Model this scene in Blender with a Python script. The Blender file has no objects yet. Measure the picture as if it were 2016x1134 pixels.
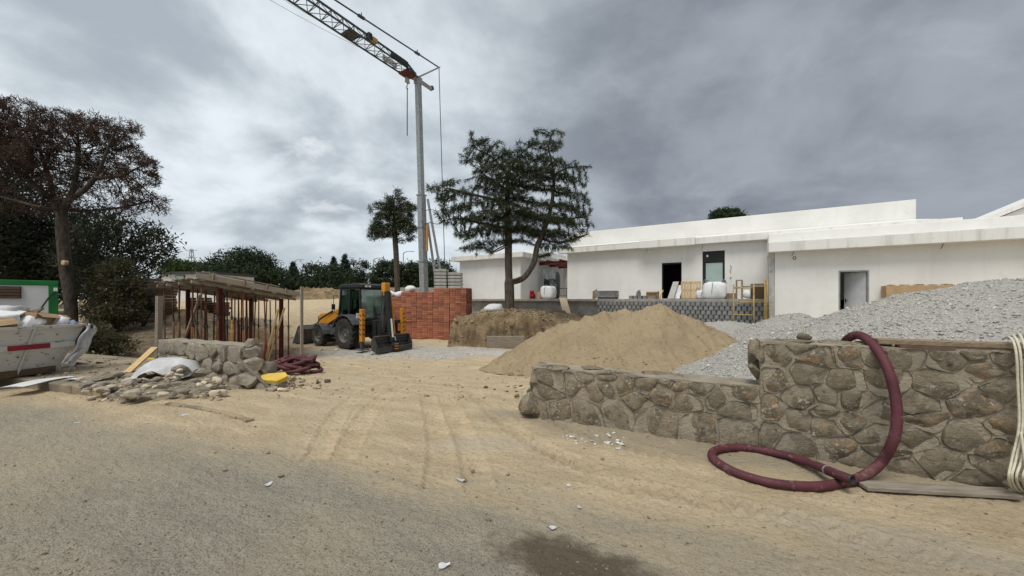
import bpy, bmesh, math, random
import numpy as np
from mathutils import Vector, Matrix
random.seed(7); RNG = np.random.default_rng(7)
SC = bpy.context.scene
COL = SC.collection
R = math.radians

# ------------------------------------------------------------------ camera, sky, sun, exposure
F = 740.0; CX = 1008.0; HOR = 588.0; CH = 1.7          # photo focal length (px), centre column, horizon row, eye height
cd = bpy.data.cameras.new("Camera"); cam = bpy.data.objects.new("Camera", cd); COL.objects.link(cam)
cam.location = (0, 0, CH); cam.rotation_euler = (R(90), 0, 0)
cd.sensor_fit = 'HORIZONTAL'; cd.sensor_width = 36; cd.lens = 36 * F / 2016
cd.shift_y = (HOR - 567) / 2016; cd.clip_start = 0.05; cd.clip_end = 8000
SC.camera = cam
SUN_EL, SUN_AZ = 62, 205        # degrees; azimuth clockwise from +Y (the light comes from behind the camera)
sd = bpy.data.lights.new("Sun", 'SUN'); sun = bpy.data.objects.new("Sun", sd); COL.objects.link(sun)
sd.energy = 1.5; sd.angle = R(28); sd.color = (1.0, .95, .86)
sdir = Vector((math.sin(R(SUN_AZ)) * math.cos(R(SUN_EL)), math.cos(R(SUN_AZ)) * math.cos(R(SUN_EL)), math.sin(R(SUN_EL))))
sun.rotation_euler = (-sdir).to_track_quat('-Z', 'Y').to_euler(); sun.location = (0, 0, 30)
SC.view_settings.view_transform = 'Standard'; SC.view_settings.look = 'None'
SC.view_settings.exposure = 0.62; SC.view_settings.gamma = 1; SC.view_settings.use_curve_mapping = False

W = bpy.data.worlds.new("World"); SC.world = W; W.use_nodes = True
def world():
    nt = W.node_tree; N = nt.nodes; L = nt.links; N.clear()
    def nd(t, **k):
        n = N.new(t)
        for a, b in k.items(): setattr(n, a, b)
        return n
    def mth(op, a, b=None, c=None, clamp=False):
        n = nd('ShaderNodeMath', operation=op, use_clamp=clamp)
        for i, s in enumerate((a, b, c)):
            if s is None: continue
            if isinstance(s, (int, float)): n.inputs[i].default_value = s
            else: L.new(s, n.inputs[i])
        return n.outputs[0]
    def mix(f, a, b):
        n = nd('ShaderNodeMix', data_type='RGBA')
        for s, i in ((f, 0), (a, 6), (b, 7)):
            if isinstance(s, (int, float)): n.inputs[i].default_value = s
            elif isinstance(s, tuple): n.inputs[i].default_value = (*s, 1)
            else: L.new(s, n.inputs[i])
        return n.outputs[2]
    def rng(v, a, b, c=0, d=1):
        n = nd('ShaderNodeMapRange', interpolation_type='SMOOTHSTEP'); L.new(v, n.inputs[0])
        for i, q in enumerate((a, b, c, d)): n.inputs[1 + i].default_value = q
        return n.outputs[0]
    def nz(v, scale, det, rough=.55, dist=0):
        n = nd('ShaderNodeTexNoise'); L.new(v, n.inputs['Vector'])
        n.inputs['Scale'].default_value = scale; n.inputs['Detail'].default_value = det
        n.inputs['Roughness'].default_value = rough; n.inputs['Distortion'].default_value = dist
        return n.outputs['Fac']
    tc = nd('ShaderNodeTexCoord'); sp = nd('ShaderNodeSeparateXYZ'); L.new(tc.outputs['Generated'], sp.inputs[0])
    z = mth('ADD', mth('MAXIMUM', sp.outputs[2], 0), .34)
    cb = nd('ShaderNodeCombineXYZ'); L.new(mth('DIVIDE', sp.outputs[0], z), cb.inputs[0]); L.new(mth('DIVIDE', sp.outputs[1], z), cb.inputs[1])
    def off(x, y, sx=1, sy=1):
        m = nd('ShaderNodeMapping'); L.new(cb.outputs[0], m.inputs[0]); m.inputs['Location'].default_value = (x, y, 0); m.inputs['Scale'].default_value = (sx, sy, 1)
        return m.outputs[0]
    big = nz(off(3.1, 1.7), .62, 3, .5, .3)            # broad banks
    med = nz(off(7.3, 4.4), 1.45, 8, .55, .25)         # cloud shapes
    fin = nz(off(1.3, 9.4), 3.9, 6, .55, .2)
    # a darker rain bank stands to the right (+X)
    ax = mth('ADD', mth('MULTIPLY', sp.outputs[0], 1.0), mth('MULTIPLY', mth('SUBTRACT', big, .5), .7))
    bank = rng(ax, -.22, .42)
    sh = mth('ADD', mth('MULTIPLY', med, .62), mth('ADD', mth('MULTIPLY', big, .23), mth('MULTIPLY', fin, .15)))
    den = rng(sh, .41, .60)
    light = mix(den, (.555, .605, .635), (.27, .306, .345))
    dark = mix(den, (.235, .258, .294), (.135, .153, .181))
    cl = mix(bank, light, dark)
    # bright ragged breaks
    brk = rng(nz(off(5.2, 2.2), 2.4, 8, .6, .4), .55, .66)
    brk = mth('MULTIPLY', brk, mth('MULTIPLY', rng(sp.outputs[2], .12, .24), rng(sp.outputs[2], .56, .40)))
    brk = mth('MULTIPLY', brk, mth('SUBTRACT', 1, mth('MULTIPLY', bank, .85)))
    cl = mix(mth('MULTIPLY', brk, .55), cl, (.60, .63, .655))
    # pale veil towards the horizon
    hz = rng(sp.outputs[2], .20, .0)
    cl = mix(mth('MULTIPLY', hz, .62), cl, mix(bank, (.41, .455, .485), (.145, .166, .198)))
    sky = nd('ShaderNodeTexSky', sky_type='NISHITA', sun_disc=False)
    sky.sun_elevation = R(SUN_EL); sky.sun_rotation = R(SUN_AZ)
    sc = nd('ShaderNodeVectorMath', operation='SCALE'); L.new(cl, sc.inputs[0]); sc.inputs['Scale'].default_value = 10.0
    # thin places let blue through, to the left
    gap = mth('MULTIPLY', rng(med, .47, .33), mth('SUBTRACT', 1, bank))
    allc = mix(mth('MULTIPLY', gap, .18), sc.outputs[0], sky.outputs[0])
    bg = nd('ShaderNodeBackground'); L.new(allc, bg.inputs[0]); bg.inputs[1].default_value = .1
    out = nd('ShaderNodeOutputWorld'); L.new(bg.outputs[0], out.inputs[0])
world()

# ------------------------------------------------------------------ noise, ground shape, pixel helpers
def _h(ix, iy, iz):
    n = (ix * 374761393 + iy * 668265263 + iz * 2147483647 * 3) & 0xffffffff
    n = ((n ^ (n >> 13)) * 1274126177) & 0xffffffff
    n = ((n ^ (n >> 16)) * 2246822519) & 0xffffffff
    return ((n ^ (n >> 15)) & 0xffff) / 65535.0
def vn(p):
    p = np.asarray(p, float); i = np.floor(p).astype(np.int64); f = p - i; f = f * f * (3 - 2 * f)
    o = 0
    for a in (0, 1):
        for b in (0, 1):
            for c in (0, 1):
                w = (f[:, 0] if a else 1 - f[:, 0]) * (f[:, 1] if b else 1 - f[:, 1]) * (f[:, 2] if c else 1 - f[:, 2])
                o = o + w * _h(i[:, 0] + a, i[:, 1] + b, i[:, 2] + c)
    return o
def fbm(x, y, z=0.0, s=1.0, o=4, gain=.5):
    x = np.atleast_1d(np.asarray(x, float)); y = np.atleast_1d(np.asarray(y, float)); z = np.broadcast_to(np.asarray(z, float), x.shape)
    t = 0; a = 1; tot = 0
    for k in range(o):
        t = t + a * (vn(np.stack([x * s + 17.3 * k, y * s + 5.1 * k, z * s + 9.7 * k], 1)) - .5); tot += a; a *= gain; s *= 2.03
    return t / tot * 2
def sm(a, b, t):
    t = np.clip((np.asarray(t, float) - a) / (b - a), 0, 1); return t * t * (3 - 2 * t)
def gbase(x, y):
    z = -.55 * sm(6, 14, y) + 2.2 * sm(19, 46, y)
    z = z + 1.1 * sm(12, 19, y) * (1 - sm(-14.5, -11, x)) * (1 - sm(24, 44, y))
    return z
def g(x, y): return float(gbase(x, y))
def gx(px, Y): return (px - CX) / F * Y
def at(px, py, Y): return Vector((gx(px, Y), Y, CH - (py - HOR) / F * Y))
def gp(px, py, dz=0.0):                                   # the ground point a pixel looks at
    Y = 5.0
    for _ in range(60):
        z = g(gx(px, Y), Y) + dz; Y = .5 * Y + .5 * (CH - z) * F / max(py - HOR, 3)
    return Vector((gx(px, Y), Y, g(gx(px, Y), Y) + dz))

# ------------------------------------------------------------------ mesh helpers
XF = {}
def ico(sub):
    bm = bmesh.new(); bmesh.ops.create_icosphere(bm, subdivisions=sub, radius=1)
    v = np.array([p.co[:] for p in bm.verts]); f = [tuple(q.index for q in t.verts) for t in bm.faces]; bm.free(); return v, f
ICO = {1: ico(1), 2: ico(2), 3: ico(3)}
def rotm(r):
    if r is None: return Matrix.Identity(3)
    if isinstance(r, Matrix): return r
    if isinstance(r, (int, float)): return Matrix.Rotation(r, 3, 'Z')
    from mathutils import Euler
    return Euler(r).to_matrix()
def frame(ex, ey, ez): return Matrix((ex, ey, ez)).transposed()
class MB:
    def __init__(s): s.v = []; s.f = []
    def add(s, vs, fs):
        o = len(s.v); s.v += [tuple(p) for p in vs]; s.f += [tuple(i + o for i in t) for t in fs]; return s
    def box(s, c, d, r=None, taper=1.0, shift=(0, 0)):
        M = rotm(r); c = Vector(c); vs = []
        for z in (-.5, .5):
            k = taper if z > 0 else 1; q = shift if z > 0 else (0, 0)
            for x, y in ((-.5, -.5), (.5, -.5), (.5, .5), (-.5, .5)):
                vs.append(c + M @ Vector((x * d[0] * k + q[0], y * d[1] * k + q[1], z * d[2])))
        return s.add(vs, [(3, 2, 1, 0), (4, 5, 6, 7), (0, 1, 5, 4), (1, 2, 6, 5), (2, 3, 7, 6), (3, 0, 4, 7)])
    def bb(s, x0, x1, y0, y1, z0, z1): return s.box(((x0 + x1) / 2, (y0 + y1) / 2, (z0 + z1) / 2), (x1 - x0, y1 - y0, z1 - z0))
    def bar(s, a, b, w, h=None, up=(0, 0, 1)):            # square bar from a to b
        a = Vector(a); b = Vector(b); d = b - a; L = d.length
        if L < 1e-6: return s
        d /= L; u = Vector(up)
        if abs(d.dot(u)) > .98: u = Vector((1, 0, 0))
        x = d.cross(u).normalized(); y = x.cross(d).normalized()
        return s.box((a + b) / 2, (w, h or w, L), frame(x, -y, d) if False else frame(x, d.cross(x), d))
    def tube(s, path, r, seg=8, cap=True, closed=False):
        P = [Vector(p) for p in path]; n = len(P)
        if n < 2: return s
        rad = r if hasattr(r, '__len__') else [r] * n
        o = len(s.v); prev = None
        for i in range(n):
            a = P[(i - 1) % n] if (i > 0 or closed) else P[i]; b = P[(i + 1) % n] if (i < n - 1 or closed) else P[i]
            t = b - a
            t = t.normalized() if t.length > 1e-9 else Vector((0, 0, 1))
            if prev is None:
                u = Vector((0, 0, 1)) if abs(t.z) < .9 else Vector((1, 0, 0)); x = t.cross(u).normalized()
            else:
                x = prev - t * prev.dot(t); x = x.normalized() if x.length > 1e-6 else t.orthogonal().normalized()
            prev = x; y = t.cross(x)
            for k in range(seg):
                q = 2 * math.pi * k / seg; s.v.append(tuple(P[i] + (x * math.cos(q) + y * math.sin(q)) * rad[i]))
        m = n if closed else n - 1
        for i in range(m):
            for k in range(seg):
                a = o + i * seg; b = o + ((i + 1) % n) * seg
                s.f.append((a + k, a + (k + 1) % seg, b + (k + 1) % seg, b + k))
        if cap and not closed:
            s.f.append(tuple(o + k for k in range(seg))[::-1]); s.f.append(tuple(o + (n - 1) * seg + k for k in range(seg)))
        return s
    def cyl(s, a, b, r, seg=16): return s.tube([a, b], r, seg)
    def prism(s, pts, ex, ey, ez, o=(0, 0, 0), depth=1.0):  # polygon in (ex,ey), pushed along ez
        ex, ey, ez, o = Vector(ex), Vector(ey), Vector(ez), Vector(o); n = len(pts)
        vs = [o + ex * a + ey * b for a, b in pts] + [o + ex * a + ey * b + ez * depth for a, b in pts]
        fs = [tuple(range(n))[::-1], tuple(range(n, 2 * n))] + [(i, (i + 1) % n, n + (i + 1) % n, n + i) for i in range(n)]
        return s.add(vs, fs)
    def lathe(s, prof, c=(0, 0, 0), ax=(0, 0, 1), seg=24):  # (r, h) pairs round an axis
        c = Vector(c); t = Vector(ax).normalized(); x = t.orthogonal().normalized(); y = t.cross(x); o = len(s.v)
        for r, h in prof:
            for k in range(seg):
                q = 2 * math.pi * k / seg; s.v.append(tuple(c + t * h + (x * math.cos(q) + y * math.sin(q)) * r))
        for i in range(len(prof) - 1):
            for k in range(seg): s.f.append((o + i * seg + k, o + i * seg + (k + 1) % seg, o + (i + 1) * seg + (k + 1) % seg, o + (i + 1) * seg + k))
        return s
    def rock(s, c, d, seed=0, sub=2, rough=.35, r=None, fs=1.3, facet=9):
        V, Fc = ICO[sub]; M = rotm(r); n = fbm(V[:, 0] + seed * 3.7, V[:, 1] + seed * 1.9, V[:, 2], fs, 3)
        V2 = V * (1 + rough * n)[:, None]; q = np.random.default_rng(int(abs(seed) * 1000) + 17)
        for _ in range(facet):                            # broken faces
            w = q.normal(0, 1, 3); w /= np.linalg.norm(w); o = q.uniform(.48, .82); V2 = V2 - np.maximum(0, V2 @ w - o)[:, None] * w
        if facet: V2 = V2 * 1.22 + .05 * np.stack([fbm(V[:, 0] + seed, V[:, 1], V[:, 2] + 7 * k, 3.5, 2) for k in range(3)], 1)
        V2 = V2 * np.array(d) / 2
        return s.add([Vector(c) + M @ Vector(p) for p in V2], Fc)
    def grid(s, fn, nu, nv, thick=None):                  # fn(i,j) -> point
        o = len(s.v)
        for j in range(nv):
            for i in range(nu): s.v.append(tuple(fn(i / (nu - 1), j / (nv - 1))))
        for j in range(nv - 1):
            for i in range(nu - 1):
                a = o + j * nu + i; s.f.append((a, a + 1, a + nu + 1, a + nu))
        return s
    def build(s, name, mat, parent=None, smooth=False, bevel=0, local=False, kind=None):
        me = bpy.data.meshes.new(name)
        vs = s.v
        if parent is not None and not local and parent.name in XF:
            Mi = XF[parent.name].inverted(); vs = [tuple(Mi @ Vector(p)) for p in vs]
        me.from_pydata(vs, [], s.f); me.validate(); me.update()
        if smooth: me.shade_smooth() if smooth is True else me.shade_smooth()
        o = bpy.data.objects.new(name, me); COL.objects.link(o)
        if mat is not None: me.materials.append(mat)
        if parent is not None:
            o.parent = parent
            if parent.name in XF: XF[o.name] = XF[parent.name]
        if bevel:
            m = o.modifiers.new('Bevel', 'BEVEL'); m.width = bevel; m.segments = 2; m.limit_method = 'ANGLE'; m.angle_limit = R(40)
        if smooth == 'auto':
            m = o.modifiers.new('Split', 'EDGE_SPLIT'); m.split_angle = R(38)
        if kind: o['kind'] = kind
        return o
def fastmesh(name, V, T, mat, parent=None, smooth=False, kind=None, nv=3):
    V = np.asarray(V, np.float32); T = np.asarray(T, np.int32)
    if parent is not None and parent.name in XF:
        Mi = np.array(XF[parent.name].inverted()); V = (V @ Mi[:3, :3].T + Mi[:3, 3]).astype(np.float32)
    me = bpy.data.meshes.new(name); me.vertices.add(len(V)); me.vertices.foreach_set('co', V.ravel())
    n = len(T); me.loops.add(n * nv); me.loops.foreach_set('vertex_index', T.ravel().astype(np.int32))
    me.polygons.add(n); me.polygons.foreach_set('loop_start', np.arange(0, n * nv, nv, dtype=np.int32))
    me.polygons.foreach_set('loop_total', np.full(n, nv, np.int32))
    me.update(calc_edges=True); me.validate()
    if smooth: me.shade_smooth()
    o = bpy.data.objects.new(name, me); COL.objects.link(o); me.materials.append(mat)
    if parent is not None:
        o.parent = parent
        if parent.name in XF: XF[o.name] = XF[parent.name]
    if kind: o['kind'] = kind
    return o
def tag(o, label, cat, group=None):
    o['label'] = label; o['category'] = cat
    if group: o['group'] = group
    return o
def thing(name, label, cat, loc=(0, 0, 0), rz=0.0, group=None):
    o = bpy.data.objects.new(name, None); COL.objects.link(o); o.empty_display_size = .2
    o.location = loc; o.rotation_euler = (0, 0, rz); XF[o.name] = Matrix.Translation(Vector(loc)) @ Matrix.Rotation(rz, 4, 'Z')
    return tag(o, label, cat, group)
def single(name, mb, mat, label, cat, group=None, smooth=False, bevel=0):
    A = np.array(mb.v); c = (A.min(0) + A.max(0)) / 2; c[2] = A[:, 2].min()
    mb.v = [tuple(p) for p in (A - c)]
    o = mb.build(name, mat, None, smooth, bevel); o.location = c
    return tag(o, label, cat, group)
def struct(o): o['kind'] = 'structure'; return o
def dup(root, loc, rz=None, label=None, rot=None):
    r = root.copy(); COL.objects.link(r); r.location = loc
    if rz is not None: r.rotation_euler = (0, 0, rz)
    if rot is not None: r.rotation_euler = rot
    if label: r['label'] = label
    for ch in list(root.children):
        c = ch.copy(); COL.objects.link(c); c.parent = r
        for gch in ch.children:
            d = gch.copy(); COL.objects.link(d); d.parent = c
    return r
def part_copy(src, parent, loc, rot=(0, 0, 0), scale=(1, 1, 1)):
    c = src.copy(); COL.objects.link(c); c.parent = parent; c.location = loc; c.rotation_euler = rot; c.scale = scale; return c
def crom(P, n=10, closed=False):                         # Catmull-Rom through points
    P = [Vector(p) for p in P]; out = []; m = len(P)
    for i in range(m if closed else m - 1):
        if closed: a, b, c, d = P[(i - 1) % m], P[i], P[(i + 1) % m], P[(i + 2) % m]
        else: a, b, c, d = P[max(i - 1, 0)], P[i], P[i + 1], P[min(i + 2, m - 1)]
        for k in range(n):
            t = k / n
            out.append(.5 * ((2 * b) + (c - a) * t + (2 * a - 5 * b + 4 * c - d) * t * t + (-a + 3 * b - 3 * c + d) * t ** 3))
    if not closed: out.append(P[-1])
    return out

# ------------------------------------------------------------------ materials
class NT:
    def __init__(s, name):
        s.m = bpy.data.materials.new(name); s.m.use_nodes = True; s.t = s.m.node_tree; s.N = s.t.nodes; s.L = s.t.links
        s.b = s.N['Principled BSDF']; s.tc = s.N.new('ShaderNodeTexCoord'); s.geo = s.N.new('ShaderNodeNewGeometry')
    def put(s, v, inp):
        if isinstance(v, (int, float)): inp.default_value = v
        elif isinstance(v, tuple): inp.default_value = (*v, 1) if len(v) == 3 and inp.type == 'RGBA' else v
        else: s.L.new(v, inp)
    def mapv(s, v, scale=(1, 1, 1), loc=(0, 0, 0), rot=(0, 0, 0)):
        n = s.N.new('ShaderNodeMapping'); s.L.new(v, n.inputs[0]); n.inputs['Scale'].default_value = scale; n.inputs['Location'].default_value = loc; n.inputs['Rotation'].default_value = rot
        return n.outputs[0]
    def nz(s, v, scale, det=5, rough=.55, dist=0):
        n = s.N.new('ShaderNodeTexNoise'); s.L.new(v, n.inputs['Vector']); n.inputs['Scale'].default_value = scale; n.inputs['Detail'].default_value = det
        n.inputs['Roughness'].default_value = rough; n.inputs['Distortion'].default_value = dist; return n.outputs['Fac']
    def vor(s, v, scale, feat='F1', out='Distance', rnd=1.0):
        n = s.N.new('ShaderNodeTexVoronoi'); n.feature = feat; s.L.new(v, n.inputs['Vector']); n.inputs['Scale'].default_value = scale; n.inputs['Randomness'].default_value = rnd
        return n.outputs[out]
    def rng(s, v, a, b, c=0., d=1., smooth=True):
        n = s.N.new('ShaderNodeMapRange'); n.interpolation_type = 'SMOOTHSTEP' if smooth else 'LINEAR'; s.put(v, n.inputs[0])
        for i, q in enumerate((a, b, c, d)): n.inputs[1 + i].default_value = q
        return n.outputs[0]
    def mth(s, op, a, b=None, c=None, clamp=False):
        n = s.N.new('ShaderNodeMath'); n.operation = op; n.use_clamp = clamp
        for i, q in enumerate((a, b, c)):
            if q is not None: s.put(q, n.inputs[i])
        return n.outputs[0]
    def mix(s, f, a, b, mode='MIX'):
        n = s.N.new('ShaderNodeMix'); n.data_type = 'RGBA'; n.blend_type = mode
        for q, i in ((f, 0), (a, 6), (b, 7)): s.put(q, n.inputs[i])
        return n.outputs[2]
    def bump(s, h, strength=.5, dist=.01, nrm=None):
        n = s.N.new('ShaderNodeBump'); s.put(h, n.inputs['Height']); n.inputs['Strength'].default_value = strength; n.inputs['Distance'].default_value = dist
        if nrm is not None: s.L.new(nrm, n.inputs['Normal'])
        return n.outputs[0]
    def rnd(s, col, amt, hue=0.0):
        o = s.N.new('ShaderNodeObjectInfo'); h = s.N.new('ShaderNodeHueSaturation'); s.put(col, h.inputs['Color'])
        s.L.new(s.rng(o.outputs['Random'], 0, 1, 1 - amt, 1 + amt, False), h.inputs['Value'])
        if hue: s.L.new(s.rng(s.mth('FRACT', s.mth('MULTIPLY', o.outputs['Random'], 7.31)), 0, 1, .5 - hue, .5 + hue, False), h.inputs['Hue'])
        return h.outputs[0]
    def fin(s, col, rough=.8, nrm=None, metal=0., spec=.3, **k):
        s.put(col, s.b.inputs['Base Color']); s.put(rough, s.b.inputs['Roughness']); s.put(metal, s.b.inputs['Metallic']); s.b.inputs['Specular IOR Level'].default_value = spec
        if nrm is not None: s.L.new(nrm, s.b.inputs['Normal'])
        for a, b in k.items(): s.put(b, s.b.inputs[a.replace('_', ' ')])
        return s.m
def pm(name, c1, c2=None, scale=4, rough=.8, bump=0., bs=60, metal=0., rnd=0., hue=0., stretch=(1, 1, 1), spec=.3, lo=.35, hi=.65, dirt=None, bd=.01, **k):
    t = NT(name); v = t.mapv(t.tc.outputs['Object'], stretch); col = c1
    if c2: col = t.mix(t.rng(t.nz(v, scale), lo, hi), c1, c2)
    if dirt: col = t.mix(t.rng(t.nz(t.mapv(v, (1, 1, 1), (5, 3, 1)), dirt[1], 8, .65), dirt[2], dirt[2] + dirt[3]), col, dirt[0])
    if rnd: col = t.rnd(col, rnd, hue)
    nrm = t.bump(t.nz(v, bs, 6, .6), bump, bd) if bump else None
    return t.fin(col, rough, nrm, metal, spec, **k)
M = {}
def plastermat():
    t = NT('plaster'); o = t.tc.outputs['Object']
    c = t.mix(t.rng(t.nz(o, .6, 7, .6), .35, .65), (.83, .815, .78), (.75, .735, .70))
    c = t.mix(t.mth('MULTIPLY', t.rng(t.nz(t.mapv(o, (1.6, 1.6, .10)), 2.4, 7, .6), .52, .82), .30), c, (.62, .59, .53))     # rain streaks
    c = t.mix(t.mth('MULTIPLY', t.rng(t.nz(t.mapv(o, (1, 1, 1), (4, 2, 8)), 1.7, 8, .65), .60, .68), .35), c, (.66, .64, .60))   # trowelled patches
    return t.fin(c, .9, t.bump(t.nz(o, 45, 6, .65), .2, .01), spec=.2)
M['plaster'] = plastermat()
def fascia_mat():
    t = NT('fascia'); o = t.tc.outputs['Object']
    st = t.nz(t.mapv(o, (1.2, 1.2, .12)), 2.2, 7, .6)
    col = t.mix(t.rng(st, .48, .75), (.80, .785, .75), (.57, .55, .50))
    col = t.mix(t.rng(t.nz(o, 9, 6, .6), .62, .74), col, (.5, .48, .44))
    return t.fin(col, .85, t.bump(t.nz(o, 40, 5), .15))
M['fascia'] = fascia_mat()
M['concrete'] = pm('concrete', (.36, .34, .31), (.27, .255, .23), 3, .9, .3, 30, dirt=((.18, .165, .14), 2.5, .56, .2))
M['pale_concrete'] = pm('pale_concrete', (.46, .45, .43), (.36, .35, .33), 3, .9, .3, 30, rnd=.12)
M['rough_concrete'] = pm('rough_concrete', (.52, .50, .47), (.38, .36, .33), 3, .95, .5, 18, dirt=((.16, .15, .14), 5, .60, .06))
M['block'] = pm('split_block', (.235, .24, .24), (.175, .18, .18), 8, .95, .6, 30, rnd=.16)
M['brick'] = pm('brick', (.40, .155, .092), (.28, .105, .063), 5, .9, .35, 25, rnd=.30, hue=.01, dirt=((.42, .27, .20), 4, .56, .2))
M['brick_core'] = pm('brick_core', (.30, .115, .068), (.22, .085, .05), 6, .95, .2, 30)
def wood(name, a, b, rnd=.15, st=(1, 12, 12), **k): return pm(name, a, b, 3.5, .85, .35, 16, rnd=rnd, stretch=st, **k)
M['wood'] = wood('weathered_wood', (.33, .25, .165), (.22, .165, .11))
M['wood_grey'] = wood('grey_wood', (.36, .315, .255), (.25, .215, .17), dirt=((.16, .13, .1), 3, .58, .2))
M['wood_new'] = wood('fresh_pine', (.60, .44, .23), (.50, .35, .17))
M['plywood'] = wood('plywood', (.60, .47, .31), (.50, .38, .24))
M['wood_dark'] = wood('dark_wood', (.15, .10, .065), (.10, .07, .045))
def metal(name, c, c2=None, rough=.5, rust=None, met=0., **k):
    return pm(name, c, c2 or tuple(q * .75 for q in c), 5, rough, .1, 40, met, dirt=rust, **k)
M['red_steel'] = metal('red_primer_steel', (.125, .022, .018), (.085, .02, .016), .6, ((.09, .045, .03), 5, .56, .2))
M['rust_prop'] = metal('rusty_prop', (.19, .085, .045), (.10, .05, .03), .8, ((.05, .035, .028), 6, .5, .25), rnd=.3)
M['yellow_prop'] = metal('yellow_prop', (.62, .33, .04), (.44, .22, .035), .65, ((.16, .08, .04), 7, .55, .15), rnd=.15)
M['orange_prop'] = metal('orange_red_prop', (.36, .075, .03), (.26, .055, .025), .65, ((.13, .06, .035), 7, .55, .15), rnd=.15)
M['galv'] = metal('galvanised_steel', (.37, .385, .39), (.28, .29, .295), .5, ((.20, .2, .2), 4, .6, .2), .35)
M['dark_steel'] = metal('dark_steel', (.075, .085, .085), (.045, .05, .05), .55, ((.11, .085, .06), 6, .58, .2), .2)
M['black'] = metal('black_paint', (.022, .023, .024), (.03, .03, .03), .5, ((.09, .08, .065), 5, .60, .3))
M['machine_yellow'] = metal('machine_yellow', (.66, .28, .025), (.55, .22, .02), .5, ((.27, .18, .09), 5, .54, .22))
M['machine_grey'] = metal('machine_grey', (.09, .095, .10), (.06, .065, .07), .5, ((.17, .155, .13), 4, .56, .3))
M['bucket'] = metal('bucket_steel', (.075, .072, .068), (.05, .048, .045), .5, ((.22, .20, .17), 4, .55, .25), .2)
M['ram'] = metal('ram_chrome', (.75, .75, .75), None, .15, None, 1.0)
M['tyre'] = pm('tyre_rubber', (.028, .027, .026), (.05, .047, .042), 5, .9, .3, 30, dirt=((.14, .125, .10), 6, .52, .25))
M['rim'] = metal('wheel_rim', (.17, .16, .145), (.12, .115, .105), .6, ((.07, .065, .06), 5, .55, .2))
M['seat'] = pm('seat_cloth', (.03, .03, .032), (.045, .045, .045), 8, .9)
M['white_paint'] = pm('white_paint', (.78, .77, .74), (.70, .69, .66), 3, .6, .1, 30, dirt=((.42, .38, .32), 2, .58, .3))
M['stripe_white'] = pm('reflective_white', (.82, .82, .8), (.7, .7, .68), 5, .4)
M['green'] = metal('green_frame', (.015, .20, .045), (.012, .16, .04), .5)
M['cabin_white'] = pm('cabin_panel', (.72, .735, .73), (.66, .675, .67), 1.5, .6, .05, 20, dirt=((.45, .44, .41), 1.5, .6, .3))
M['cardboard'] = pm('cardboard', (.42, .29, .165), (.36, .245, .14), 3, .9, .1, 30, rnd=.15)
M['plastic_white'] = pm('white_plastic_sheet', (.66, .665, .67), (.52, .52, .53), 5, .5, .5, 12, rnd=.1, bd=.03)
M['bag_white'] = pm('woven_bag', (.78, .78, .78), (.70, .70, .71), 5, .7, .25, 25, dirt=((.5, .48, .44), 3, .6, .25))
M['bag_blue'] = pm('blue_grey_bag', (.20, .25, .32), (.15, .19, .25), 5, .6, .3, 20)
M['panel_white'] = pm('white_sheet_metal', (.80, .80, .79), (.70, .70, .68), 3, .5, .05, 20, dirt=((.4, .36, .3), 3, .6, .2))
M['foam'] = pm('yellow_foam', (.72, .50, .10), (.62, .42, .08), 6, .95, .4, 50)
M['rope'] = pm('cream_rope', (.66, .62, .49), (.56, .52, .40), 30, .9, .4, 120)
M['red_box'] = metal('red_machine', (.45, .02, .02), (.35, .015, .015), .5)
M['black_wrap'] = pm('dark_stretch_wrap', (.045, .055, .055), (.09, .105, .105), 4, .3, .5, 12, bd=.03, stretch=(3, 3, .6))
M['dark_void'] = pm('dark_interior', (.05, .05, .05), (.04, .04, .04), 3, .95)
M['door_grey'] = metal('grey_door', (.66, .67, .68), (.60, .61, .62), .5)
M['door_film'] = pm('filmed_glass_door', (.40, .50, .47), (.35, .45, .42), 1.2, .35, .05, 8)
M['frame_black'] = metal('black_frame', (.012, .013, .014), (.018, .018, .018), .45)
M['pallet_yellow'] = metal('scaffold_yellow', (.50, .35, .12), (.36, .25, .09), .7, ((.2, .14, .08), 6, .5, .25))
M['bark'] = pm('bark', (.115, .095, .075), (.055, .045, .036), 5, .95, .9, 9, stretch=(3, 3, .7), bd=.05)
M['bark_pine'] = pm('pine_bark', (.10, .08, .06), (.05, .04, .031), 4, .95, .9, 8, stretch=(3, 3, .8), bd=.05)
M['twig'] = pm('twig_bark', (.055, .045, .036), (.035, .03, .025), 4, .95)
M['cutwood'] = pm('sawn_end', (.55, .42, .25), (.42, .30, .17), 12, .9)
M['root'] = pm('root', (.11, .075, .05), (.07, .05, .035), 8, .95, .4, 20)
def leafmat(name, a, b, c=None):
    t = NT(name); p = t.geo.outputs['Position']
    col = t.mix(t.rng(t.nz(p, 1.6, 4), .36, .64), a, b)
    col = t.mix(t.rng(t.geo.outputs['Random Per Island'], 0, 1), col, c or b)
    t.fin(col, .65, spec=.25)
    tr = t.N.new('ShaderNodeBsdfTranslucent'); t.put(col, tr.inputs[0]); ms = t.N.new('ShaderNodeMixShader'); ms.inputs[0].default_value = .22
    t.L.new(t.b.outputs[0], ms.inputs[1]); t.L.new(tr.outputs[0], ms.inputs[2]); t.L.new(ms.outputs[0], t.N['Material Output'].inputs[0]); return t.m
M['needle'] = leafmat('cedar_needles', (.036, .050, .020), (.070, .086, .028), (.040, .052, .026))
M['needle_dry'] = leafmat('dry_needles', (.060, .038, .027), (.038, .028, .020), (.10, .052, .036))
M['needle_dark'] = leafmat('dark_foliage', (.022, .030, .016), (.036, .046, .022), (.026, .032, .018))
M['leaf_bg'] = leafmat('far_foliage', (.030, .050, .022), (.050, .074, .028), (.036, .056, .028))
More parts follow.
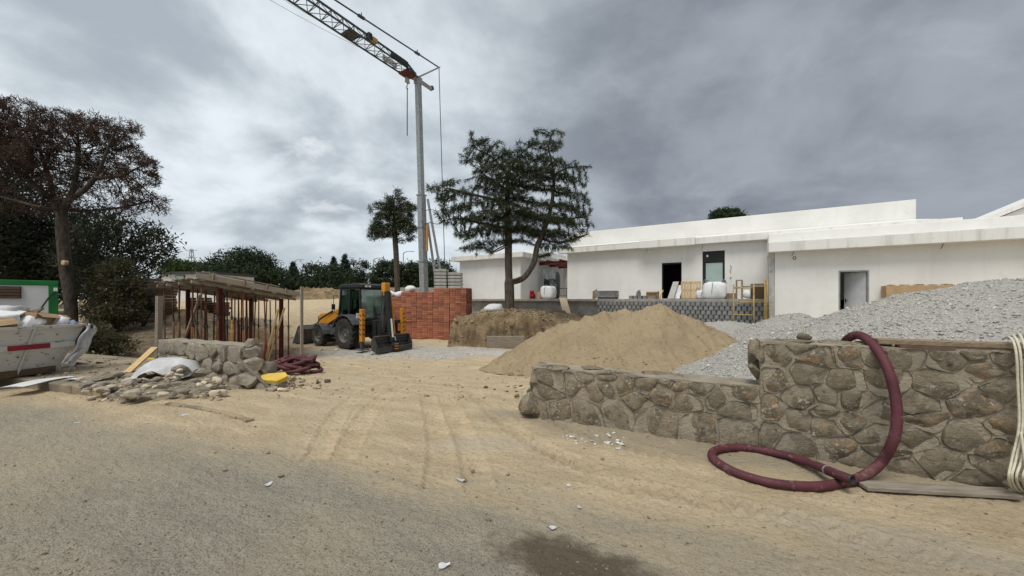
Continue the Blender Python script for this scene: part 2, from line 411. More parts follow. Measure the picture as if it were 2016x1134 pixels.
M['leaf_bright'] = leafmat('light_foliage', (.050, .085, .026), (.072, .11, .035), (.05, .08, .03))
M['leaf_bush'] = leafmat('bush_foliage', (.075, .092, .036), (.115, .105, .05), (.09, .068, .04))
M['leaf_spruce'] = leafmat('spruce_foliage', (.026, .042, .030), (.042, .062, .042), (.03, .048, .034))
def glassmat():
    t = NT('cab_glass'); t.fin((.35, .55, .50), .05, spec=.5)
    tr = t.N.new('ShaderNodeBsdfTransparent'); tr.inputs[0].default_value = (.42, .56, .53, 1)
    ms = t.N.new('ShaderNodeMixShader'); gl = t.N.new('ShaderNodeBsdfGlossy'); gl.inputs['Roughness'].default_value = .05; gl.inputs[0].default_value = (.8, .9, .88, 1)
    ms.inputs[0].default_value = .16
    t.L.new(tr.outputs[0], ms.inputs[1]); t.L.new(gl.outputs[0], ms.inputs[2]); t.L.new(ms.outputs[0], t.N['Material Output'].inputs[0]); return t.m
M['glass'] = glassmat()
def stonemat(name, pal, rnd=.30):
    t = NT(name); v = t.tc.outputs['Object']; oi = t.N.new('ShaderNodeObjectInfo').outputs['Random']
    a, b, c, d = pal
    n1 = t.nz(v, 4.5, 8, .62); n2 = t.nz(t.mapv(v, (1, 1, 1), (3, 7, 2)), 11, 8, .65)
    base = t.mix(t.rng(t.mth('ADD', n1, t.mth('MULTIPLY', t.mth('SUBTRACT', oi, .5), .28)), .40, .62), a, b)
    base = t.mix(t.mth('MULTIPLY', t.rng(n2, .50, .66), t.rng(oi, .35, .9)), base, c)     # ochre iron stain, more on some stones
    base = t.mix(t.mth('MULTIPLY', t.rng(t.nz(v, 22, 8, .75), .52, .62), t.rng(n1, .38, .6)), base, d)                             # pale crystal flecks
    base = t.mix(t.rng(t.nz(t.mapv(v, (1, 1, 1), (9, 1, 4)), 7, 6, .6), .57, .72), base, (.09, .076, .058))
    base = t.rnd(base, rnd)
    base = t.mix(t.mth('MULTIPLY', t.rng(t.nz(t.mapv(v, (1, 1, 1), (2, 3, 11)), 5.5, 7, .62), .52, .64), .8), base, (.30, .256, .19))      # mortar smears
    h = t.mth('ADD', t.mth('MULTIPLY', n2, .7), t.mth('MULTIPLY', t.nz(v, 45, 8, .7), .5))
    return t.fin(base, .95, t.bump(h, .9, .045), spec=.15)
M['stone'] = stonemat('granite_rubble', ((.275, .232, .168), (.15, .127, .092), (.28, .175, .085), (.45, .40, .325)))
M['stone_grey'] = stonemat('grey_rubble', ((.36, .32, .26), (.225, .20, .16), (.30, .235, .16), (.46, .42, .36)))
M['mortar'] = pm('mortar', (.37, .32, .245), (.28, .24, .185), 5, .98, .8, 30, dirt=((.19, .16, .12), 4, .56, .16), bd=.03)
M['rubble'] = pm('rubble', (.54, .465, .365), (.40, .335, .25), 5, .95, .5, 25, rnd=.35, hue=.01)
M['pebble'] = pm('pebble', (.30, .24, .165), (.22, .175, .12), 9, .95)
def sandmat():
    t = NT('sand_heap'); p = t.geo.outputs['Position']
    c = t.mix(t.rng(t.nz(p, 1.1, 6, .6), .35, .68), (.54, .415, .265), (.45, .345, .215))
    c = t.mix(t.rng(t.nz(p, 26, 5, .7), .55, .75), c, (.31, .235, .145))
    h = t.mth('ADD', t.nz(p, 14, 7, .7), t.mth('MULTIPLY', t.nz(p, 60, 5, .7), .45))
    return t.fin(c, .95, t.bump(h, 1.0, .09), spec=.1)
M['sand'] = sandmat()
def gravelmat(name, a, b):
    t = NT(name); p = t.geo.outputs['Position']
    cell = t.vor(p, 38, 'F1', 'Color'); sx = t.N.new('ShaderNodeSeparateColor'); t.L.new(cell, sx.inputs[0])
    c = t.mix(sx.outputs[0], a, b); c = t.mix(t.rng(t.nz(p, .9, 5), .4, .7), c, t.mix(.5, a, (.33, .325, .31)))
    h = t.mth('SUBTRACT', 1, t.vor(p, 38)); h = t.mth('ADD', h, t.mth('MULTIPLY', t.nz(p, 16, 5), .6))
    return t.fin(c, .92, t.bump(h, .9, .035), spec=.15)
M['gravel'] = gravelmat('gravel_heap', (.54, .515, .465), (.35, .335, .30))
M['gravel_stone'] = (lambda t: t.fin(t.mix(t.geo.outputs['Random Per Island'], (.62, .595, .54), (.34, .325, .295)), .9, spec=.15))(NT('gravel_stone'))
M['pebble_stuff'] = (lambda t: t.fin(t.mix(t.geo.outputs['Random Per Island'], (.40, .33, .23), (.17, .135, .095)), .95, spec=.1))(NT('loose_stone'))
def soilmat():
    t = NT('bank_soil'); p = t.geo.outputs['Position']
    c = t.mix(t.rng(t.nz(p, 1.3, 7, .62), .36, .64), (.33, .245, .145), (.17, .122, .075))
    c = t.mix(t.rng(t.nz(p, 9, 6, .7), .56, .72), c, (.42, .35, .25)); c = t.mix(t.rng(t.nz(t.mapv(p, (1, 1, 1), (4, 8, 2)), 5, 6, .7), .57, .72), c, (.085, .06, .04))
    h = t.mth('ADD', t.nz(p, 7, 8, .7), t.mth('MULTIPLY', t.nz(p, 30, 5, .7), .4))
    return t.fin(c, .97, t.bump(h, .9, .09), spec=.1)
M['soil'] = soilmat()
def hosemat():
    t = NT('red_hose'); v = t.tc.outputs['Object']
    c = t.mix(t.rng(t.nz(v, 6, 6, .6), .4, .66), (.115, .034, .043), (.08, .025, .032)); c = t.mix(t.rng(t.nz(v, 3, 5, .6), .56, .78), c, (.19, .10, .09))
    return t.fin(t.mix(t.rng(t.nz(v, 13, 7, .7), .54, .70), c, (.24, .16, .13)), .62, t.bump(t.nz(v, 60, 4), .3), spec=.3)
M['hose'] = hosemat()
def skipmat():
    t = NT('battered_white_skip'); v = t.tc.outputs['Object']
    c = t.mix(t.rng(t.nz(v, 1.5, 6, .6), .38, .68), (.56, .545, .50), (.44, .42, .38))
    c = t.mix(t.rng(t.nz(t.mapv(v, (1, 2.2, 4)), 3.2, 9, .72, .6), .585, .63), c, (.12, .11, .085))
    c = t.mix(t.rng(t.nz(t.mapv(v, (1, 1, .35), (2, 5, 1)), 5, 8, .7), .60, .68), c, (.27, .16, .09))
    return t.fin(c, .75, t.bump(t.nz(v, 5, 5), .25, .03))
M['skip'] = skipmat()
M['skip_red'] = pm('red_reflector', (.30, .018, .03), (.22, .018, .025), 6, .5, dirt=((.3, .25, .2), 6, .62, .1))
M['skip_rust'] = pm('rusty_base', (.14, .09, .055), (.09, .06, .04), 5, .9, .4, 20)
M['dirty_concrete'] = pm('dusty_concrete', (.29, .25, .19), (.20, .17, .125), 2.2, .95, .5, 22, dirt=((.36, .28, .18), 1.3, .46, .15))
M['wrap_grey'] = pm('stretch_film', (.24, .26, .26), (.13, .145, .145), 4, .25, .5, 10, bd=.03, stretch=(3, 3, .7))
# ------------------------------------------------------------------ ground
def groundmat():
    t = NT('dusty_ground'); p = t.geo.outputs['Position']
    s = t.N.new('ShaderNodeSeparateXYZ'); t.L.new(p, s.inputs[0]); X, Y = s.outputs[0], s.outputs[1]
    def ell(cx, cy, rx, ry, ang=0, nzs=1.2, na=.5):                # soft ragged patch
        q = t.mapv(p, (1, 1, 1), (-cx, -cy, 0)); r = t.N.new('ShaderNodeVectorRotate'); t.L.new(q, r.inputs[0]); r.inputs['Axis'].default_value = (0, 0, 1); r.inputs['Angle'].default_value = -ang
        q = t.mapv(r.outputs[0], (1 / rx, 1 / ry, 0)); ln = t.N.new('ShaderNodeVectorMath'); ln.operation = 'LENGTH'; t.L.new(q, ln.inputs[0])
        d = t.mth('ADD', ln.outputs['Value'], t.mth('MULTIPLY', t.mth('SUBTRACT', t.nz(p, nzs, 6, .6), .5), na * 2))
        return t.rng(d, 1.15, .55)
    flow = t.mapv(p, (1, 1, 0), (0, 0, 0), (0, 0, R(25)))
    n_big = t.nz(p, .45, 6, .6); n_med = t.nz(t.mapv(flow, (.7, 2.2, 1)), 1.6, 7, .62); n_fin = t.nz(p, 24, 6, .7)
    sand = t.mix(t.rng(n_med, .34, .66), (.61, .49, .325), (.485, .385, .25))
    sand = t.mix(t.rng(n_big, .52, .74), sand, (.56, .475, .34))
    sand = t.mix(t.mth('MULTIPLY', t.rng(n_fin, .52, .70), .8), sand, (.29, .22, .135))
    sand = t.mix(t.mth('MULTIPLY', t.rng(t.nz(p, 70, 4, .7), .60, .72), .6), sand, (.66, .55, .39))
    # asphalt with worn aggregate, thinly dusted
    v1 = t.vor(p, 90, 'F1', 'Distance'); cellc = t.N.new('ShaderNodeSeparateColor'); t.L.new(t.vor(p, 90, 'F1', 'Color'), cellc.inputs[0])
    asp = t.mix(t.rng(n_med, .3, .7), (.315, .285, .225), (.39, .35, .27))
    asp = t.mix(t.mth('MULTIPLY', t.rng(cellc.outputs[0], .55, .62), t.rng(v1, .6, .25)), asp, (.15, .137, .115))
    asp = t.mix(t.mth('MULTIPLY', t.rng(cellc.outputs[1], .80, .86), t.rng(v1, .5, .2)), asp, (.48, .45, .39))
    asp = t.mix(t.rng(n_big, .42, .70), asp, t.mix(.5, asp, (.50, .41, .28)))
    e = t.mth('SUBTRACT', t.mth('SUBTRACT', 3.3, t.mth('MULTIPLY', X, .36)), Y)
    e = t.mth('ADD', e, t.mth('MULTIPLY', t.mth('SUBTRACT', t.nz(t.mapv(flow, (.5, 1.6, 1)), 1.0, 7, .6), .5), 2.6))
    col = t.mix(t.rng(e, -.5, .75), sand, asp)
    g1 = ell(-4.2, 16.0, 5.6, 2.2, 0, .9, .45)                      # pale crushed-stone dust round the digger
    col = t.mix(t.mth('MULTIPLY', g1, .85), col, t.mix(t.rng(t.nz(p, 5, 6, .65), .4, .62), (.52, .505, .47), (.37, .35, .32)))
    col = t.mix(t.mth('MULTIPLY', ell(.2, 15.6, 2.6, .8, -.1, 1.6, .5), .8), col, (.52, .51, .48))
    col = t.mix(t.mth('MULTIPLY', ell(2.0, 4.45, 2.9, .55, -.47, 1.5, .5), .75), col, (.33, .285, .21))   # cement dust below the wall
    col = t.mix(t.mth('MULTIPLY', ell(.45, 2.36, .66, .27, -.5, 4, .75), .85), col, (.105, .085, .055))      # darker ragged patch near the camera
    col = t.mix(t.mth('MULTIPLY', ell(-.35, 4.45, .75, .28, .1, 2, .6), .5), col, (.50, .44, .35))
    col = t.mix(t.mth('MULTIPLY', ell(2.8, 2.6, 1.3, .30, -.35, 2, .6), .45), col, (.46, .41, .33))
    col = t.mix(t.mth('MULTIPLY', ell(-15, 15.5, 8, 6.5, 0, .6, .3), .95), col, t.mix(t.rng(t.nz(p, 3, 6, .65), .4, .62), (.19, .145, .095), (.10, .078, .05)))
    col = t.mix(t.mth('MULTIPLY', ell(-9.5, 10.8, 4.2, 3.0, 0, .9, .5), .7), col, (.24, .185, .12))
    h = t.mth('ADD', t.mth('MULTIPLY', t.nz(t.mapv(flow, (1, 2.4, 1)), 9, 8, .7), .8), t.mth('MULTIPLY', n_fin, .55))
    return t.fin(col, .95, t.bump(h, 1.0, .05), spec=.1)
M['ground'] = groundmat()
# tyre tracks: world polylines pressed into the ground
TR = [((620, 905), (690, 790), (800, 745)), ((672, 905), (742, 792), (830, 745)), ((862, 960), (862, 860), (840, 775)), ((945, 965), (915, 860), (872, 775)),
      ((1330, 905), (1130, 842), (985, 775)), ((1180, 930), (1020, 850), (930, 772)), ((1900, 1110), (1500, 1010), (1200, 950))]
TR = [[gp(*q).to_2d() for q in tr] for tr in TR]
def ground_z(x, y, near):
    z = gbase(x, y)
    amp = .010 * (1 - sm(5, 9, y)) + .05 * sm(6, 12, y)
    off = (x < -10) * .06
    z = z + amp * fbm(x, y, 0, .9, 5) * 1.6 + off * fbm(x, y, 3, .8, 4)
    if near:
        nr = 1 - .5 * sm(1.5, 3.5, 2.95 - .36 * x - y)          # the asphalt is smoother than the dirt
        z = z + nr * (.009 * fbm(x, y, 0, 5, 3) + .011 * fbm(x, y, 4, 13, 3) + .007 * fbm(x, y, 8, 34, 2)) * (1 - sm(14, 30, y))
        for tr in TR:
            P = [np.array(q) for q in crom([q.to_3d() for q in tr], 8)]
            L = 0
            for a, b in zip(P[:-1], P[1:]):
                a2, b2 = a[:2], b[:2]; d = b2 - a2; ln = np.linalg.norm(d); d = d / ln
                s = (x - a2[0]) * d[0] + (y - a2[1]) * d[1]; w = (x - a2[0]) * -d[1] + (y - a2[1]) * d[0]
                m = (s >= 0) & (s < ln) & (np.abs(w) < .17)
                if m.any():
                    tread = np.sin((s[m] + L) * 2 * math.pi / .15 + np.abs(w[m]) * 22) * .014
                    edge = sm(.17, .12, np.abs(w[m])); rim = .014 * np.exp(-((np.abs(w[m]) - .145) / .02) ** 2)
                    z[m] = z[m] + (-.016 + tread * (.35 + .65 * (fbm(x[m], y[m], 5, 1.1, 2) > -.15))) * edge + rim
                L += ln
    return z
def make_ground():
    ys = np.concatenate([1.15 * (62 / 1.15) ** np.linspace(0, 1, 700), 62 * (5000 / 62) ** np.linspace(0, 1, 26)[1:]])
    us = np.linspace(-1.62, 1.62, 600); us = np.concatenate([[-6, -3.5, -2.4], us, [2.4, 3.5, 6]])
    Yg, Ug = np.meshgrid(ys, us, indexing='ij'); Xg = Ug * Yg
    z = ground_z(Xg.ravel(), Yg.ravel(), True)
    V = np.stack([Xg.ravel(), Yg.ravel(), z], 1); nr, nc = Xg.shape
    idx = np.arange(nr * nc).reshape(nr, nc)
    Q = np.stack([idx[:-1, :-1], idx[:-1, 1:], idx[1:, 1:], idx[1:, :-1]], -1).reshape(-1, 4)
    c = V[Q].mean(1); road = (c[:, 1] < 5.35 - .346 * (c[:, 0] + 1.0)) & (c[:, 1] < 9)
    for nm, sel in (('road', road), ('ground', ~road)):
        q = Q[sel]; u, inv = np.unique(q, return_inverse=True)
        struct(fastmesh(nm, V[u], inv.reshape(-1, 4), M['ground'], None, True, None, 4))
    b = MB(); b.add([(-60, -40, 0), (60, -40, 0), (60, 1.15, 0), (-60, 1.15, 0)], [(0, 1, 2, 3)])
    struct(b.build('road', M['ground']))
make_ground()
# ------------------------------------------------------------------ pavement with kerb (left)
KD = Vector((5.2, -1.8, 0)).normalized(); KN = Vector((-KD.y, KD.x, 0)); KO = Vector((-8.9, 7.1, 0))   # kerb line, KN points into the site
def kp(s, n, z): return KO + KD * s + KN * n + Vector((0, 0, z))
PV = .12
def make_pavement():
    b = MB(); nu = 30; nv = 8
    def fn(i, j):
        s = -7 + i * 10.6; n = .17 + j * 2.6; h = PV * (1 - float(sm(1.6, 3.4, s)))
        q = kp(s, n, 0); return (q.x, q.y, max(h, g(q.x, q.y) + .004) + .004 * float(fbm(q.x, q.y, 0, 3, 2)[0]) - (.25 if j > .99 else 0) - (.1 if i > .99 else 0))
    b.grid(fn, nu, nv)
    pv = struct(b.build('pavement', M['dirty_concrete'], None, True))
    for k in range(10):
        s0 = -7 + k * 1.0; h = PV * (1 - float(sm(1.6, 3.4, s0 + .5))) + .012
        c = kp(s0 + .5, .085, h / 2 - .06); b = MB(); b.box(c, (.985, .165, h + .12), frame(KD, KN, Vector((0, 0, 1))))
        b.build('kerb_stone', M['dirty_concrete'], pv, bevel=.02)
make_pavement()
# broken asphalt lip running out of the kerb
b = MB(); P = [gp(330, 796), gp(400, 806), gp(455, 818), gp(492, 829)]; P = crom(P, 6)
for a, c in zip(P[:-1], P[1:]):
    d = (c - a).normalized(); b.box((a + c) / 2 + Vector((0, 0, .004)), ((c - a).length * 1.02, .09 + random.uniform(-.03, .03), .045), frame(d, Vector((-d.y, d.x, 0)), Vector((0, 0, 1))))
single('asphalt_edge', b, M['dirty_concrete'], 'low broken asphalt lip running out of the kerb into the dirt', 'kerb', bevel=.012)

# ------------------------------------------------------------------ heaps
def heap(name, ridge, slope, mat, label, cat, x0, x1, y0, y1, step, soft=.18, rough=.03, fine=.012, seed=0, extra=None, rill=0.):
    xs = np.arange(x0, x1, step); ys = np.arange(y0, y1, step); Xg, Yg = np.meshgrid(xs, ys); x = Xg.ravel(); y = Yg.ravel()
    wob = fbm(x, y, seed, .8, 3) * .35
    hs = []
    for (a, b) in zip(ridge[:-1], ridge[1:]):
        a = np.array(a, float); b = np.array(b, float); d = b[:2] - a[:2]; t = np.clip(((x - a[0]) * d[0] + (y - a[1]) * d[1]) / (d @ d), 0, 1)
        dist = np.hypot(x - a[0] - t * d[0], y - a[1] - t * d[1]); h = a[2] + t * (b[2] - a[2])
        hs.append(h - slope * (np.sqrt(dist ** 2 + soft ** 2) - soft) * (1 + .22 * wob))
    z = np.max(hs, 0)
    gz = gbase(x, y); hgt = z - gz; m = np.clip(hgt / .3, 0, 1)
    z = z + m * (rough * fbm(x, y, seed, 1.6, 4) * 2 + fine * fbm(x, y, seed, 8, 3) * 2)
    if rill: z = z + m * rill * fbm(x * 3.2, (y) * .7, seed, 1.6, 4) * 2
    if extra is not None: z = extra(x, y, z)
    # toes blend out thinly into the ground
    z = np.where(z < gz + .05, gz - .03 + np.exp(np.minimum((z - gz - .05) / .1, 0)) * .08, z)
    idx = np.arange(len(x)).reshape(Xg.shape)
    Q = np.stack([idx[:-1, :-1], idx[:-1, 1:], idx[1:, 1:], idx[1:, :-1]], -1).reshape(-1, 4)
    keep = (z[Q].max(1) > gz[Q].min(1) + .004); Q = Q[keep]; V = np.stack([x, y, z], 1); u, inv = np.unique(Q, return_inverse=True)
    c = np.array([(x0 + x1) / 2, (y0 + y1) / 2, float(gz.mean())])
    o = fastmesh(name, V[u] - c, inv.reshape(-1, 4), mat, None, True, None, 4); o.location = c
    tag(o, label, cat)
    return V[Q].mean(1)
def trampled(x, y, z):          # the flattened, walked-on crest on the left of the sand
    p = (x - 2.1) * .9 + (y - 10.9) * -.25; q = (x - 2.1) * .25 + (y - 10.9) * .9
    m = np.exp(-(p / 1.3) ** 2 - (q / .35) ** 2); z = z - .10 * m
    p2 = np.abs((x - .75) * .75 + (y - 8.7) * -.45); m2 = np.exp(-(p2 / .16) ** 2) * sm(7.2, 7.9, y) * sm(10.2, 9.4, y)
    return z - .09 * m2
sandpts = heap('sand_heap', [(.95, 10.9, .50), (1.65, 11.1, 1.05), (2.75, 10.7, 1.42), (3.95, 10.1, 1.48), (4.45, 9.8, 1.30)], .63, M['sand'], 'tall heap of yellow sand behind the low stone wall', 'sand heap', -2.2, 7.6, 5.9, 14.5, .045, .25, .04, .030, 3, trampled, .07)
gr1 = heap('gravel_heap', [(5.0, 6.0, .65), (5.45, 6.3, .84), (6.2, 6.4, 1.17), (7.0, 6.6, 1.56), (8.0, 6.7, 1.93), (9.0, 6.8, 2.06), (12.5, 6.0, 2.1)], .42, M['gravel'], 'big heap of grey crushed gravel piled up behind the tall stone wall', 'gravel heap', 3.1, 14, 3.2, 10.5, .05, .5, .03, .015, 5,
           lambda x, y, z: np.where(y < 5.61 - .513 * x + .50, np.minimum(z, -.2), z))
gr2 = heap('gravel_heap', [(5.3, 8.0, .12), (6.2, 9.0, .55), (7.0, 9.9, 1.14), (7.6, 10.1, 1.32), (8.2, 10.2, 1.0), (9.2, 10.4, .7)], .50, M['gravel'], 'lower grey gravel heap between the sand and the open grey door', 'gravel heap', 4.4, 13.5, 6.2, 14.0, .055, .3, .035, .02, 9)
gr3 = heap('gravel_heap', [(7.0, 13.9, .35), (7.6, 14.2, .80), (8.2, 14.2, .86), (9.2, 14.1, .72), (10.2, 13.6, .5)], .45, M['gravel'], 'small grey gravel heap at the foot of the block retaining wall', 'gravel heap', 5.2, 13, 11.6, 17, .06, .35, .03, .02, 11)
OCT = (np.array([(1, 0, 0), (-1, 0, 0), (0, 1, 0), (0, -1, 0), (0, 0, 1), (0, 0, -1)], float), np.array([(0, 2, 4), (2, 1, 4), (1, 3, 4), (3, 0, 4), (2, 0, 5), (1, 2, 5), (3, 1, 5), (0, 3, 5)]))
def scatter(name, pts, sizes, mat, kind='stuff', flat=.6, lift=.15):
    n = len(pts); V0, T0 = OCT
    V = np.repeat(V0[None], n, 0) * (1 + RNG.uniform(-.45, .45, (n, 6, 1)))
    a = RNG.uniform(0, 2 * math.pi, n); ca, sa = np.cos(a)[:, None], np.sin(a)[:, None]
    x = V[..., 0] * ca - V[..., 1] * sa; y = V[..., 0] * sa + V[..., 1] * ca; tl = RNG.normal(0, .35, (n, 1))
    V = np.stack([x, y * .8, V[..., 2] * flat + x * tl], -1) * np.asarray(sizes)[:, None, None] + np.asarray(pts)[:, None, :] + np.array([0, 0, 1.0]) * (np.asarray(sizes) * lift)[:, None, None]
    T = (T0[None] + (np.arange(n) * 6)[:, None, None]).reshape(-1, 3)
    return fastmesh(name, V.reshape(-1, 3), T, mat, None, False, kind)
def pick(P, n): return P[RNG.integers(0, len(P), n)] + np.concatenate([RNG.uniform(-.03, .03, (n, 2)), np.zeros((n, 1))], 1)
def visible_side(P): return P[(P[:, 2] > gbase(P[:, 0], P[:, 1]) + .02)]
q = np.concatenate([pick(visible_side(gr1), 34000), pick(visible_side(gr2), 16000), pick(visible_side(gr3), 4000)])
tag(scatter('gravel', q, RNG.gamma(1.6, .0058, len(q)) + .005, M['gravel_stone']), 'loose broken stones lying over the grey gravel heaps', 'gravel')
q = pick(sandpts[(sandpts[:, 2] < gbase(sandpts[:, 0], sandpts[:, 1]) + .5) & (sandpts[:, 2] > gbase(sandpts[:, 0], sandpts[:, 1]) + .01)], 900); q = np.concatenate([q, pick(visible_side(sandpts), 9000)]); tag(scatter('sand_clods', q, np.where(np.arange(len(q)) < 900, RNG.gamma(2, .006, len(q)) + .006, RNG.gamma(1.5, .0035, len(q)) + .004), M['sand']), 'small sand clods rolled down the sand heap', 'sand')
# loose stones and crumbs over the dirt
def ground_scatter(n, poly, smin, sg, name, mat, label):
    P = []
    while len(P) < n:
        px = random.uniform(poly[0], poly[1]); py = poly[2] + (poly[3] - poly[2]) * random.random() ** poly[4]
        p = gp(px, py); P.append((p.x, p.y))
    P = np.array(P); z = ground_z(P[:, 0].copy(), P[:, 1].copy(), True); q = np.column_stack([P, z])
    return tag(scatter(name, q, RNG.gamma(1.6, sg, n) + smin, mat), label, 'stones')
ground_scatter(2600, (-100, 2120, 735, 1160, 1.0), .0025, .0026, 'dirt_crumbs', M['pebble_stuff'], 'crumbs of dirt and grit strewn over the dusty road')
ground_scatter(520, (540, 1060, 690, 790, 1.0), .006, .0075, 'dirt_crumbs', M['pebble_stuff'], 'stony clods along the churned site entrance')
ground_scatter(1100, (180, 640, 640, 770, 1.0), .010, .014, 'rubble_bits', M['pebble_stuff'], 'small broken rubble scattered behind the grey stone wall')
ground_scatter(420, (580, 1040, 672, 705, 1.0), .010, .012, 'gravel', M['gravel_stone'], 'pale gravel trodden flat around the backhoe loader')

# ------------------------------------------------------------------ earth bank under the cedar
BANK = [(-2.95, 17.75), (-1.2, 17.45), (.55, 17.35), (1.6, 18.0), (2.9, 18.9), (4.6, 20.9), (5.4, 22.6), (0, 27), (-4.2, 28.5), (-3.4, 22)]
def sdpoly(x, y, P):
    d = np.full(x.shape, 1e9); ins = np.zeros(x.shape, bool); n = len(P)
    for i in range(n):
        a = np.array(P[i]); b = np.array(P[(i + 1) % n]); e = b - a
        t = np.clip(((x - a[0]) * e[0] + (y - a[1]) * e[1]) / (e @ e), 0, 1); d = np.minimum(d, np.hypot(x - a[0] - t * e[0], y - a[1] - t * e[1]))
        c = ((a[1] > y) != (b[1] > y)) & (x < (b[0] - a[0]) * (y - a[1]) / (b[1] - a[1] + 1e-12) + a[0]); ins ^= c
    return np.where(ins, d, -d)
def bank_z(x, y):
    s = sdpoly(x, y, BANK) + .28 * fbm(x, y, 1, 1.3, 4) + .10 * fbm(x, y, 2, 5, 3)
    wid = .40 + 1.5 * sm(.6, 2.6, x)
    top = .98 + .14 * np.exp(-((x + .1) ** 2 + (y - 19) ** 2) / 1.5) + .10 * fbm(x, y, 4, 1.1, 4) - .25 * sm(-1.2, -2.8, x)
    gz = gbase(x, y)
    k = sm(-.12, 1, s / wid) * .45 + .55 * sm(-.12, .32, s / wid)
    return gz - .05 + (top - gz + .05) * k
def make_bank():
    st = .055; xs = np.arange(-4.6, 6.4, st); ys = np.arange(16.6, 26, st); Xg, Yg = np.meshgrid(xs, ys); x, y = Xg.ravel(), Yg.ravel()
    z = bank_z(x, y); h = np.clip((z - gbase(x, y)) / .5, 0, 1); z = z + h * (.05 * fbm(x, y, 7, 4, 4) * 2)
    idx = np.arange(len(x)).reshape(Xg.shape); Q = np.stack([idx[:-1, :-1], idx[:-1, 1:], idx[1:, 1:], idx[1:, :-1]], -1).reshape(-1, 4)
    Q = Q[z[Q].max(1) > gbase(x[Q[:, 0]], y[Q[:, 0]]) - .03]; V = np.stack([x, y, z], 1)
    V[:, 0] += h * .10 * fbm(y, z * 1.5, x * .3, 3, 3); V[:, 1] += h * .12 * fbm(x, z * 1.5, y * .3, 3, 3)
    u, inv = np.unique(Q, return_inverse=True); o = fastmesh('earth_bank', V[u], inv.reshape(-1, 4), M['soil'], None, True, None, 4)
    struct(o)
    pts = V[(z > gbase(x, y) + .15) & (y < 20.5)]; q = pick(pts, 1500); scz = scatter('bank_stones', q, RNG.gamma(1.7, .018, 1500) + .01, M['pebble_stuff'])
    tag(scz, 'stones and clods sticking out of the earth bank under the cedar', 'stones')
make_bank()
for k in range(9):                                                   # torn roots
    x = random.uniform(-1.0, 2.6); y = 18.4 + random.uniform(-.4, 1.2); z = float(bank_z(np.array([x]), np.array([y]))[0])
    a = random.uniform(-.6, .6); L = random.uniform(.5, 1.1); P = [Vector((x, y, z - .05))]
    for i in range(1, 6): P.append(P[-1] + Vector((math.cos(a) * L / 5, -.08, random.uniform(-.05, .09))))
    for i in range(1, 6): P[i].z = max(P[i].z, float(bank_z(np.array([P[i].x]), np.array([P[i].y]))[0]) - .01)
    b = MB(); b.tube(crom(P, 4), [.026 - .001 * i for i in range(21)], 6)
    single('tree_root', b, M['root'], 'thin torn root on the earth bank around the cedar trunk', 'root', 'roots on the earth bank', True)
# rubble mound on the horizon behind the track
heap('rubble_mound', [(-27, 46, 1.9), (-25, 46, 2.9), (-22.5, 46.5, 2.9), (-20, 47, 2.6), (-18, 47, 2.0)], .5, M['soil'], 'long mound of earth rubble at the top of the sandy track', 'rubble mound', -31, -14, 42, 51, .16, .4, .28, .12, 21)
heap('dirt_mound', [(-21, 21, .9), (-18.5, 20.5, 1.15), (-16.5, 20, .95)], .5, M['soil'], 'brown dirt mound behind the timber formwork', 'dirt mound', -24, -13, 17.5, 24, .1, .3, .12, .05, 23)
# ------------------------------------------------------------------ white buildings (frame: U along the facades, Nn into the buildings)
U = Vector((.848, -.529, 0)).normalized(); Nn = Vector((-U.y, U.x, 0)); Z = Vector((0, 0, 1)); P0 = Vector((9.29, 21.9, 0)); FR = frame(U, Nn, Z)
TZ = 1.70                                                             # terrace level
def fp(u, n, z): return P0 + U * u + Nn * n + Z * z
def fbox(b, u0, u1, n0, n1, z0, z1): return b.box(fp((u0 + u1) / 2, (n0 + n1) / 2, (z0 + z1) / 2), (u1 - u0, n1 - n0, z1 - z0), FR)
def fu(px, n):                                                        # u where a photo column meets the plane n
    k = (px - CX) / F; a = P0 + Nn * n; return (k * a.y - a.x) / (U.x - k * U.y)
def fz(py, u, n): return CH - (py - HOR) / F * fp(u, n, 0).y
def bthing(name, label, u, n, z): p = fp(u, n, z); return thing(name, label, 'building', p, math.atan2(U.y, U.x))
def wall_with(b, u0, u1, n0, n1, z0, z1, holes):
    cur = u0
    for (a, c, lo, hi) in sorted(holes):
        fbox(b, cur, a, n0, n1, z0, z1); fbox(b, a, c, n0, n1, hi, z1)
        if lo > z0 + .01: fbox(b, a, c, n0, n1, z0, lo)
        cur = c
    fbox(b, cur, u1, n0, n1, z0, z1)
# --- centre building
cb_ = bthing('white_building', 'long white single storey building with a raised parapet above the block terrace', 0, 0, TZ)
ul, ur = fu(1117, 0), 11.0
d1 = (fu(1303, 0), fu(1342, 0)); z1 = fz(517, sum(d1) / 2, 0); d2 = (fu(1383, 0), fu(1427, 0)); z2 = fz(494, sum(d2) / 2, 0)
EZ = 4.72
b = MB(); wall_with(b, ul, ur, 0, .28, TZ - .05, EZ + .1, [(d1[0], d1[1], TZ, z1), (d2[0], d2[1], TZ, z2)])
fbox(b, ul, ul + .28, .28, 9, TZ - .05, EZ + .1); fbox(b, ul + .28, ur, 8.72, 9, TZ - .05, EZ + .1); fbox(b, ur - .28, ur, .28, 8.72, TZ - .05, EZ + .1)
b.build('wall', M['plaster'], cb_)
b = MB(); fbox(b, ul - .3, ur - .45, .02, 9.3, EZ + .1, EZ + .28); b.build('roof', M['fascia'], cb_)
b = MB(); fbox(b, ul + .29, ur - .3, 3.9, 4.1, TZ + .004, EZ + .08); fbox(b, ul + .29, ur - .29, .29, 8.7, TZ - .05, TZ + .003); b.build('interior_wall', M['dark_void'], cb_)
pu0, pu1 = fu(1258, -.7), fu(1368, -.7)
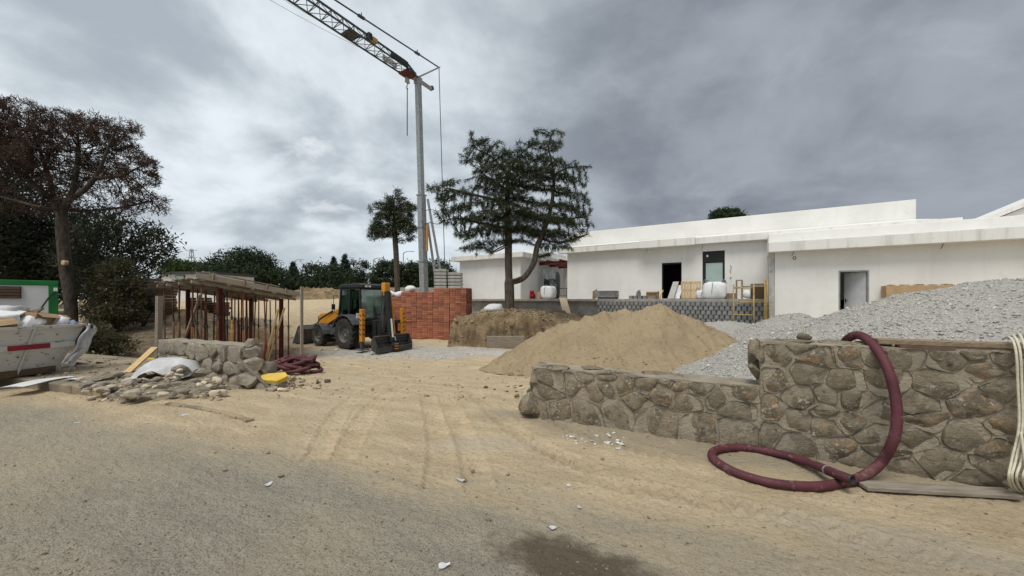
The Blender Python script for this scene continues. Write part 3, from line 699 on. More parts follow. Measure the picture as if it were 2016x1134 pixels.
for a, c, n, lo, hi in ((ul - .5, pu0, -.45, EZ, EZ + .33), (pu0, pu1, -.72, EZ - .05, EZ + .37), (pu1, 11.3, -.45, EZ, EZ + .35)):
    b = MB(); fbox(b, a, c, n, .0, lo, hi); b.build('eave', M['fascia'], cb_, bevel=.012)
b = MB(); fbox(b, -7.6, 10.87, 3.0, 9.05, EZ + .285, 6.65); b.build('parapet', M['plaster'], cb_, bevel=.02)
# low sloping white roof between eave and parapet
b = MB(); b.add([fp(ul - .4, -.40, EZ + .36), fp(10.7, -.40, EZ + .36), fp(10.7, 2.98, EZ + .95), fp(ul - .4, 2.98, EZ + .95), fp(ul - .4, 2.98, EZ + .30), fp(10.7, 2.98, EZ + .30)], [(0, 1, 2, 3), (0, 3, 4), (1, 5, 2)]); b.build('roof_slope', M['plaster'], cb_)
# door 1: dark opening with steel frame
fr = MB(); fbox(fr, d1[0], d1[0] + .06, .02, .2, TZ + .004, z1); fbox(fr, d1[1] - .04, d1[1], .02, .2, TZ + .004, z1); fbox(fr, d1[0] + .06, d1[1] - .04, .02, .2, z1 - .09, z1 - .003); fr.build('door_frame', M['frame_black'], cb_)
# door 2: black transom over a film covered leaf
fr = MB(); fbox(fr, d2[0] + .002, d2[0] + .13, .03, .16, TZ + .004, z2 - .003); fbox(fr, d2[1] - .09, d2[1] - .002, .03, .16, TZ + .004, z2 - .003); fbox(fr, d2[0] + .13, d2[1] - .09, .03, .16, z2 - .62, z2 - .003); df = fr.build('door_frame', M['frame_black'], cb_)
b = MB(); fbox(b, d2[0] + .16, d2[1] - .11, .07, .12, TZ + .02, z2 - .65); dl = b.build('door', M['door_film'], cb_)
b = MB(); q = fp(d2[0] + .22, .04, TZ + 1.02); b.tube([q, q - Nn * .05, q - Nn * .05 + U * .11], .013, 6); b.build('handle', M['frame_black'], dl)
b = MB(); fbox(b, d2[0] + .20, d2[0] + .28, .018, .028, z2 - .32, z2 - .20); b.build('label_plate', M['stripe_white'], df)
for px, n, ln in ((1273, -.6, .28), (1382, -.30, .35)):               # cables hanging from the eave
    u = fu(px, n); b = MB(); q = fp(u, n, EZ - .02); b.tube([q + Z * .05, q - Z * ln * .4 + U * .03, q - Z * ln * .8 - U * .02, q - Z * ln + U * .03], .008, 5); b.build('cable', M['frame_black'], cb_)
for px, py, hh in ((1438, 530, .42), (1438, 547, .09)):
    u = fu(px, -.01); z = fz(py, u, -.01); b = MB(); b.tube([fp(u, -.012, z + hh / 2), fp(u + .05, -.014, z + hh / 5), fp(u - .02, -.014, z - hh / 5), fp(u + .03, -.012, z - hh / 2)], .012, 5); b.build('cable', M['dark_steel'], cb_)
# --- left building
lb = bthing('white_building', 'small white flat roofed building behind the cedar trunk', -13, .25, TZ)
L0, L1 = -16.13, -10.36
sd_n = [(.25 + 3.6, .25 + 4.5)]
b = MB(); fbox(b, L0, L1, .25, .5, TZ - .05, EZ + .1); fbox(b, L0, L0 + .25, .5, 9.0, TZ - .05, EZ + .1); fbox(b, L0 + .25, L1, 8.75, 9.0, TZ - .05, EZ + .1)
fbox(b, L1 - .25, L1, .5, 4.3, TZ - .05, EZ + .1); fbox(b, L1 - .25, L1, 4.3, 5.2, TZ + 2.1, EZ + .1); fbox(b, L1 - .25, L1, 5.2, 8.75, TZ - .05, EZ + .1); b.build('wall', M['plaster'], lb)
b = MB(); fbox(b, L1 - .2, L1 - .12, 4.3, 5.2, TZ, TZ + 2.1); b.build('door', M['frame_black'], lb)
b = MB(); fbox(b, L0 - .5, L1 + .45, -.22, 9.3, EZ, EZ + .36); b.build('eave', M['fascia'], lb, bevel=.012)
b = MB(); fbox(b, L0 + 2.2, L1 - .2, 3.2, 9.0, EZ + .365, EZ + .95); b.build('parapet', M['plaster'], lb, bevel=.02)
# --- link between them: back wall, red steel roof beams
lk = bthing('link_passage', 'open passage with red steel roof beams between the two white buildings', -8.4, 7, TZ)
b = MB(); fbox(b, L1 + .005, ul - .005, 8.0, 8.2, TZ - .05, EZ + .3); b.build('wall', M['plaster'], lk)
for n, h in ((3.2, .26), (5.0, .26), (6.8, .26)):
    b = MB(); z = EZ - .10; fbox(b, L1 + .02, ul - .02, n - .07, n + .07, z - h, z - h + .02); fbox(b, L1 + .02, ul - .02, n - .07, n + .07, z - .02, z); fbox(b, L1 + .02, ul - .02, n - .01, n + .01, z - h + .02, z - .02); b.build('beam', M['red_steel'], lk)
for u in (-9.6, -8.5, -7.4):
    b = MB(); fbox(b, u - .05, u + .05, 3.0, 7.9, EZ - .095, EZ + .02); b.build('joist', M['red_steel'], lk)
# --- right building
rn = -2.44; ru0, ru1 = 4.81, 17.0; RZ = .60; RE = 3.80
rb = bthing('white_building', 'low white building with an open grey door behind the gravel heaps', 9, rn, RZ)
d3 = (fu(1651, rn), fu(1711, rn)); z3 = fz(533, d3[0], rn)
b = MB(); wall_with(b, ru0, ru1, rn, rn + .28, -.6, RE + .1, [(d3[0], d3[1], RZ, z3)]); fbox(b, ru0, ru0 + .28, rn + .28, -.75, -.6, RE + .1); fbox(b, ru1 - .28, ru1, rn + .28, 7, -.6, RE + .1); b.build('wall', M['plaster'], rb)
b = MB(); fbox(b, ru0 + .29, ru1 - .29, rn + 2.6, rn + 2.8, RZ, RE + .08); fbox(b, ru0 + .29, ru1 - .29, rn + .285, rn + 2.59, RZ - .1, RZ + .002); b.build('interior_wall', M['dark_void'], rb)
b = MB(); fbox(b, ru0 - .25, ru1 + .4, rn - .55, rn + .9, RE, RE + .43); b.build('eave', M['fascia'], rb, bevel=.012)
b = MB(); fbox(b, ru0 - .2, ru1 + .3, rn + .905, rn + 9, RE + .05, RE + 1.02); b.build('parapet', M['plaster'], rb, bevel=.02)
fr = MB(); fbox(fr, d3[0] + .002, d3[0] + .05, rn - .012, rn + .14, RZ, z3 - .002); fbox(fr, d3[1] - .05, d3[1] - .002, rn - .012, rn + .14, RZ, z3 - .002); fbox(fr, d3[0] + .05, d3[1] - .05, rn - .012, rn + .14, z3 - .06, z3 - .002); fr.build('door_frame', M['galv'], rb)
hg = fp(d3[1] - .06, rn + .13, 0); a = R(46); dd = (-U * math.cos(a) + Nn * math.sin(a)); W3 = d3[1] - d3[0] - .12
b = MB(); b.box(hg + dd * W3 / 2 + Z * (RZ + z3 - .07) / 2 + Z * .01, (W3, .05, z3 - RZ - .09), frame(dd, Z.cross(dd), Z)); dl = b.build('door', M['door_grey'], rb, bevel=.006)
b = MB(); fn_ = Z.cross(dd); fn_ = fn_ if fn_.dot(Nn) < 0 else -fn_; q = hg + dd * (W3 - .07) + Z * (RZ + 1.02); b.tube([q, q + fn_ * .07, q + fn_ * .07 - dd * .13], .014, 6); b.box(q + fn_ * .03, (.035, .012, .17), frame(dd, fn_, Z)); b.build('handle', M['frame_black'], dl)
for px, py in ((1563, 500), (1858, 482)):
    u = fu(px, rn - .3); b = MB(); q = fp(u, rn - .3, RE); b.tube([q + Z * .03, q - Z * .12 - U * .04, q - Z * .2 - U * .08], .012, 5); b.build('cable', M['frame_black'], rb)
u = fu(1564, rn); zc = fz(508, u, rn); b = MB(); b.tube([fp(u + .055 * math.cos(k * .628), rn - .012, zc + .07 * math.sin(k * .628)) for k in range(10)], .012, 5, closed=True); b.build('conduit_ring', M['dark_steel'], rb)
# corner pier of bare concrete
b = MB(); fbox(b, 4.585, 4.80, rn - .02, rn + .32, -.6, RE + .42); q = single('concrete_pier', b, M['rough_concrete'], 'narrow bare concrete pier at the corner of the low white building', 'pier', bevel=.015)
# --- gabled roof far right
gb = thing('gabled_building', 'white gable end rising behind the low white building', 'building', fp(15, 9, 0), math.atan2(U.y, U.x))
gu = fu(1928, 7.5); gz0 = fz(432, gu, 7.5); gu2 = fu(2016, 7.5); gz2 = fz(396, gu2, 7.5); sl = (gz2 - gz0) / (gu2 - gu); gw = 4.6
pts = [(0, -2), (0, gz0 - .25), (gw, gz0 - .25 + sl * gw), (2 * gw, gz0 - .25), (2 * gw, -2)]
b = MB(); b.prism(pts, U, Z, Nn, fp(gu + .2, 7.5, 0), 6); b.build('wall', M['plaster'], gb)
for s in (0, 1):
    b = MB(); pts = [(-.45, gz0 - .27 - sl * .25), (-.45, gz0 - .05 - sl * .25), (gw + .2, gz0 - .05 + sl * (gw + .4)), (gw + .2, gz0 - .235 + sl * (gw + .1))]
    if s: pts = [(2 * gw - x + (.005 if x > gw - .1 else 0), z) for x, z in pts][::-1]
    b.prism(pts, U, Z, Nn, fp(gu + .2, 7.3, 0), 6.4); b.build('roof', M['fascia'] if not s else M['fascia'], gb)
# ------------------------------------------------------------------ terrace and its block retaining wall
tw = -2.3; tu0, tu1 = fu(1175, tw), 4.57
b = MB(); fbox(b, -17.5, tu1, tw + .02, .0, TZ - .16, TZ - .02); fbox(b, -17.5, tu1, 0, 9.5, TZ - .16, TZ - .055); terr = struct(b.build('terrace', M['concrete'], None, bevel=.012))
b = MB(); fbox(b, -17.5, tu0 - .02, tw + .55, tw + .75, -.8, TZ - .165); struct(b.build('foundation_wall', M['rough_concrete']))
rw = thing('retaining_wall', 'retaining wall of dark grey split face concrete blocks carrying the terrace', 'wall', fp((tu0 + tu1) / 2, tw, -.55), math.atan2(U.y, U.x))
b = MB(); fbox(b, tu0, tu1, tw + .06, tw + .3, -.8, TZ - .165); b.build('backing', M['block'], rw)
BW, BH = .236, .215
def block_mesh():
    b = MB(); w, h = BW * .90, BH * .97; pts = [(-w / 2, 0), (-w * .34, -.055), (w * .34, -.055), (w / 2, 0), (w / 2, .12), (-w / 2, .12)]
    b.prism(pts, (1, 0, 0), (0, 1, 0), (0, 0, 1), (0, 0, 0), h); return b
src = None; base = fp((tu0 + tu1) / 2, tw, -.55); nrow = 9; Lw = tu1 - tu0; nb = int(Lw / BW)
for r in range(nrow):
    z = TZ - .165 - BH * (r + 1)
    for k in range(nb + 1):
        x = -Lw / 2 + BW * (k + .5 + (.5 if r % 2 else 0))
        if x > Lw / 2 - BW * .4: continue
        if r > 6 and k < nb - 14: continue
        if src is None: src = block_mesh().build('block', M['block'], rw, local=True, bevel=.012); c = src
        else: c = part_copy(src, rw, (0, 0, 0))
        c.location = (x, .0 + random.uniform(-.008, .008), z + .55); c.rotation_euler = (0, 0, random.uniform(-.04, .04))

# ------------------------------------------------------------------ rubble stone walls
def clip(poly, nx, ny, d):                                            # keep nx*x+ny*y <= d
    out = []
    for i in range(len(poly)):
        a, b = poly[i], poly[(i + 1) % len(poly)]; fa = nx * a[0] + ny * a[1] - d; fb = nx * b[0] + ny * b[1] - d
        if fa <= 0: out.append(a)
        if (fa < 0) != (fb < 0) and fa != fb: t = fa / (fa - fb); out.append((a[0] + (b[0] - a[0]) * t, a[1] + (b[1] - a[1]) * t))
    return out
def cells(seeds, bounds):
    res = []
    for i, s in enumerate(seeds):
        x0, x1, y0, y1 = bounds(s); poly = [(x0, y0), (x1, y0), (x1, y1), (x0, y1)]
        for j, q in enumerate(seeds):
            if i == j: continue
            k2 = 1.8; nx, ny = q[0] - s[0], (q[1] - s[1]) * k2; d = (q[0] ** 2 + k2 * q[1] ** 2 - s[0] ** 2 - k2 * s[1] ** 2) / 2
            poly = clip(poly, nx, ny, d)
            if len(poly) < 3: break
        if len(poly) >= 3: res.append(poly)
    return res
def stone(b, poly, joint, O, du, dn, depth, seed):
    c = np.mean(poly, 0); P = []
    for p in poly:
        v = np.array(p) - c; L = np.linalg.norm(v); P.append(c + v * max(.25, (L - joint) / L))
    for _ in range(1):
        Q = []
        for i in range(len(P)):
            a, d = P[i], P[(i + 1) % len(P)]
            k = random.uniform(.07, .2); k2 = random.uniform(.07, .2); Q += [a + (d - a) * t for t in (k, k + (1 - k - k2) * .33, k + (1 - k - k2) * .67, 1 - k2)]
        P = Q
    P = np.array(P); n = len(P); w = fbm(P[:, 0], P[:, 1], seed, 8, 3) * .032; dirs = (P - c); ln = np.linalg.norm(dirs, axis=1, keepdims=True); P = P + dirs / ln * w[:, None]
    size = float(ln.mean()); hgt = depth * (.75 + .5 * random.random()); tilt = (random.uniform(-.12, .12), random.uniform(-.12, .12)); V = []; Fc = []
    fc = [(np.array([math.cos(w_), math.sin(w_)]) * random.uniform(.1, .5), random.uniform(-.02, .5) * size) for w_ in (random.uniform(0, 6.28) for _k in range(4))]
    for s, h in ((1.0, -.06), (1.0, .4), (.95, .92), (.70, 1.0), (.36, 1.02)):
        q = c + (P - c) * s; nn = fbm(q[:, 0], q[:, 1], seed + 2, 9, 4) * .030 * (h > .1) + ((q - c) @ np.array(tilt)) * (h > .5)
        for gr, of in fc: nn = nn - np.maximum(0, (q - c) @ gr - of * np.linalg.norm(gr)) * (h > .4) * .8
        V += [O + du * float(a) + Z * float(z) + dn * float(max(hgt * h, -.06) + e) for (a, z), e in zip(q, nn)]
    V.append(O + du * float(c[0]) + Z * float(c[1]) + dn * float(hgt * 1.03))
    for r in range(4):
        for k in range(n): Fc.append((r * n + k, r * n + (k + 1) % n, (r + 1) * n + (k + 1) % n, (r + 1) * n + k))
    for k in range(n): Fc.append((4 * n + k, 4 * n + (k + 1) % n, 5 * n))
    return b.add(V, Fc)
def wobbly_core(b, O, du, dn, u0, u1, z0, z1, th, seed, step=.06, top=True):
    nu = max(3, int((u1 - u0) / step)); nz_ = max(3, int((z1 - z0) / step)); nt = 8
    def w(u, z, k, a): return a * float(fbm(u + k, z * 1.0 + 3 * k, seed, 5, 3)[0])
    topz = lambda u, t: z1 + w(u, t, 5, .022)
    b.grid(lambda i, j: O + du * (u0 + i * (u1 - u0)) + Z * ((z0 + j * (topz(u0 + i * (u1 - u0), 0) - z0))) + dn * w(u0 + i * (u1 - u0), z0 + j * (z1 - z0), 1, .012), nu, nz_)
    b.grid(lambda i, j: O + du * (u0 + i * (u1 - u0)) + Z * topz(u0 + i * (u1 - u0), j * th) - dn * (j * th) + dn * (w(u0 + i * (u1 - u0), z1, 1, .012) if j == 0 else 0), nu, nt)
    b.grid(lambda i, j: O + du * (u0 + i * (u1 - u0)) + Z * (topz(u0 + i * (u1 - u0), th) * (1 - j) + z0 * j) - dn * th, nu, 3)
    for e in (0, 1):
        uu = u1 if e else u0
        b.grid(lambda i, j: O + du * (uu + w(i, j, 8, .02)) - dn * (i * th) + Z * (z0 + j * (topz(uu, i * th) - z0)), nt, nz_)
    return b
# right wall
RA = Vector((.30, 5.45, 0)); RB = Vector((5.6, 5.61 - .513 * 5.6, 0)); rd = (RB - RA).normalized(); rnn = Vector((rd.y, -rd.x, 0))     # rnn points to the road
RL = (RB - RA).length
def wall_uv(px, py):
    k = (px - CX) / F; den = rd.x - k * rd.y; u = (k * RA.y - RA.x) / den; Y = RA.y + rd.y * u; return (u, CH - (py - HOR) / F * Y)
LOWZ, HIZ = .715, 1.225; US = wall_uv(1497, 700)[0]
rwall = thing('stone_wall', 'long rubble stone wall with a tall section, red hose hanging over it', 'wall', (RA + RB) / 2, math.atan2(rd.y, rd.x))
b = MB(); wobbly_core(b, RA, rd, rnn, 0, US, -.08, LOWZ, .42, 3); wobbly_core(b, RA, rd, rnn, US, RL, -.08, HIZ, .42, 6); b.build('mortar_core', M['mortar'], rwall, True)
S7 = [(245, 430), (360, 440), (490, 505), (455, 402), (120, 600), (265, 610), (200, 515), (440, 625), (650, 620), (715, 465), (590, 470), (840, 462), (780, 560), (935, 500), (910, 680), (1110, 550), (1060, 458), (1190, 488), (1200, 720), (1310, 540), (1440, 510), (1430, 605), (1410, 740), (560, 400), (1000, 420), (60, 700)]
S8 = [(410, 225), (410, 370), (625, 340), (610, 178), (690, 235), (870, 235), (860, 385), (1070, 390), (620, 495), (735, 490), (885, 500), (370, 540), (590, 620), (725, 560), (870, 620), (715, 640), (360, 690), (1020, 700), (790, 770), (1170, 220), (1420, 400), (1480, 262), (1600, 230), (1780, 240), (1640, 320), (1600, 530), (1800, 430), (1260, 530), (1320, 630), (1050, 570), (1250, 710), (1550, 690), (1800, 640), (1790, 800), (1400, 870), (1740, 900), (1080, 800), (930, 860), (550, 760), (1000, 230), (300, 280), (1950, 300), (1960, 480), (1980, 640), (1930, 760), (1600, 960), (1900, 900), (1180, 900), (1990, 850), (2080, 330), (2090, 500), (2090, 700), (2080, 850)]
seeds = [wall_uv(1020 + a * .2998, 620 + c * .2998) for a, c in S7] + [wall_uv(1380 + a * .3351, 620 + c * .3351) for a, c in S8]
seeds = [s for s in seeds if -.1 < s[0] < RL + .2 and s[1] > -.1]
bnd = lambda s: (.0, US - .005, -.04, LOWZ - .01) if s[0] < US else (US + .005, RL, -.04, HIZ - .01)
def bnd2(s): return bnd(s)
for i, poly in enumerate(cells([s for s in seeds if s[0] < US] + [(US - .2, -.6)], lambda s: (.0, US - .0, -.04, LOWZ - .005)) + cells([s for s in seeds if s[0] >= US], lambda s: (US + .0, RL, -.04, HIZ - .005))):
    A = abs(sum(poly[k][0] * poly[(k + 1) % len(poly)][1] - poly[(k + 1) % len(poly)][0] * poly[k][1] for k in range(len(poly)))) / 2
    if A < .004: continue
    b = MB(); stone(b, poly, random.choice((.005, .009, .016, .024)), RA, rd, rnn, .028, i * 1.37); b.build('stone', M['stone'], rwall, 'auto')
# broken ends: rough stones at the left end and at the step, cap stones
k = 0
for (u, z, n, d) in ((-.04, .16, -.02, (.30, .34, .36)), (-.02, .30, -.24, (.3, .3, .3)), (.02, .50, -.16, (.26, .30, .30)), (-.06, .12, -.34, (.3, .28, .3)), (.05, .63, -.32, (.24, .26, .18)),
                     (US - .015, HIZ - .12, -.14, (.16, .34, .24)), (US - .02, HIZ - .34, -.16, (.18, .36, .26)), (US - .01, HIZ - .2, -.34, (.14, .2, .3))):
    b = MB(); b.rock(RA + rd * u + rnn * n + Z * z, d, k + .3, 3, .45, math.atan2(rd.y, rd.x)); b.build('stone', M['stone'], rwall, 'auto'); k += 1
for u, w, n, zz in ((.32, .5, -.10, LOWZ), (.8, .42, -.26, LOWZ), (1.22, .5, -.12, LOWZ), (1.7, .46, -.24, LOWZ), (US + .3, .5, -.12, HIZ), (US + .75, .4, -.22, HIZ), (US + 1.0, .3, -.3, HIZ)):
    b = MB(); b.rock(RA + rd * u + rnn * n + Z * (zz - .005), (w, .26, .055), u + 9, 3, .35, math.atan2(rd.y, rd.x), 2.0); b.build('cap_stone', M['stone'], rwall, True)
b = MB(); q = RA + rd * (US + .42) - rnn * .2; b.rock(q + Z * (HIZ + .05), (.13, .1, .09), 4.4, 2, .4); single('loose_stone', b, M['stone'], 'small loose stone lying on top of the tall stone wall', 'stone', smooth=True)
# left wall
LA = Vector((-8.05, 8.55, 0)); LB = Vector((-5.0, 7.28, 0)); ld = (LB - LA).normalized(); lnn = Vector((ld.y, -ld.x, 0)); LL = (LB - LA).length
lwall = thing('stone_wall', 'short grey stone wall in front of the timber formwork, crumbling at one end', 'wall', (LA + LB) / 2, math.atan2(ld.y, ld.x))
LZ0, LZ1 = -.12, .76
b = MB(); wobbly_core(b, LA, ld, lnn, 0, LL - .35, LZ0 - .1, LZ1, .42, 9); b.build('mortar_core', M['mortar'], lwall, True)
seeds = []
rows = [(.02, .34, 9), (.31, .36, 8), (.62, .28, 9)]
for zc, hh, n in rows:
    for i in range(n): seeds.append(((i + .5 + random.uniform(-.22, .22)) * LL / n, zc + random.uniform(-.07, .07)))
for i, poly in enumerate(cells(seeds, lambda s: (0, LL - .3, LZ0, LZ1 - .005))):
    b = MB(); stone(b, poly, .012, LA, ld, lnn, .075, 50 + i * 1.7); b.build('stone', M['stone_grey'], lwall, 'auto')
for (u, z, n, d) in ((LL - .30, .64, -.16, (.34, .34, .26)), (LL - .22, .40, -.12, (.42, .40, .30)), (LL - .12, .12, -.05, (.44, .42, .38)), (LL - .02, -.05, -.25, (.42, .4, .34)), (LL - .18, .2, -.34, (.4, .4, .4)), (LL - .34, .80, -.18, (.28, .26, .18)), (LL + .16, -.12, .05, (.32, .3, .22)), (LL + .42, -.09, -.05, (.50, .34, .20)), (LL + .30, -.02, -.3, (.35, .3, .3)), (.05, .5, -.2, (.3, .34, .36)), (.0, .15, -.2, (.34, .36, .4))):
    b = MB(); b.rock(LA + ld * u + lnn * n + Z * z, d, u * 3 + z, 3, .4, math.atan2(ld.y, ld.x)); b.build('stone', M['stone_grey'], lwall, 'auto')
# ------------------------------------------------------------------ trees
def colonize(att, nodes, par, step, infl, kill, iters, grav=0.0, rs=None):
    P = [np.array(p, float) for p in nodes]; par = list(par); att = np.array(att, float); alive = np.ones(len(att), bool)
    near = np.full(len(att), 1e9); ni = np.zeros(len(att), int); N = np.array(P)
    for s in range(0, len(N)):
        d = np.linalg.norm(att - N[s], axis=1); m = d < near; near[m] = d[m]; ni[m] = s
    rs = rs or np.random.default_rng(3)
    for _ in range(iters):
        m = alive & (near < infl)
        if not m.any():
            if not alive.any(): break
            m = alive & (near < near[alive].min() + step)
        idx = np.unique(ni[m]); new = []
        for i in idx:
            a = att[m & (ni == i)]; v = a - P[i]; v /= (np.linalg.norm(v, axis=1, keepdims=True) + 1e-9); d = v.sum(0) + rs.normal(0, .12, 3); d[2] -= grav * len(a)
            L = np.linalg.norm(d)
            if L < 1e-3: continue
            q = P[i] + d / L * step; new.append((q, i))
        if not new: break
        for q, i in new:
            P.append(q); par.append(i); s = len(P) - 1
            d = np.linalg.norm(att - q, axis=1); mm = alive & (d < near); near[mm] = d[mm]; ni[mm] = s
        alive &= near > kill
    return np.array(P), np.array(par)
def radii(P, par, tip, expo=2.4, rmax=None):
    n = len(P); r = np.zeros(n); kids = np.zeros(n, int)
    for i in range(n):
        if par[i] >= 0: kids[par[i]] += 1
    acc = np.zeros(n)
    for i in range(n - 1, -1, -1):
        v = tip ** expo if kids[i] == 0 else acc[i]
        r[i] = v ** (1 / expo)
        if par[i] >= 0: acc[par[i]] += v
    if rmax: q = np.clip((r - tip) / (r[0] - tip), 0, 1); r = tip + (rmax - tip) * q * (1 if r[0] >= rmax else (r[0] / rmax + (1 - r[0] / rmax) * q ** 2))
    return r, kids
def branch_mesh(P, par, r, name, mat, parent, lo=0., hi=9e9, seg=5):
    b = MB(); kids = {}
    sel = [i for i in range(len(P)) if par[i] >= 0 and lo <= r[i] < hi]
    V = []; T = []
    for i in sel:
        a, c = P[par[i]], P[i]; t = c - a; L = np.linalg.norm(t)
        if L < 1e-5: continue
        t /= L; u = np.array([0, 0, 1.]) if abs(t[2]) < .9 else np.array([1., 0, 0]); x = np.cross(t, u); x /= np.linalg.norm(x); y = np.cross(t, x); o = len(V)
        sg = seg if r[i] > .03 else 4 if r[i] > .012 else 3
        ra = min(r[par[i]], r[i] * 1.35)
        for (c0, rr) in ((a, ra), (c, r[i])):
            for k in range(sg):
                q = 2 * math.pi * k / sg; V.append(c0 + (x * math.cos(q) + y * math.sin(q)) * rr)
        for k in range(sg):
            k2 = (k + 1) % sg; T += [(o + k, o + k2, o + sg + k2), (o + k, o + sg + k2, o + sg + k)]
    return fastmesh(name, V, T, mat, parent, True) if V else None
def tufts(pts, n_per, length, width, spread, droop=0., rs=None, dirs=None, jitter=.1):
    rs = rs or RNG; n = len(pts) * n_per; p = np.repeat(np.asarray(pts), n_per, 0) + rs.normal(0, jitter, (n, 3))
    d = rs.normal(0, 1, (n, 3))
    if dirs is not None: d = d * spread + np.repeat(dirs, n_per, 0)
    d[:, 2] -= droop; d /= np.linalg.norm(d, axis=1, keepdims=True) + 1e-9
    s = np.cross(d, rs.normal(0, 1, (n, 3))); s /= np.linalg.norm(s, axis=1, keepdims=True) + 1e-9
    L = length * rs.uniform(.55, 1.3, (n, 1)); w = width * rs.uniform(.6, 1.3, (n, 1))
    V = np.stack([p - s * w / 2, p + s * w / 2, p + d * L + s * w * .15, p + d * L - s * w * .15], 1).reshape(-1, 3)
    T = (np.array([(0, 1, 2, 3)])[None] + (np.arange(n) * 4)[:, None, None]).reshape(-1, 4)
    return V, T
def in_blobs(blobs, n, rs, hollow=0.0):                                # random points in a union of ellipsoids
    out = []; vol = np.array([b[3] * b[4] * b[5] for b in blobs]); ks = rs.choice(len(blobs), n, p=vol / vol.sum())
    d = rs.normal(0, 1, (n, 3)); d /= np.linalg.norm(d, axis=1, keepdims=True); r = (hollow + (1 - hollow) * rs.random(n)) ** (1 / 3)
    B = np.array(blobs); return B[ks, :3] + d * r[:, None] * B[ks, 3:6]
def pblob(px, py, Y, rx, rz, ry=None):                                 # a blob given by photo column and row at depth Y, radii in photo pixels
    c = at(px, py, Y); k = Y / F; return (c.x, c.y, c.z, rx * k, (ry if ry else rx * k * .8), rz * k)
def tree(name, label, cat, trunk, blobs, natt, step, infl, kill, tip, rmax, leaf, nper, ll, lw, leafm, barkm, seed, iters=120, droop=.0, grav=0., tipmax=2.2, jit=.10, group=None, spread=1.0, hollow=.0, leafsel=None, tier=0., merge=False, extra=None):
    rs = np.random.default_rng(seed); att = in_blobs(blobs, natt, rs, hollow)
    if tier:
        c0 = att[:, :2].mean(0); ph = att[:, 2] + .16 * np.hypot(att[:, 0] - c0[0], att[:, 1] - c0[1]) + .8 * fbm(att[:, 0], att[:, 1], 0, .5, 3); f = ph / tier - np.round(ph / tier); att[:, 2] -= f * tier * .46
    tp = [np.array(p) for p in crom(trunk, 6)]; par = [-1] + list(range(len(tp) - 1))
    if extra:
        for br in extra:
            e = [np.array(p) for p in crom(br, 6)]; i0 = int(np.argmin([np.linalg.norm(q - e[0]) for q in tp])); 
            for k, q in enumerate(e): tp.append(q); par.append(i0 if k == 0 else len(tp) - 2)
    P, par = colonize(att, tp, par, step, infl, kill, iters, grav, rs); r, kids = radii(P, par, tip, 2.3, rmax)
    root = thing(name, label, cat, Vector(trunk[0]), 0, group)
    if merge: branch_mesh(P, par, r, 'trunk', barkm, root, 0, 9e9, 7)
    else: branch_mesh(P, par, r, 'trunk', barkm, root, rmax * .22, 9e9, 9); branch_mesh(P, par, r, 'branches', M['twig'], root, 0, rmax * .22, 5)
    m = (r < tip * tipmax) & (par >= 0)
    m[:len(crom(trunk, 6))] = False
    pts = P[m]; dirs = P[m] - P[par[m]]; dirs /= np.linalg.norm(dirs, axis=1, keepdims=True) + 1e-9
    if leafsel is not None:
        k = leafsel(pts, rs); pts, dirs = pts[k], dirs[k]
    V, T = tufts(pts, nper, ll, lw, spread, droop, rs, dirs, jit)
    c = fastmesh('crown', V, T, leafm, root, False, None, 4)
    return root, P, r, par
# cedar on the bank ---------------------------------------------------------------
CY = 19.0
cz = float(bank_z(np.array([gx(1003, CY)]), np.array([CY]))[0]) - .08
def cp(px, py, dy=0.): return at(px, py, CY + dy)
tr = [Vector((gx(1003, CY), CY, cz)), cp(1003, 575), cp(1001, 520), cp(1001, 470, .1), cp(1000, 420, .1), cp(998, 375, .2), cp(1002, 335, .1)]
ex = [[cp(1006, 556), cp(1030, 548, -.2), cp(1050, 520, -.3), cp(1057, 488, -.3), cp(1066, 465, -.3), cp(1082, 420, -.2), cp(1090, 370), cp(1088, 330), cp(1080, 285), cp(1090, 258)],   # the curved second leader
      [cp(1001, 480), cp(980, 490, -.2), cp(968, 497, -.4)],
      [cp(1001, 450), cp(950, 440, .2), cp(900, 430, .3), cp(868, 437, .4)], [cp(1000, 400), cp(940, 385, -.3), cp(880, 370, -.6)], [cp(999, 375), cp(955, 345, .4), cp(920, 315, .6)],
      [cp(1062, 470), cp(1100, 478, -.3), cp(1130, 472, -.5), cp(1155, 462, -.6)], [cp(1085, 430), cp(1120, 430, .4), cp(1150, 428, .6)], [cp(1056, 505, -.3), cp(1068, 503, -.4), cp(1082, 500, -.5)], [cp(1090, 345), cp(1120, 330), cp(1160, 328)],
      [cp(998, 345), cp(970, 310, -.3), cp(935, 290, -.4), cp(928, 262, -.4)], [cp(1000, 340), cp(1020, 310, .3), cp(1045, 285, .5)]]
bl = [pblob(875, 372, CY, 42, 18), pblob(905, 400, CY, 50, 42), pblob(935, 310, CY, 34, 22), pblob(928, 275, CY, 10, 18), pblob(960, 300, CY, 40, 26), pblob(1000, 350, CY, 70, 42), pblob(1060, 340, CY, 60, 40), pblob(1075, 290, CY, 36, 34), pblob(1100, 262, CY, 14, 16), pblob(1062, 262, CY, 20, 12),
      pblob(1110, 370, CY, 48, 50), pblob(1130, 425, CY, 42, 42), pblob(1080, 440, CY, 60, 40), pblob(1010, 430, CY, 70, 50), pblob(940, 440, CY, 50, 46), pblob(930, 480, CY, 28, 22), pblob(1090, 480, CY, 45, 14), pblob(1150, 400, CY, 22, 30), pblob(880, 420, CY, 26, 26), pblob(1120, 325, CY, 36, 8)]
bl = [(x, y, z, a, c * .95, e) for x, y, z, a, c, e in bl]
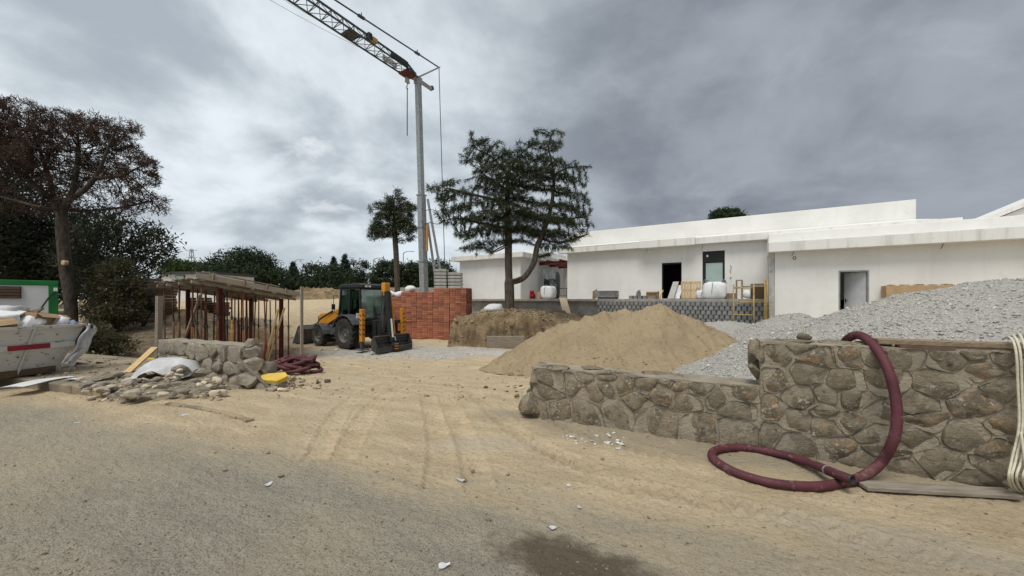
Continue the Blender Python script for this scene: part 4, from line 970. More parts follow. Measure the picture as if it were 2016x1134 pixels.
cedar = tree('cedar_tree', 'dark green cedar with a curved second stem growing on the earth bank', 'tree', tr, bl + bl[5:7] + bl[12:15] + [pblob(1010, 315, CY, 46, 24), pblob(1040, 300, CY, 34, 24), pblob(1000, 400, CY, 60, 40)], 8600, .16, .9, .185, .0095, .25, True, 22, .19, .023, M['needle'], M['bark'], 11, 110, .45, .012, 2.9, .045, extra=ex, tier=.74, spread=.62,
             leafsel=lambda p, rs: rs.random(len(p)) < np.clip(1.25 - .22 * np.maximum(0, (p[:, 0] - 1.6)) * (p[:, 2] < 8.2), .55, 1))
# stubby cut limbs
for a, c, r0 in (((1000, 484), (967, 498), .05), ((1078, 502), (1058, 506), .05), ((1100, 478), (1156, 461), .05), ((1008, 551), (1025, 545), .07)):
    b = MB(); b.tube(crom([cp(*a, -.15), (cp(*a, -.15) + cp(*c, -.4)) / 2 - Z * .03, cp(*c, -.4)], 4), [r0 * (1 - .06 * i) for i in range(9)], 7); b.build('cut_branch', M['wood_dark'], cedar[0], True)
# big half dead pine at the left ---------------------------------------------------
TY = 15.5
def tp_(px, py, dy=0.): return at(px, py, TY + dy)
gz_ = g(gx(140, TY), TY)
tr = [Vector((gx(142, TY), TY, gz_ - .1)), tp_(138, 590), tp_(131, 545), tp_(126, 500), tp_(122, 450), tp_(124, 415), tp_(140, 385), tp_(150, 340), tp_(155, 290)]
ex = [[tp_(122, 430), tp_(108, 400, .4), tp_(100, 360, .6), tp_(80, 300, .8), tp_(60, 250, .8)], [tp_(135, 395), tp_(165, 375, -.5), tp_(190, 345, -.7), tp_(210, 300, -.8), tp_(230, 250, -.8)], [tp_(128, 412), tp_(170, 415, .5), tp_(230, 410, .8), tp_(300, 395, 1.0)],
      [tp_(190, 350, -.7), tp_(240, 345, -.5), tp_(290, 320, -.3)], [tp_(124, 415), tp_(80, 408, -.6), tp_(30, 395, -.8), tp_(-30, 380, -1)], [tp_(108, 400, .4), tp_(50, 350, 0), tp_(0, 300, -.2), tp_(-50, 260, 0)], [tp_(170, 415, .5), tp_(220, 425, 1.4), tp_(290, 405, 2)]]
bl = [pblob(40, 240, TY, 60, 45), pblob(110, 260, TY, 70, 45), pblob(190, 270, TY, 60, 42), pblob(250, 265, TY, 30, 32), pblob(230, 330, TY, 70, 55), pblob(130, 330, TY, 90, 50), pblob(30, 320, TY, 70, 60), pblob(-50, 280, TY, 60, 70), pblob(280, 345, TY, 30, 36), pblob(260, 395, TY, 65, 30), pblob(312, 392, TY, 24, 16), pblob(300, 320, TY, 14, 12), pblob(50, 400, TY, 70, 30), pblob(160, 400, TY, 60, 26)]
def dry_sel(p, rs):
    # needles survive on the outer upper shell only
    h = (p[:, 2] - 5.6) / 3.2; cl = fbm(p[:, 0], p[:, 1], p[:, 2], 1.1, 3); return (rs.random(len(p)) < np.clip(.45 + h * .5, .35, 1)) & (cl > .01 - .12 * h)
pine = tree('pine_tree', 'large half dead pine with brown needles and a pale sawn branch scar', 'tree', tr, bl, 8500, .16, 1.0, .19, .0085, .20, True, 26, .15, .025, M['needle_dry'], M['bark_pine'], 5, 140, -.2, -.02, 2.6, .07, extra=ex, leafsel=dry_sel)
b = MB(); q = tp_(124, 517, -.27); b.lathe([(.0, .012), (.075, .010), (.10, 0), (.10, -.12)], q, (-.1, -1, .05), 14); b.build('branch_scar', M['cutwood'], pine[0])
# dense dark trees behind it
def dark_tree(px, Y, blobs, label, seed, natt=1500, mat='needle_dark', nper=16, ll=.24, lw=.085, tip=.012):
    x = gx(px, Y); z = g(x, Y); top = max(at(q[0], q[1], Y).z for q in blobs)
    tr = [Vector((x, Y, z - .1)), Vector((x + .15, Y, z + 1.2)), Vector((x - .05, Y + .1, z + 2.4)), Vector((x + .1, Y, z + (top - z) * .6))]
    return tree('dark_tree', label, 'tree', tr, [pblob(q[0], q[1], Y, q[2], q[3]) for q in blobs], natt, .32, 1.6, .45, tip, .17, True, nper, ll, lw, M[mat], M['bark'], seed, 60, .1, 0, 2.6, .24, 'dark trees behind the dead pine', merge=True)
dark_tree(215, 21, [(230, 470, 85, 50), (300, 485, 45, 38), (170, 500, 60, 60), (250, 520, 60, 40), (200, 560, 60, 40)], 'dark evergreen whose low boughs reach out towards the pallet stacks', 31, 2000)
dark_tree(60, 23, [(60, 450, 80, 60), (20, 520, 70, 60), (100, 530, 60, 60), (60, 400, 60, 50)], 'dense dark evergreen right behind the white and green cabin', 32, 1800)
dark_tree(-40, 21, [(-40, 380, 80, 90), (-30, 480, 80, 90), (20, 340, 50, 50)], 'tall dark evergreen rising over the end of the white cabin', 33, 1800)
dark_tree(135, 24, [(130, 480, 60, 50), (140, 540, 70, 60), (180, 440, 50, 40)], 'dark evergreen standing directly behind the pine trunk', 34, 1500)
dark_tree(20, 28, [(20, 500, 120, 80), (110, 520, 90, 70), (-60, 470, 100, 110)], 'shady evergreen furthest back among the dark trees', 35, 1800)
# bushes in front
def leaf_ball(name, label, cat, base, blobs, n, ll, lw, mat, seed, group=None, stems=5, jit=.05, droop=0.):
    rs = np.random.default_rng(seed); root = thing(name, label, cat, base, 0, group); b = MB()
    for k in range(stems):
        c = blobs[k % len(blobs)]; e = Vector(c[:3]) + Vector((rs.normal(0, .2), rs.normal(0, .2), c[5] * .4)); m = (Vector(base) + e) / 2 + Vector((rs.normal(0, .1), 0, 0))
        b.tube(crom([Vector(base) - Z * .1, m, e], 5), [.05 * (1 - .08 * i) for i in range(11)], 5)
    b.build('stem' if cat == 'bush' else 'trunk', M['twig'], root, True)
    cl = in_blobs(blobs, max(24, n // 70), rs, .35); k = rs.integers(0, len(cl), n); sig = np.mean([q[3] for q in blobs]) * .20
    p = cl[k] + rs.normal(0, sig, (n, 3)) * np.array([1, 1, .7])
    V, T = tufts(p, 1, ll, lw, 1, droop, rs, None, jit); fastmesh('crown' if cat == 'tree' else 'foliage', V, T, M[mat], root, False, None, 4); return root
YB = 16.5
leaf_ball('bush', 'olive green bush with dry reddish stems beside the pine trunk', 'bush', (gx(235, YB), YB, g(gx(235, YB), YB)), [pblob(225, 560, YB, 34, 40), pblob(255, 575, YB, 26, 34), pblob(200, 580, YB, 24, 22), pblob(235, 530, YB, 20, 22), pblob(230, 615, YB, 44, 24), pblob(190, 615, YB, 26, 18)], 15000, .10, .05, 'leaf_bush', 41, stems=9)
leaf_ball('bush', 'low weedy shrub at the foot of the dirt bank', 'bush', (gx(225, 13.4), 13.4, g(gx(225, 13.4), 13.4)), [pblob(200, 672, 13.4, 34, 18), pblob(240, 678, 13.4, 28, 14), pblob(180, 655, 13.4, 22, 22)], 5200, .09, .035, 'leaf_bush', 42, stems=4)
leaf_ball('bush', 'green shrub in front of the stacked pallets', 'bush', (gx(282, 17.5), 17.5, g(gx(282, 17.5), 17.5)), [pblob(278, 588, 17.5, 18, 22), pblob(292, 600, 17.5, 14, 14)], 3200, .10, .045, 'needle_dark', 43, stems=4)
# umbrella pine by the crane
SY = 37.0
def sp_(px, py, dy=0.): return at(px, py, SY + dy)
tr = [Vector((gx(783, SY), SY, g(gx(783, SY), SY) - .1)), sp_(782, 550), sp_(780, 500), sp_(778, 470), sp_(776, 430), sp_(775, 395)]
bl = [pblob(776, 385, SY, 16, 16), pblob(775, 405, SY, 34, 16), pblob(752, 415, SY, 28, 16), pblob(798, 412, SY, 24, 16), pblob(775, 430, SY, 40, 18), pblob(748, 450, SY, 26, 16), pblob(740, 465, SY, 16, 9), pblob(795, 450, SY, 26, 18), pblob(806, 465, SY, 14, 9), pblob(770, 455, SY, 34, 12)]
tree('umbrella_pine', 'slender pine with a tufted crown and bare trunk standing by the crane', 'tree', tr, bl, 2400, .26, 1.6, .34, .013, .27, True, 40, .26, .05, M['needle'], M['bark'], 21, 70, -.1, 0, 2.4, .13, merge=True, leafsel=lambda p, rs: fbm(p[:, 0], p[:, 1], p[:, 2], .75, 3) > -.10)
# trees on the skyline
def bg_tree(px, Y, blobs, label, mat, seed, n=6000, ll=.42, lw=.20):
    x = gx(px, Y); return leaf_ball('skyline_tree', label, 'tree', (x, Y, g(x, Y)), [pblob(q[0], q[1], Y, q[2], q[3]) for q in blobs], n, ll, lw, mat, seed, 'trees on the skyline', 4, .12)
bg_tree(485, 58, [(470, 520, 50, 22), (495, 512, 38, 18), (520, 535, 35, 22), (440, 525, 28, 20), (480, 545, 75, 22), (545, 548, 20, 14)], 'broad round dark tree on the skyline behind the timber formwork', 'leaf_bg', 61, 16000)
bg_tree(365, 62, [(360, 530, 36, 16), (345, 540, 28, 16), (395, 530, 14, 12)], 'rounded green tree behind the low white shed', 'leaf_bright', 62, 7000)
bg_tree(632, 66, [(620, 545, 34, 20), (655, 548, 34, 24), (640, 562, 55, 14), (600, 560, 18, 10)], 'wide bushy green tree behind the rubble mound', 'leaf_bg', 63, 11000)
bg_tree(688, 70, [(700, 540, 18, 26), (712, 535, 18, 20), (690, 560, 30, 18)], 'round pine crown beside the skyline spruces', 'leaf_bg', 64, 6000)
bg_tree(765, 60, [(765, 545, 32, 32), (745, 560, 20, 24), (790, 560, 20, 24)], 'dark clipped pine behind the umbrella pine trunk', 'leaf_bg', 65, 8000)
bg_tree(808, 62, [(810, 545, 20, 30), (828, 550, 22, 30), (795, 560, 20, 20)], 'dark bushy pine behind the crane mast', 'leaf_bg', 66, 8000)
bg_tree(855, 66, [(860, 540, 26, 34), (880, 555, 26, 22)], 'leafy tree behind the concrete ballast slabs', 'leaf_bg', 67, 6000)
bg_tree(590, 80, [(580, 560, 22, 12), (560, 562, 20, 10)], 'low scrub tree beyond the rubble mound', 'leaf_bg', 69, 2500)
bg_tree(1430, 42, [(1430, 424, 26, 8), (1415, 428, 14, 6), (1448, 427, 14, 5)], 'tree top just showing above the white parapet', 'leaf_bg', 68, 4500, .3, .12)
def spruce(px, Y, top, wid, label, seed):
    rs = np.random.default_rng(seed); x = gx(px, Y); gz = g(x, Y); t = at(px, top, Y).z; root = thing('spruce_tree', label, 'tree', (x, Y, gz), 0, 'spruces on the skyline'); b = MB()
    b.tube([(x, Y, gz - .1), (x, Y, t)], [.16, .02], 6); b.build('trunk', M['twig'], root); n = 3600; k = 1 - rs.random(n) ** .62; a = rs.uniform(0, 6.283, n); rad = 1.45 * wid * Y / F * (1 - k) * (.75 + .35 * np.sin(k * 60)) * rs.uniform(.25, 1, n) ** .6
    p = np.stack([x + np.cos(a) * rad, Y + np.sin(a) * rad, gz + .4 + (t - gz - .4) * k - rad * .22], 1); d = np.stack([np.cos(a), np.sin(a), np.full(n, -.35)], 1)
    V, T = tufts(p, 2, .42, .14, .5, .1, rs, d, .08); fastmesh('crown', V, T, M['leaf_spruce'], root, False, None, 4)
spruce(577, 66, 515, 22, 'small pointed spruce standing alone on the skyline', 71)
spruce(679, 68, 500, 24, 'tall pointed spruce among the skyline trees', 72)
spruce(657, 72, 505, 20, 'pointed spruce half hidden by the wide bushy tree', 73)
# ------------------------------------------------------------------ tower crane
KY = 28.0
def crane():
    bx, by = gx(836, KY), KY; bz = g(bx, by)
    root = thing('tower_crane', 'grey self erecting tower crane with lattice jib and folded support legs', 'crane', (bx, by, bz))
    top = at(823, 160, KY); ftz = bz
    base = Vector((bx, by, bz + .9)); ax = (top - base).normalized()
    Jd = Vector((-.53, -.85, 0)).normalized(); Js = Vector((Jd.y, -Jd.x, 0))
    def sec(t): return base.lerp(top, t)
    b = MB(); X = Jd; Yv = Js
    b.box((base + sec(.50)) / 2, (.47, .47, (sec(.50) - base).length), frame(Js, -Jd if False else Jd, ax)); b.build('lower_mast', M['galv'], root, bevel=.03)
    b = MB(); b.box((sec(.50) + top) / 2, (.37, .37, (top - sec(.50)).length), frame(Js, Jd, ax)); b.build('upper_mast', M['galv'], root, bevel=.03)
    for t in (.02, .21, .36, .5):
        b = MB(); b.box(sec(t), (.56, .56, .10), frame(Js, Jd, ax)); b.build('mast_collar', M['galv'], root, bevel=.01)
    b = MB(); b.box(top + Z * .02, (.44, .5, .5), frame(Js, Jd, ax)); b.bar(top + Z * .05, top + Z * .25 + Jd * .9, .3, .26); b.build('mast_head', M['galv'], root, bevel=.03)
    # chassis with outriggers
    b = MB()
    for s in (-1, 1):
        for k in (-1, 1): b.bar(Vector((bx, by, bz + .55)), Vector((bx + s * 1.9, by + k * 1.9, bz + .35)), .25)
    b.box((bx, by, bz + .62), (1.3, 1.3, .55)); b.build('chassis', M['galv'], root, bevel=.02)
    for s in (-1, 1):
        for k in (-1, 1):
            b = MB(); b.cyl((bx + s * 1.9, by + k * 1.9, g(bx + s * 1.9, by + k * 1.9) - .02), (bx + s * 1.9, by + k * 1.9, bz + .5), .06, 10); b.cyl((bx + s * 1.9, by + k * 1.9, g(bx + s * 1.9, by + k * 1.9) - .02), (bx + s * 1.9, by + k * 1.9, g(bx + s * 1.9, by + k * 1.9) + .05), .2, 12); b.build('outrigger_foot', M['dark_steel'], root)
    # raking struts from mast to ballast frame
    a0 = at(842, 392, KY); rear = Vector((gx(880, KY + .6), KY + .6, bz + 1.0))
    for off in (-.0, 1.0):
        b = MB(); b.bar(a0 if off == 0 else at(842, 440, KY), rear + Vector((-.55 * off, 0, 0)), .16); b.build('strut', M['galv'], root, bevel=.01)
    b = MB(); q = at(841, 470, KY - .36); b.bar(q + Z * 1.0, q - Z * .9, .22, .1); b.build('marker_board', M['machine_yellow'], root)
    # cable loops round the mast
    for py in (412, 438):
        b = MB(); q = at(838, py, KY - .33); b.tube(crom([q + Vector((-.35, .05, .1)), q + Vector((0, -.06, -.1)), q + Vector((.35, .05, .0)), q + Vector((.9, .3, -.05)), q + Vector((1.5, .4, .45))], 6), .025, 5); b.build('cable', M['black'], root)
    # jib
    J0 = top + Z * .10; JL = 24.0; jw, jh = .46, .74; nb = 30
    def jp(s, w, h): return J0 + Jd * s + Js * w + Z * h
    jib = MB()
    for w, h, r in ((-jw, 0, .042), (jw, 0, .042), (0, jh, .05)): jib.bar(jp(.2, w * .5, h * .4), jp(1.2, w, h), r * 2); jib.bar(jp(1.2, w, h), jp(JL, w, h), r * 2)
    jo = jib.build('jib', M['dark_steel'], root)
    lat = MB(); st = (JL - 1.2) / nb
    for k in range(nb):
        s0 = 1.2 + k * st; s1 = s0 + st; m = (s0 + s1) / 2
        for w in (-jw, jw): lat.bar(jp(s0, w, 0), jp(m, 0, jh), .034); lat.bar(jp(m, 0, jh), jp(s1, w, 0), .034)
        lat.bar(jp(s0, -jw, 0), jp(s1, jw, 0), .028); lat.bar(jp(s0, -jw, 0), jp(s0, jw, 0), .028)
    lat.build('lattice', M['dark_steel'], jo)
    # strut tower, pendant bar, back stay
    tip = J0 - Jd * 2.25 + Z * 2.1
    b = MB()
    for s in (-1, 1): b.bar(J0 + Js * .2 * s + Z * .2, tip + Js * .08 * s, .10)
    b.build('tie_strut', M['galv'], root)
    b = MB(); b.bar(J0 - Jd * .1, J0 - Jd * 1.35 - Z * .02, .26, .18); b.build('counter_arm', M['galv'], root, bevel=.02)
    b = MB(); q = J0 - Jd * 1.4 + Z * .05; b.cyl(q - Js * .12, q + Js * .12, .17, 14); b.build('pulley', M['dark_steel'], root)
    b = MB(); e = jp(15.5, 0, jh + .1); b.bar(tip, e, .07)
    for t in (.13, .40, .62):
        q = tip.lerp(e, t); b.bar(tip.lerp(e, t - .012), tip.lerp(e, t + .014), .17, .12); b.bar(q, q + Z * .28, .05)
    b.build('pendant_bar', M['dark_steel'], root)
    b = MB(); b.tube([tip, Vector((gx(878, KY + 2.4), KY + 2.4, bz + 1.0))], .03, 5); b.build('back_stay', M['dark_steel'], root)
    # things on the jib
    for px, s, dims, m, nm in ((715, 3.9, (.42, .3, .3), 'pallet_yellow', 'winch'), (700, 4.3, (.3, .4, .42), 'black', 'winch_drum')):
        b = MB(); b.box(jp(s, 0, jh * .9), dims, frame(Jd, Js, Z)); b.build(nm, M[m], root, bevel=.05)
    b = MB(); b.box(jp(2.2, jw + .04, jh * .5), (1.25, .04, .42), frame(Jd, Js, Z)); b.build('sign_panel', M['stripe_white'], root)
    b = MB(); b.box(jp(2.2, -jw - .05, jh * .25), (1.5, .06, .36), frame(Jd, Js, Z)); b.build('cable_box', M['black'], root)
    b = MB(); b.box(jp(5.6, 0, .02), (.8, .8, .05), frame(Jd, Js, Z)); b.build('walk_plate', M['dark_steel'], root)
    # trolley and hook
    t0 = jp(1.05, 0, -.12); tr = MB(); tr.box(t0, (.9, .8, .16), frame(Jd, Js, Z)); trl = tr.build('trolley', M['red_steel'], root, bevel=.03)
    for s in (-1, 1):
        for w in (-1, 1):
            b = MB(); q = t0 + Jd * .35 * s + Js * .42 * w + Z * .1; b.cyl(q - Js * .05, q + Js * .05, .10, 12); b.build('wheel', M['dark_steel'], trl)
    b = MB(); q = t0 - Z * .42; b.box(q, (.42, .16, .40), frame(Jd, Js, Z), .7); hk = b.build('hook_block', M['pale_concrete'], root, bevel=.04)
    b = MB(); b.tube([q - Z * .2, q - Z * .45], .03, 6); b.tube([q - Z * .45 + Jd * .09 * math.sin(a) - Z * .09 * (1 - math.cos(a)) for a in np.linspace(0, 4.2, 10)], .022, 6); b.build('hook', M['dark_steel'], hk)
    b = MB(); b.tube([q - Z * .55, q - Z * 4.0], .035, 6); b.build('hanging_chain', M['dark_steel'], root)
    for s in (-1, 1):
        b = MB(); b.tube([t0 + Js * .1 * s, q + Js * .05 * s], .012, 4); b.build('hoist_rope', M['dark_steel'], root)
    for k, h0 in ((0, -1.15), (1, -.7)):
        b = MB(); b.tube([jp(1.6 + .3 * k, -.25, -.05)] + [jp(s, -.25, h0 * math.sin(min(1, (s - 1.6) / 22) * math.pi) - .05) for s in np.linspace(3, 23.5, 14)], .010, 4); b.build('slack_cable', M['dark_steel'], root)
    return root
crane()
# ballast slabs beside the mast, each slab its own thing
bx = gx(881, KY + .4)
for c, (ox, n, w) in enumerate(((-.52, 13, .95), (.55, 12, 1.0))):
    z = g(bx, KY) + .62
    b = MB(); q = Vector((bx + ox, KY + .75, 0)); b.box(q + Z * (z - .4), (w * .9, .8, .76)); single('ballast_frame', b, M['galv'], ('narrow' if c == 0 else 'wide') + ' steel plinth under the crane ballast slabs', 'plinth')
    for k in range(n):
        h = .255; zz = z + k * h; b = MB(); b.box(q + Z * (zz + h / 2) + Vector((random.uniform(-.015, .015), random.uniform(-.015, .015), 0)), (w, 1.1, h - .045), random.uniform(-.012, .012)); single('ballast_slab', b, M['pale_concrete'], 'grey concrete ballast slab in the tall stack behind the crane mast' if c == 0 else 'grey concrete ballast slab in the stack next to the small white building', 'ballast slab', 'crane ballast slabs', bevel=.035)
        if k < n - 1:
            b = MB()
# ------------------------------------------------------------------ brick packs
BO = Vector((-2.47, 20.3, 0)); bd_ = Vector((-.975, .222, 0)); bnn = Vector((.222, .975, 0))                       # runs away to the left; bn points to the camera
brick_src = None
def brick_pack(i, tier, label, rows=9, cols=3, w=.96, h=.93, dep=.95, push=0.0):
    global brick_src
    c = BO + bd_ * (w / 2 + i * (w + .012)) + bnn * (dep / 2 + push); z = gbase_pack + tier * (h + .012); c.z = z
    root = thing('brick_pack', label, 'brick pack', c, math.atan2(-bd_.y, -bd_.x), 'stacked packs of red bricks')
    b = MB(); b.bb(-w / 2 + .02, w / 2 - (.02 if i else .03), -dep / 2 + .02, dep / 2, 0, h * rows / 9 - .012); b.build('core', M['brick_core'], root, local=True)
    bw, bh = w / cols, h / 9
    for r in range(rows):
        for k in range(cols):
            if brick_src is None:
                m = MB(); m.bb(-bw / 2 + .004, bw / 2 - .004, 0, .12, .006, bh - .006); brick_src = m.build('brick', M['brick'], root, local=True, bevel=.006); q = brick_src
            else: q = part_copy(brick_src, root, (0, 0, 0))
            q.location = (-w / 2 + bw * (k + .5), -dep / 2 + random.uniform(-.014, .010), bh * r)
            if i == 0:
                q = part_copy(brick_src, root, (w / 2 + random.uniform(-.006, .008), -dep / 2 + .14 + bw * (k + .5) * .84, bh * r), (0, 0, R(90)), (.82, 1, 1))
gbase_pack = -.53
pk = [(0, 3, 9), (1, 3, 9), (2, 3, 7), (3, 3, 7), (4, 3, 4)]
for i, tiers, toprows in pk:
    for t in range(tiers):
        lab = {0: 'bottom', 1: 'middle', 2: 'top'}[t] if tiers == 3 else {0: 'bottom', 1: 'top'}[t]
        where = ['beside the earth bank', 'one in from the earth bank', 'below the crane mast', 'beyond the crane mast', 'behind the digger arm'][i]
        brick_pack(i, t, f'{lab} pack of stacked red bricks {where}', rows=toprows if t == tiers - 1 else 9, push=random.uniform(-.03, .05))
for k, (i, l) in enumerate(((3.05, 'white cement sack next to the crane mast on the brick packs'), (3.75, 'white cement sack between two others on the brick packs'), (4.35, 'white cement sack behind the yellow digger boom'))):
    tz = gbase_pack + 2 * .942 + .93 * (7 / 9 if i < 3.6 else 4 / 9); b = MB(); c = BO + bd_ * (.48 + i * .972) + bnn * .30
    b.rock(c + Z * (tz + .17), (.62, .5, .40), k + 2.2, 3, .25, .1, facet=0); single('cement_sack', b, M['bag_white'], l, 'sack', None, True)
# ------------------------------------------------------------------ site cabin
cc = Vector((gx(115, 12.0), 12.0, 0)); zt = at(115, 553, 12).z; zb = g(cc.x, 13) - .05; cang = R(53)
cab = thing('site_cabin', 'white panelled site cabin with a green steel frame', 'cabin', Vector((cc.x, cc.y, zb)), cang)   # local x runs back along the front, 0 at the corner post
H_ = zt - zb
def cbx(n, m, x0, x1, y0, y1, z0, z1, p=None, bev=0.): b = MB(); b.bb(x0, x1, y0, y1, z0, z1); return b.build(n, M[m], p or cab, local=True, bevel=bev)
cbx('panel_wall', 'cabin_white', -6.0, -.2, .03, 2.35, .15, H_ - .156); cbx('roof_frame', 'green', -6.1, 0, 0, 2.4, H_ - .155, H_, None, .015); cbx('corner_post', 'green', -.2, 0, 0, .24, .15, H_ - .157, None, .015)
cbx('end_wall', 'green', -.22, -.01, .24, 2.35, .15, H_ - .157); cbx('floor_frame', 'green', -6.1, 0, 0, 2.4, 0, .148, None, .015)
wn = cbx('window', 'frame_black', -1.9, -.72, -.03, .025, H_ - .56, H_ - .20)
for k in range(4): zz = H_ - .56 + .36 * (k + .5) / 4; cbx('shutter_slat', 'wood_dark', -1.88, -.74, -.045, -.031, zz - .035, zz + .035, wn)
cbx('junction_box', 'stripe_white', -.1, -.02, -.05, -.003, H_ - .33, H_ - .22)
b = MB(); b.tube(crom([(-.06, -.02, H_ - .33), (-.2, -.05, H_ - .55), (-.4, -.05, H_ - 1.0), (-.5, -.04, H_ - 1.25)], 6), .02, 6); b.build('cable', M['black'], cab, local=True)
# ------------------------------------------------------------------ skip
SK = Vector((-9.55, 8.2, PV)); sv = Vector((-.24, -1, 0)).normalized(); sn = Vector((1, -.24, 0)).normalized()
skp = thing('skip', 'battered white rubble skip with a red and white reflector band', 'skip', SK + sv * 1.6 - sn * .8, 0)
def skp_p(a, w, z): return SK + sv * a + sn * w + Z * z        # a along towards the camera, w outwards to the pavement
SH = 1.0; SLn = 3.4
def skip_shell(b, ins):
    t = ins; lo = [(.22 + t, -.12 - t), (SLn - .5 - t, -.12 - t), (SLn - .5 - t, -1.5 + t), (.22 + t, -1.5 + t)]; hi = [(-.12 + t, .10 - t), (SLn - t, .10 - t), (SLn - t, -1.72 + t), (-.12 + t, -1.72 + t)]
    return [skp_p(a, w, .03 + t) for a, w in lo] + [skp_p(a, w, SH) for a, w in hi]
b = MB(); b.add(skip_shell(b, 0) + skip_shell(b, .03), [(0, 1, 5, 4), (1, 2, 6, 5), (2, 3, 7, 6), (3, 0, 4, 7), (3, 2, 1, 0), (8, 12, 13, 9), (9, 13, 14, 10), (10, 14, 15, 11), (11, 15, 12, 8), (8, 9, 10, 11), (4, 5, 13, 12), (5, 6, 14, 13), (6, 7, 15, 14), (7, 4, 12, 15)]); b.build('body', M['skip'], skp)
def side_pt(a_, h, out=.012):   # point on the visible sloping side: a_ 0..1 along the top edge
    lo0, hi0 = Vector((.22, -.12)), Vector((-.12, .10)); lo1, hi1 = Vector((SLn - .5, -.12)), Vector((SLn, .10)); p0 = lo0.lerp(hi0, h); p1 = lo1.lerp(hi1, h); p = p0.lerp(p1, a_); return skp_p(p.x, p.y + out, .03 + (SH - .03) * h)
b = MB(); 
for i in range(4):
    q = skip_shell(b, 0)[4:]; b.bar(q[i], q[(i + 1) % 4], .07, .06)
b.build('rim', M['skip'], skp)
b = MB(); b.bar(side_pt(0, .60, .02), side_pt(1, .60, .02), .05, .11); b.build('side_rail', M['skip'], skp)
for a0, a1 in ((.12, .30), (.50, .68)):
    b = MB(); b.bar(side_pt(a0, .60, .05), side_pt(a1, .60, .05), .012, .10); b.build('reflector', M['skip_red'], skp)
for a0 in (.21, .48, .75):
    b = MB(); b.bar(side_pt(a0, .05, .02), side_pt(a0, .97, .02), .05, .03); b.build('rib', M['skip'], skp)
b = MB(); b.bar(side_pt(0.02, .07, .015), side_pt(.98, .07, .015), .05, .13); b.build('base_rail', M['skip_rust'], skp)
# what lies in it
def bag(name, c, d, seed, mat, label, cat='sack', group=None, rz=0., rough=.5):
    b = MB(); b.rock(c, d, seed, 3, rough, (random.uniform(-.3, .3), random.uniform(-.3, .3), rz), 1.6, facet=5); return single(name, b, M[mat], label, cat, group, True)
def carton(c, d, rot, label, name='cardboard_box'):
    root = thing(name, label, 'box', Vector(c), 0); Mx = rotm(rot); b = MB(); b.box(Vector(c), d, Mx); b.build('carton', M['cardboard'], root, bevel=.008)
    b = MB(); b.box(Vector(c) + Mx @ Vector((0, 0, d[2] / 2 + .0035)), (d[0] * 1.002, .05, .004), Mx); b.build('tape', M['wood'], root)
    for s in (-1, 1):
        b = MB(); e = Mx @ Vector((0, d[1] / 2, d[2] / 2)) * 1; q = Vector(c) + Mx @ Vector((d[0] * .0, s * (d[1] / 2 + .06), d[2] / 2 - .03)); b.box(q, (d[0] * .96, .13, .006), Mx @ rotm((s * -.5, 0, 0))); b.build('flap', M['cardboard'], root)
    return root
b = MB(); b.grid(lambda i, j: skp_p(.05 + i * (SLn - .2), -.02 - j * 1.6, SH * .82 + .12 * float(fbm(i * 5, j * 4, 2, 1, 3)[0]) + .1 * math.sin(math.pi * i) * math.sin(math.pi * j)), 26, 16); tag(b.build('mixed_rubbish', M['rubble'], None, True, kind='stuff'), 'mixed building rubbish filling the white skip', 'rubbish')
carton(skp_p(.30, -.42, SH + .13), (.62, .34, .28), (.15, .12, R(100)), 'open brown carton resting on the skip rim beside the tied blue bag')
carton(skp_p(1.20, -.22, SH + .05), (.80, .36, .22), (.18, -.12, R(75)), 'flattened brown carton lying along the skip rim among white sacks')
carton(skp_p(1.55, -.7, SH + .12), (.7, .5, .2), (.1, .2, R(40)), 'torn brown carton deeper in the skip')
for k, (a, w, z, d, m, l) in enumerate(((.55, -.28, .08, (.42, .34, .30), 'bag_white', 'white rubble sack slumped on the skip rim behind the carton'), (.85, -.36, .12, (.5, .4, .34), 'bag_white', 'white sack in the middle of the skip load'), (1.05, -.62, .2, (.55, .5, .3), 'plastic_white', 'crumpled white plastic sheeting on top of the skip load'), (.62, -.75, .24, (.6, .5, .32), 'plastic_white', 'tangle of white plastic film heaped highest in the skip'), (.08, -.28, .02, (.34, .3, .34), 'bag_white', 'small full white sack at the skip corner'), (1.5, -1.2, .2, (.6, .5, .4), 'bag_white', 'white sack at the back of the skip'), (1.9, -.55, .12, (.5, .5, .34), 'bag_white', 'white sack further along the skip'), (.72, -.52, .1, (.4, .4, .22), 'bag_blue', 'dark blue bag squeezed between white sacks in the skip'), (-.02, -.12, -.06, (.2, .2, .26), 'bag_blue', 'blue bag hanging over the skip end'), (2.2, -1.0, .2, (.7, .5, .36), 'bag_white', 'bulging white sack at the near end of the skip'))):
    bag('rubble_sack', skp_p(a, w, SH + z), d, 11 + k * 1.7, m, l, 'sack')
for k, (a, w, z, sz, rot, m, l) in enumerate(((.9, -.5, .30, (.65, .42, .03), (.35, .2, .4), 'panel_white', 'thin white board tilted up on the skip load'), (1.45, -.42, .22, (.55, .4, .03), (-.3, .35, 1.1), 'panel_white', 'white offcut board leaning on sacks in the skip'), (.42, -.6, .26, (.4, .3, .03), (.5, -.2, .2), 'wood_dark', 'dark board among the white film in the skip'))):
    b = MB(); b.box(skp_p(a, w, SH + z), sz, rot); single('board_offcut', b, M[m], l, 'board')
b = MB(); A = [side_pt(-.01, .97, .05), side_pt(-.015, .7, .08), side_pt(-.01, .45, .1), side_pt(.0, .15, .12)]   # limp film hanging off the corner
wd = [.06, .13, .16, .09]
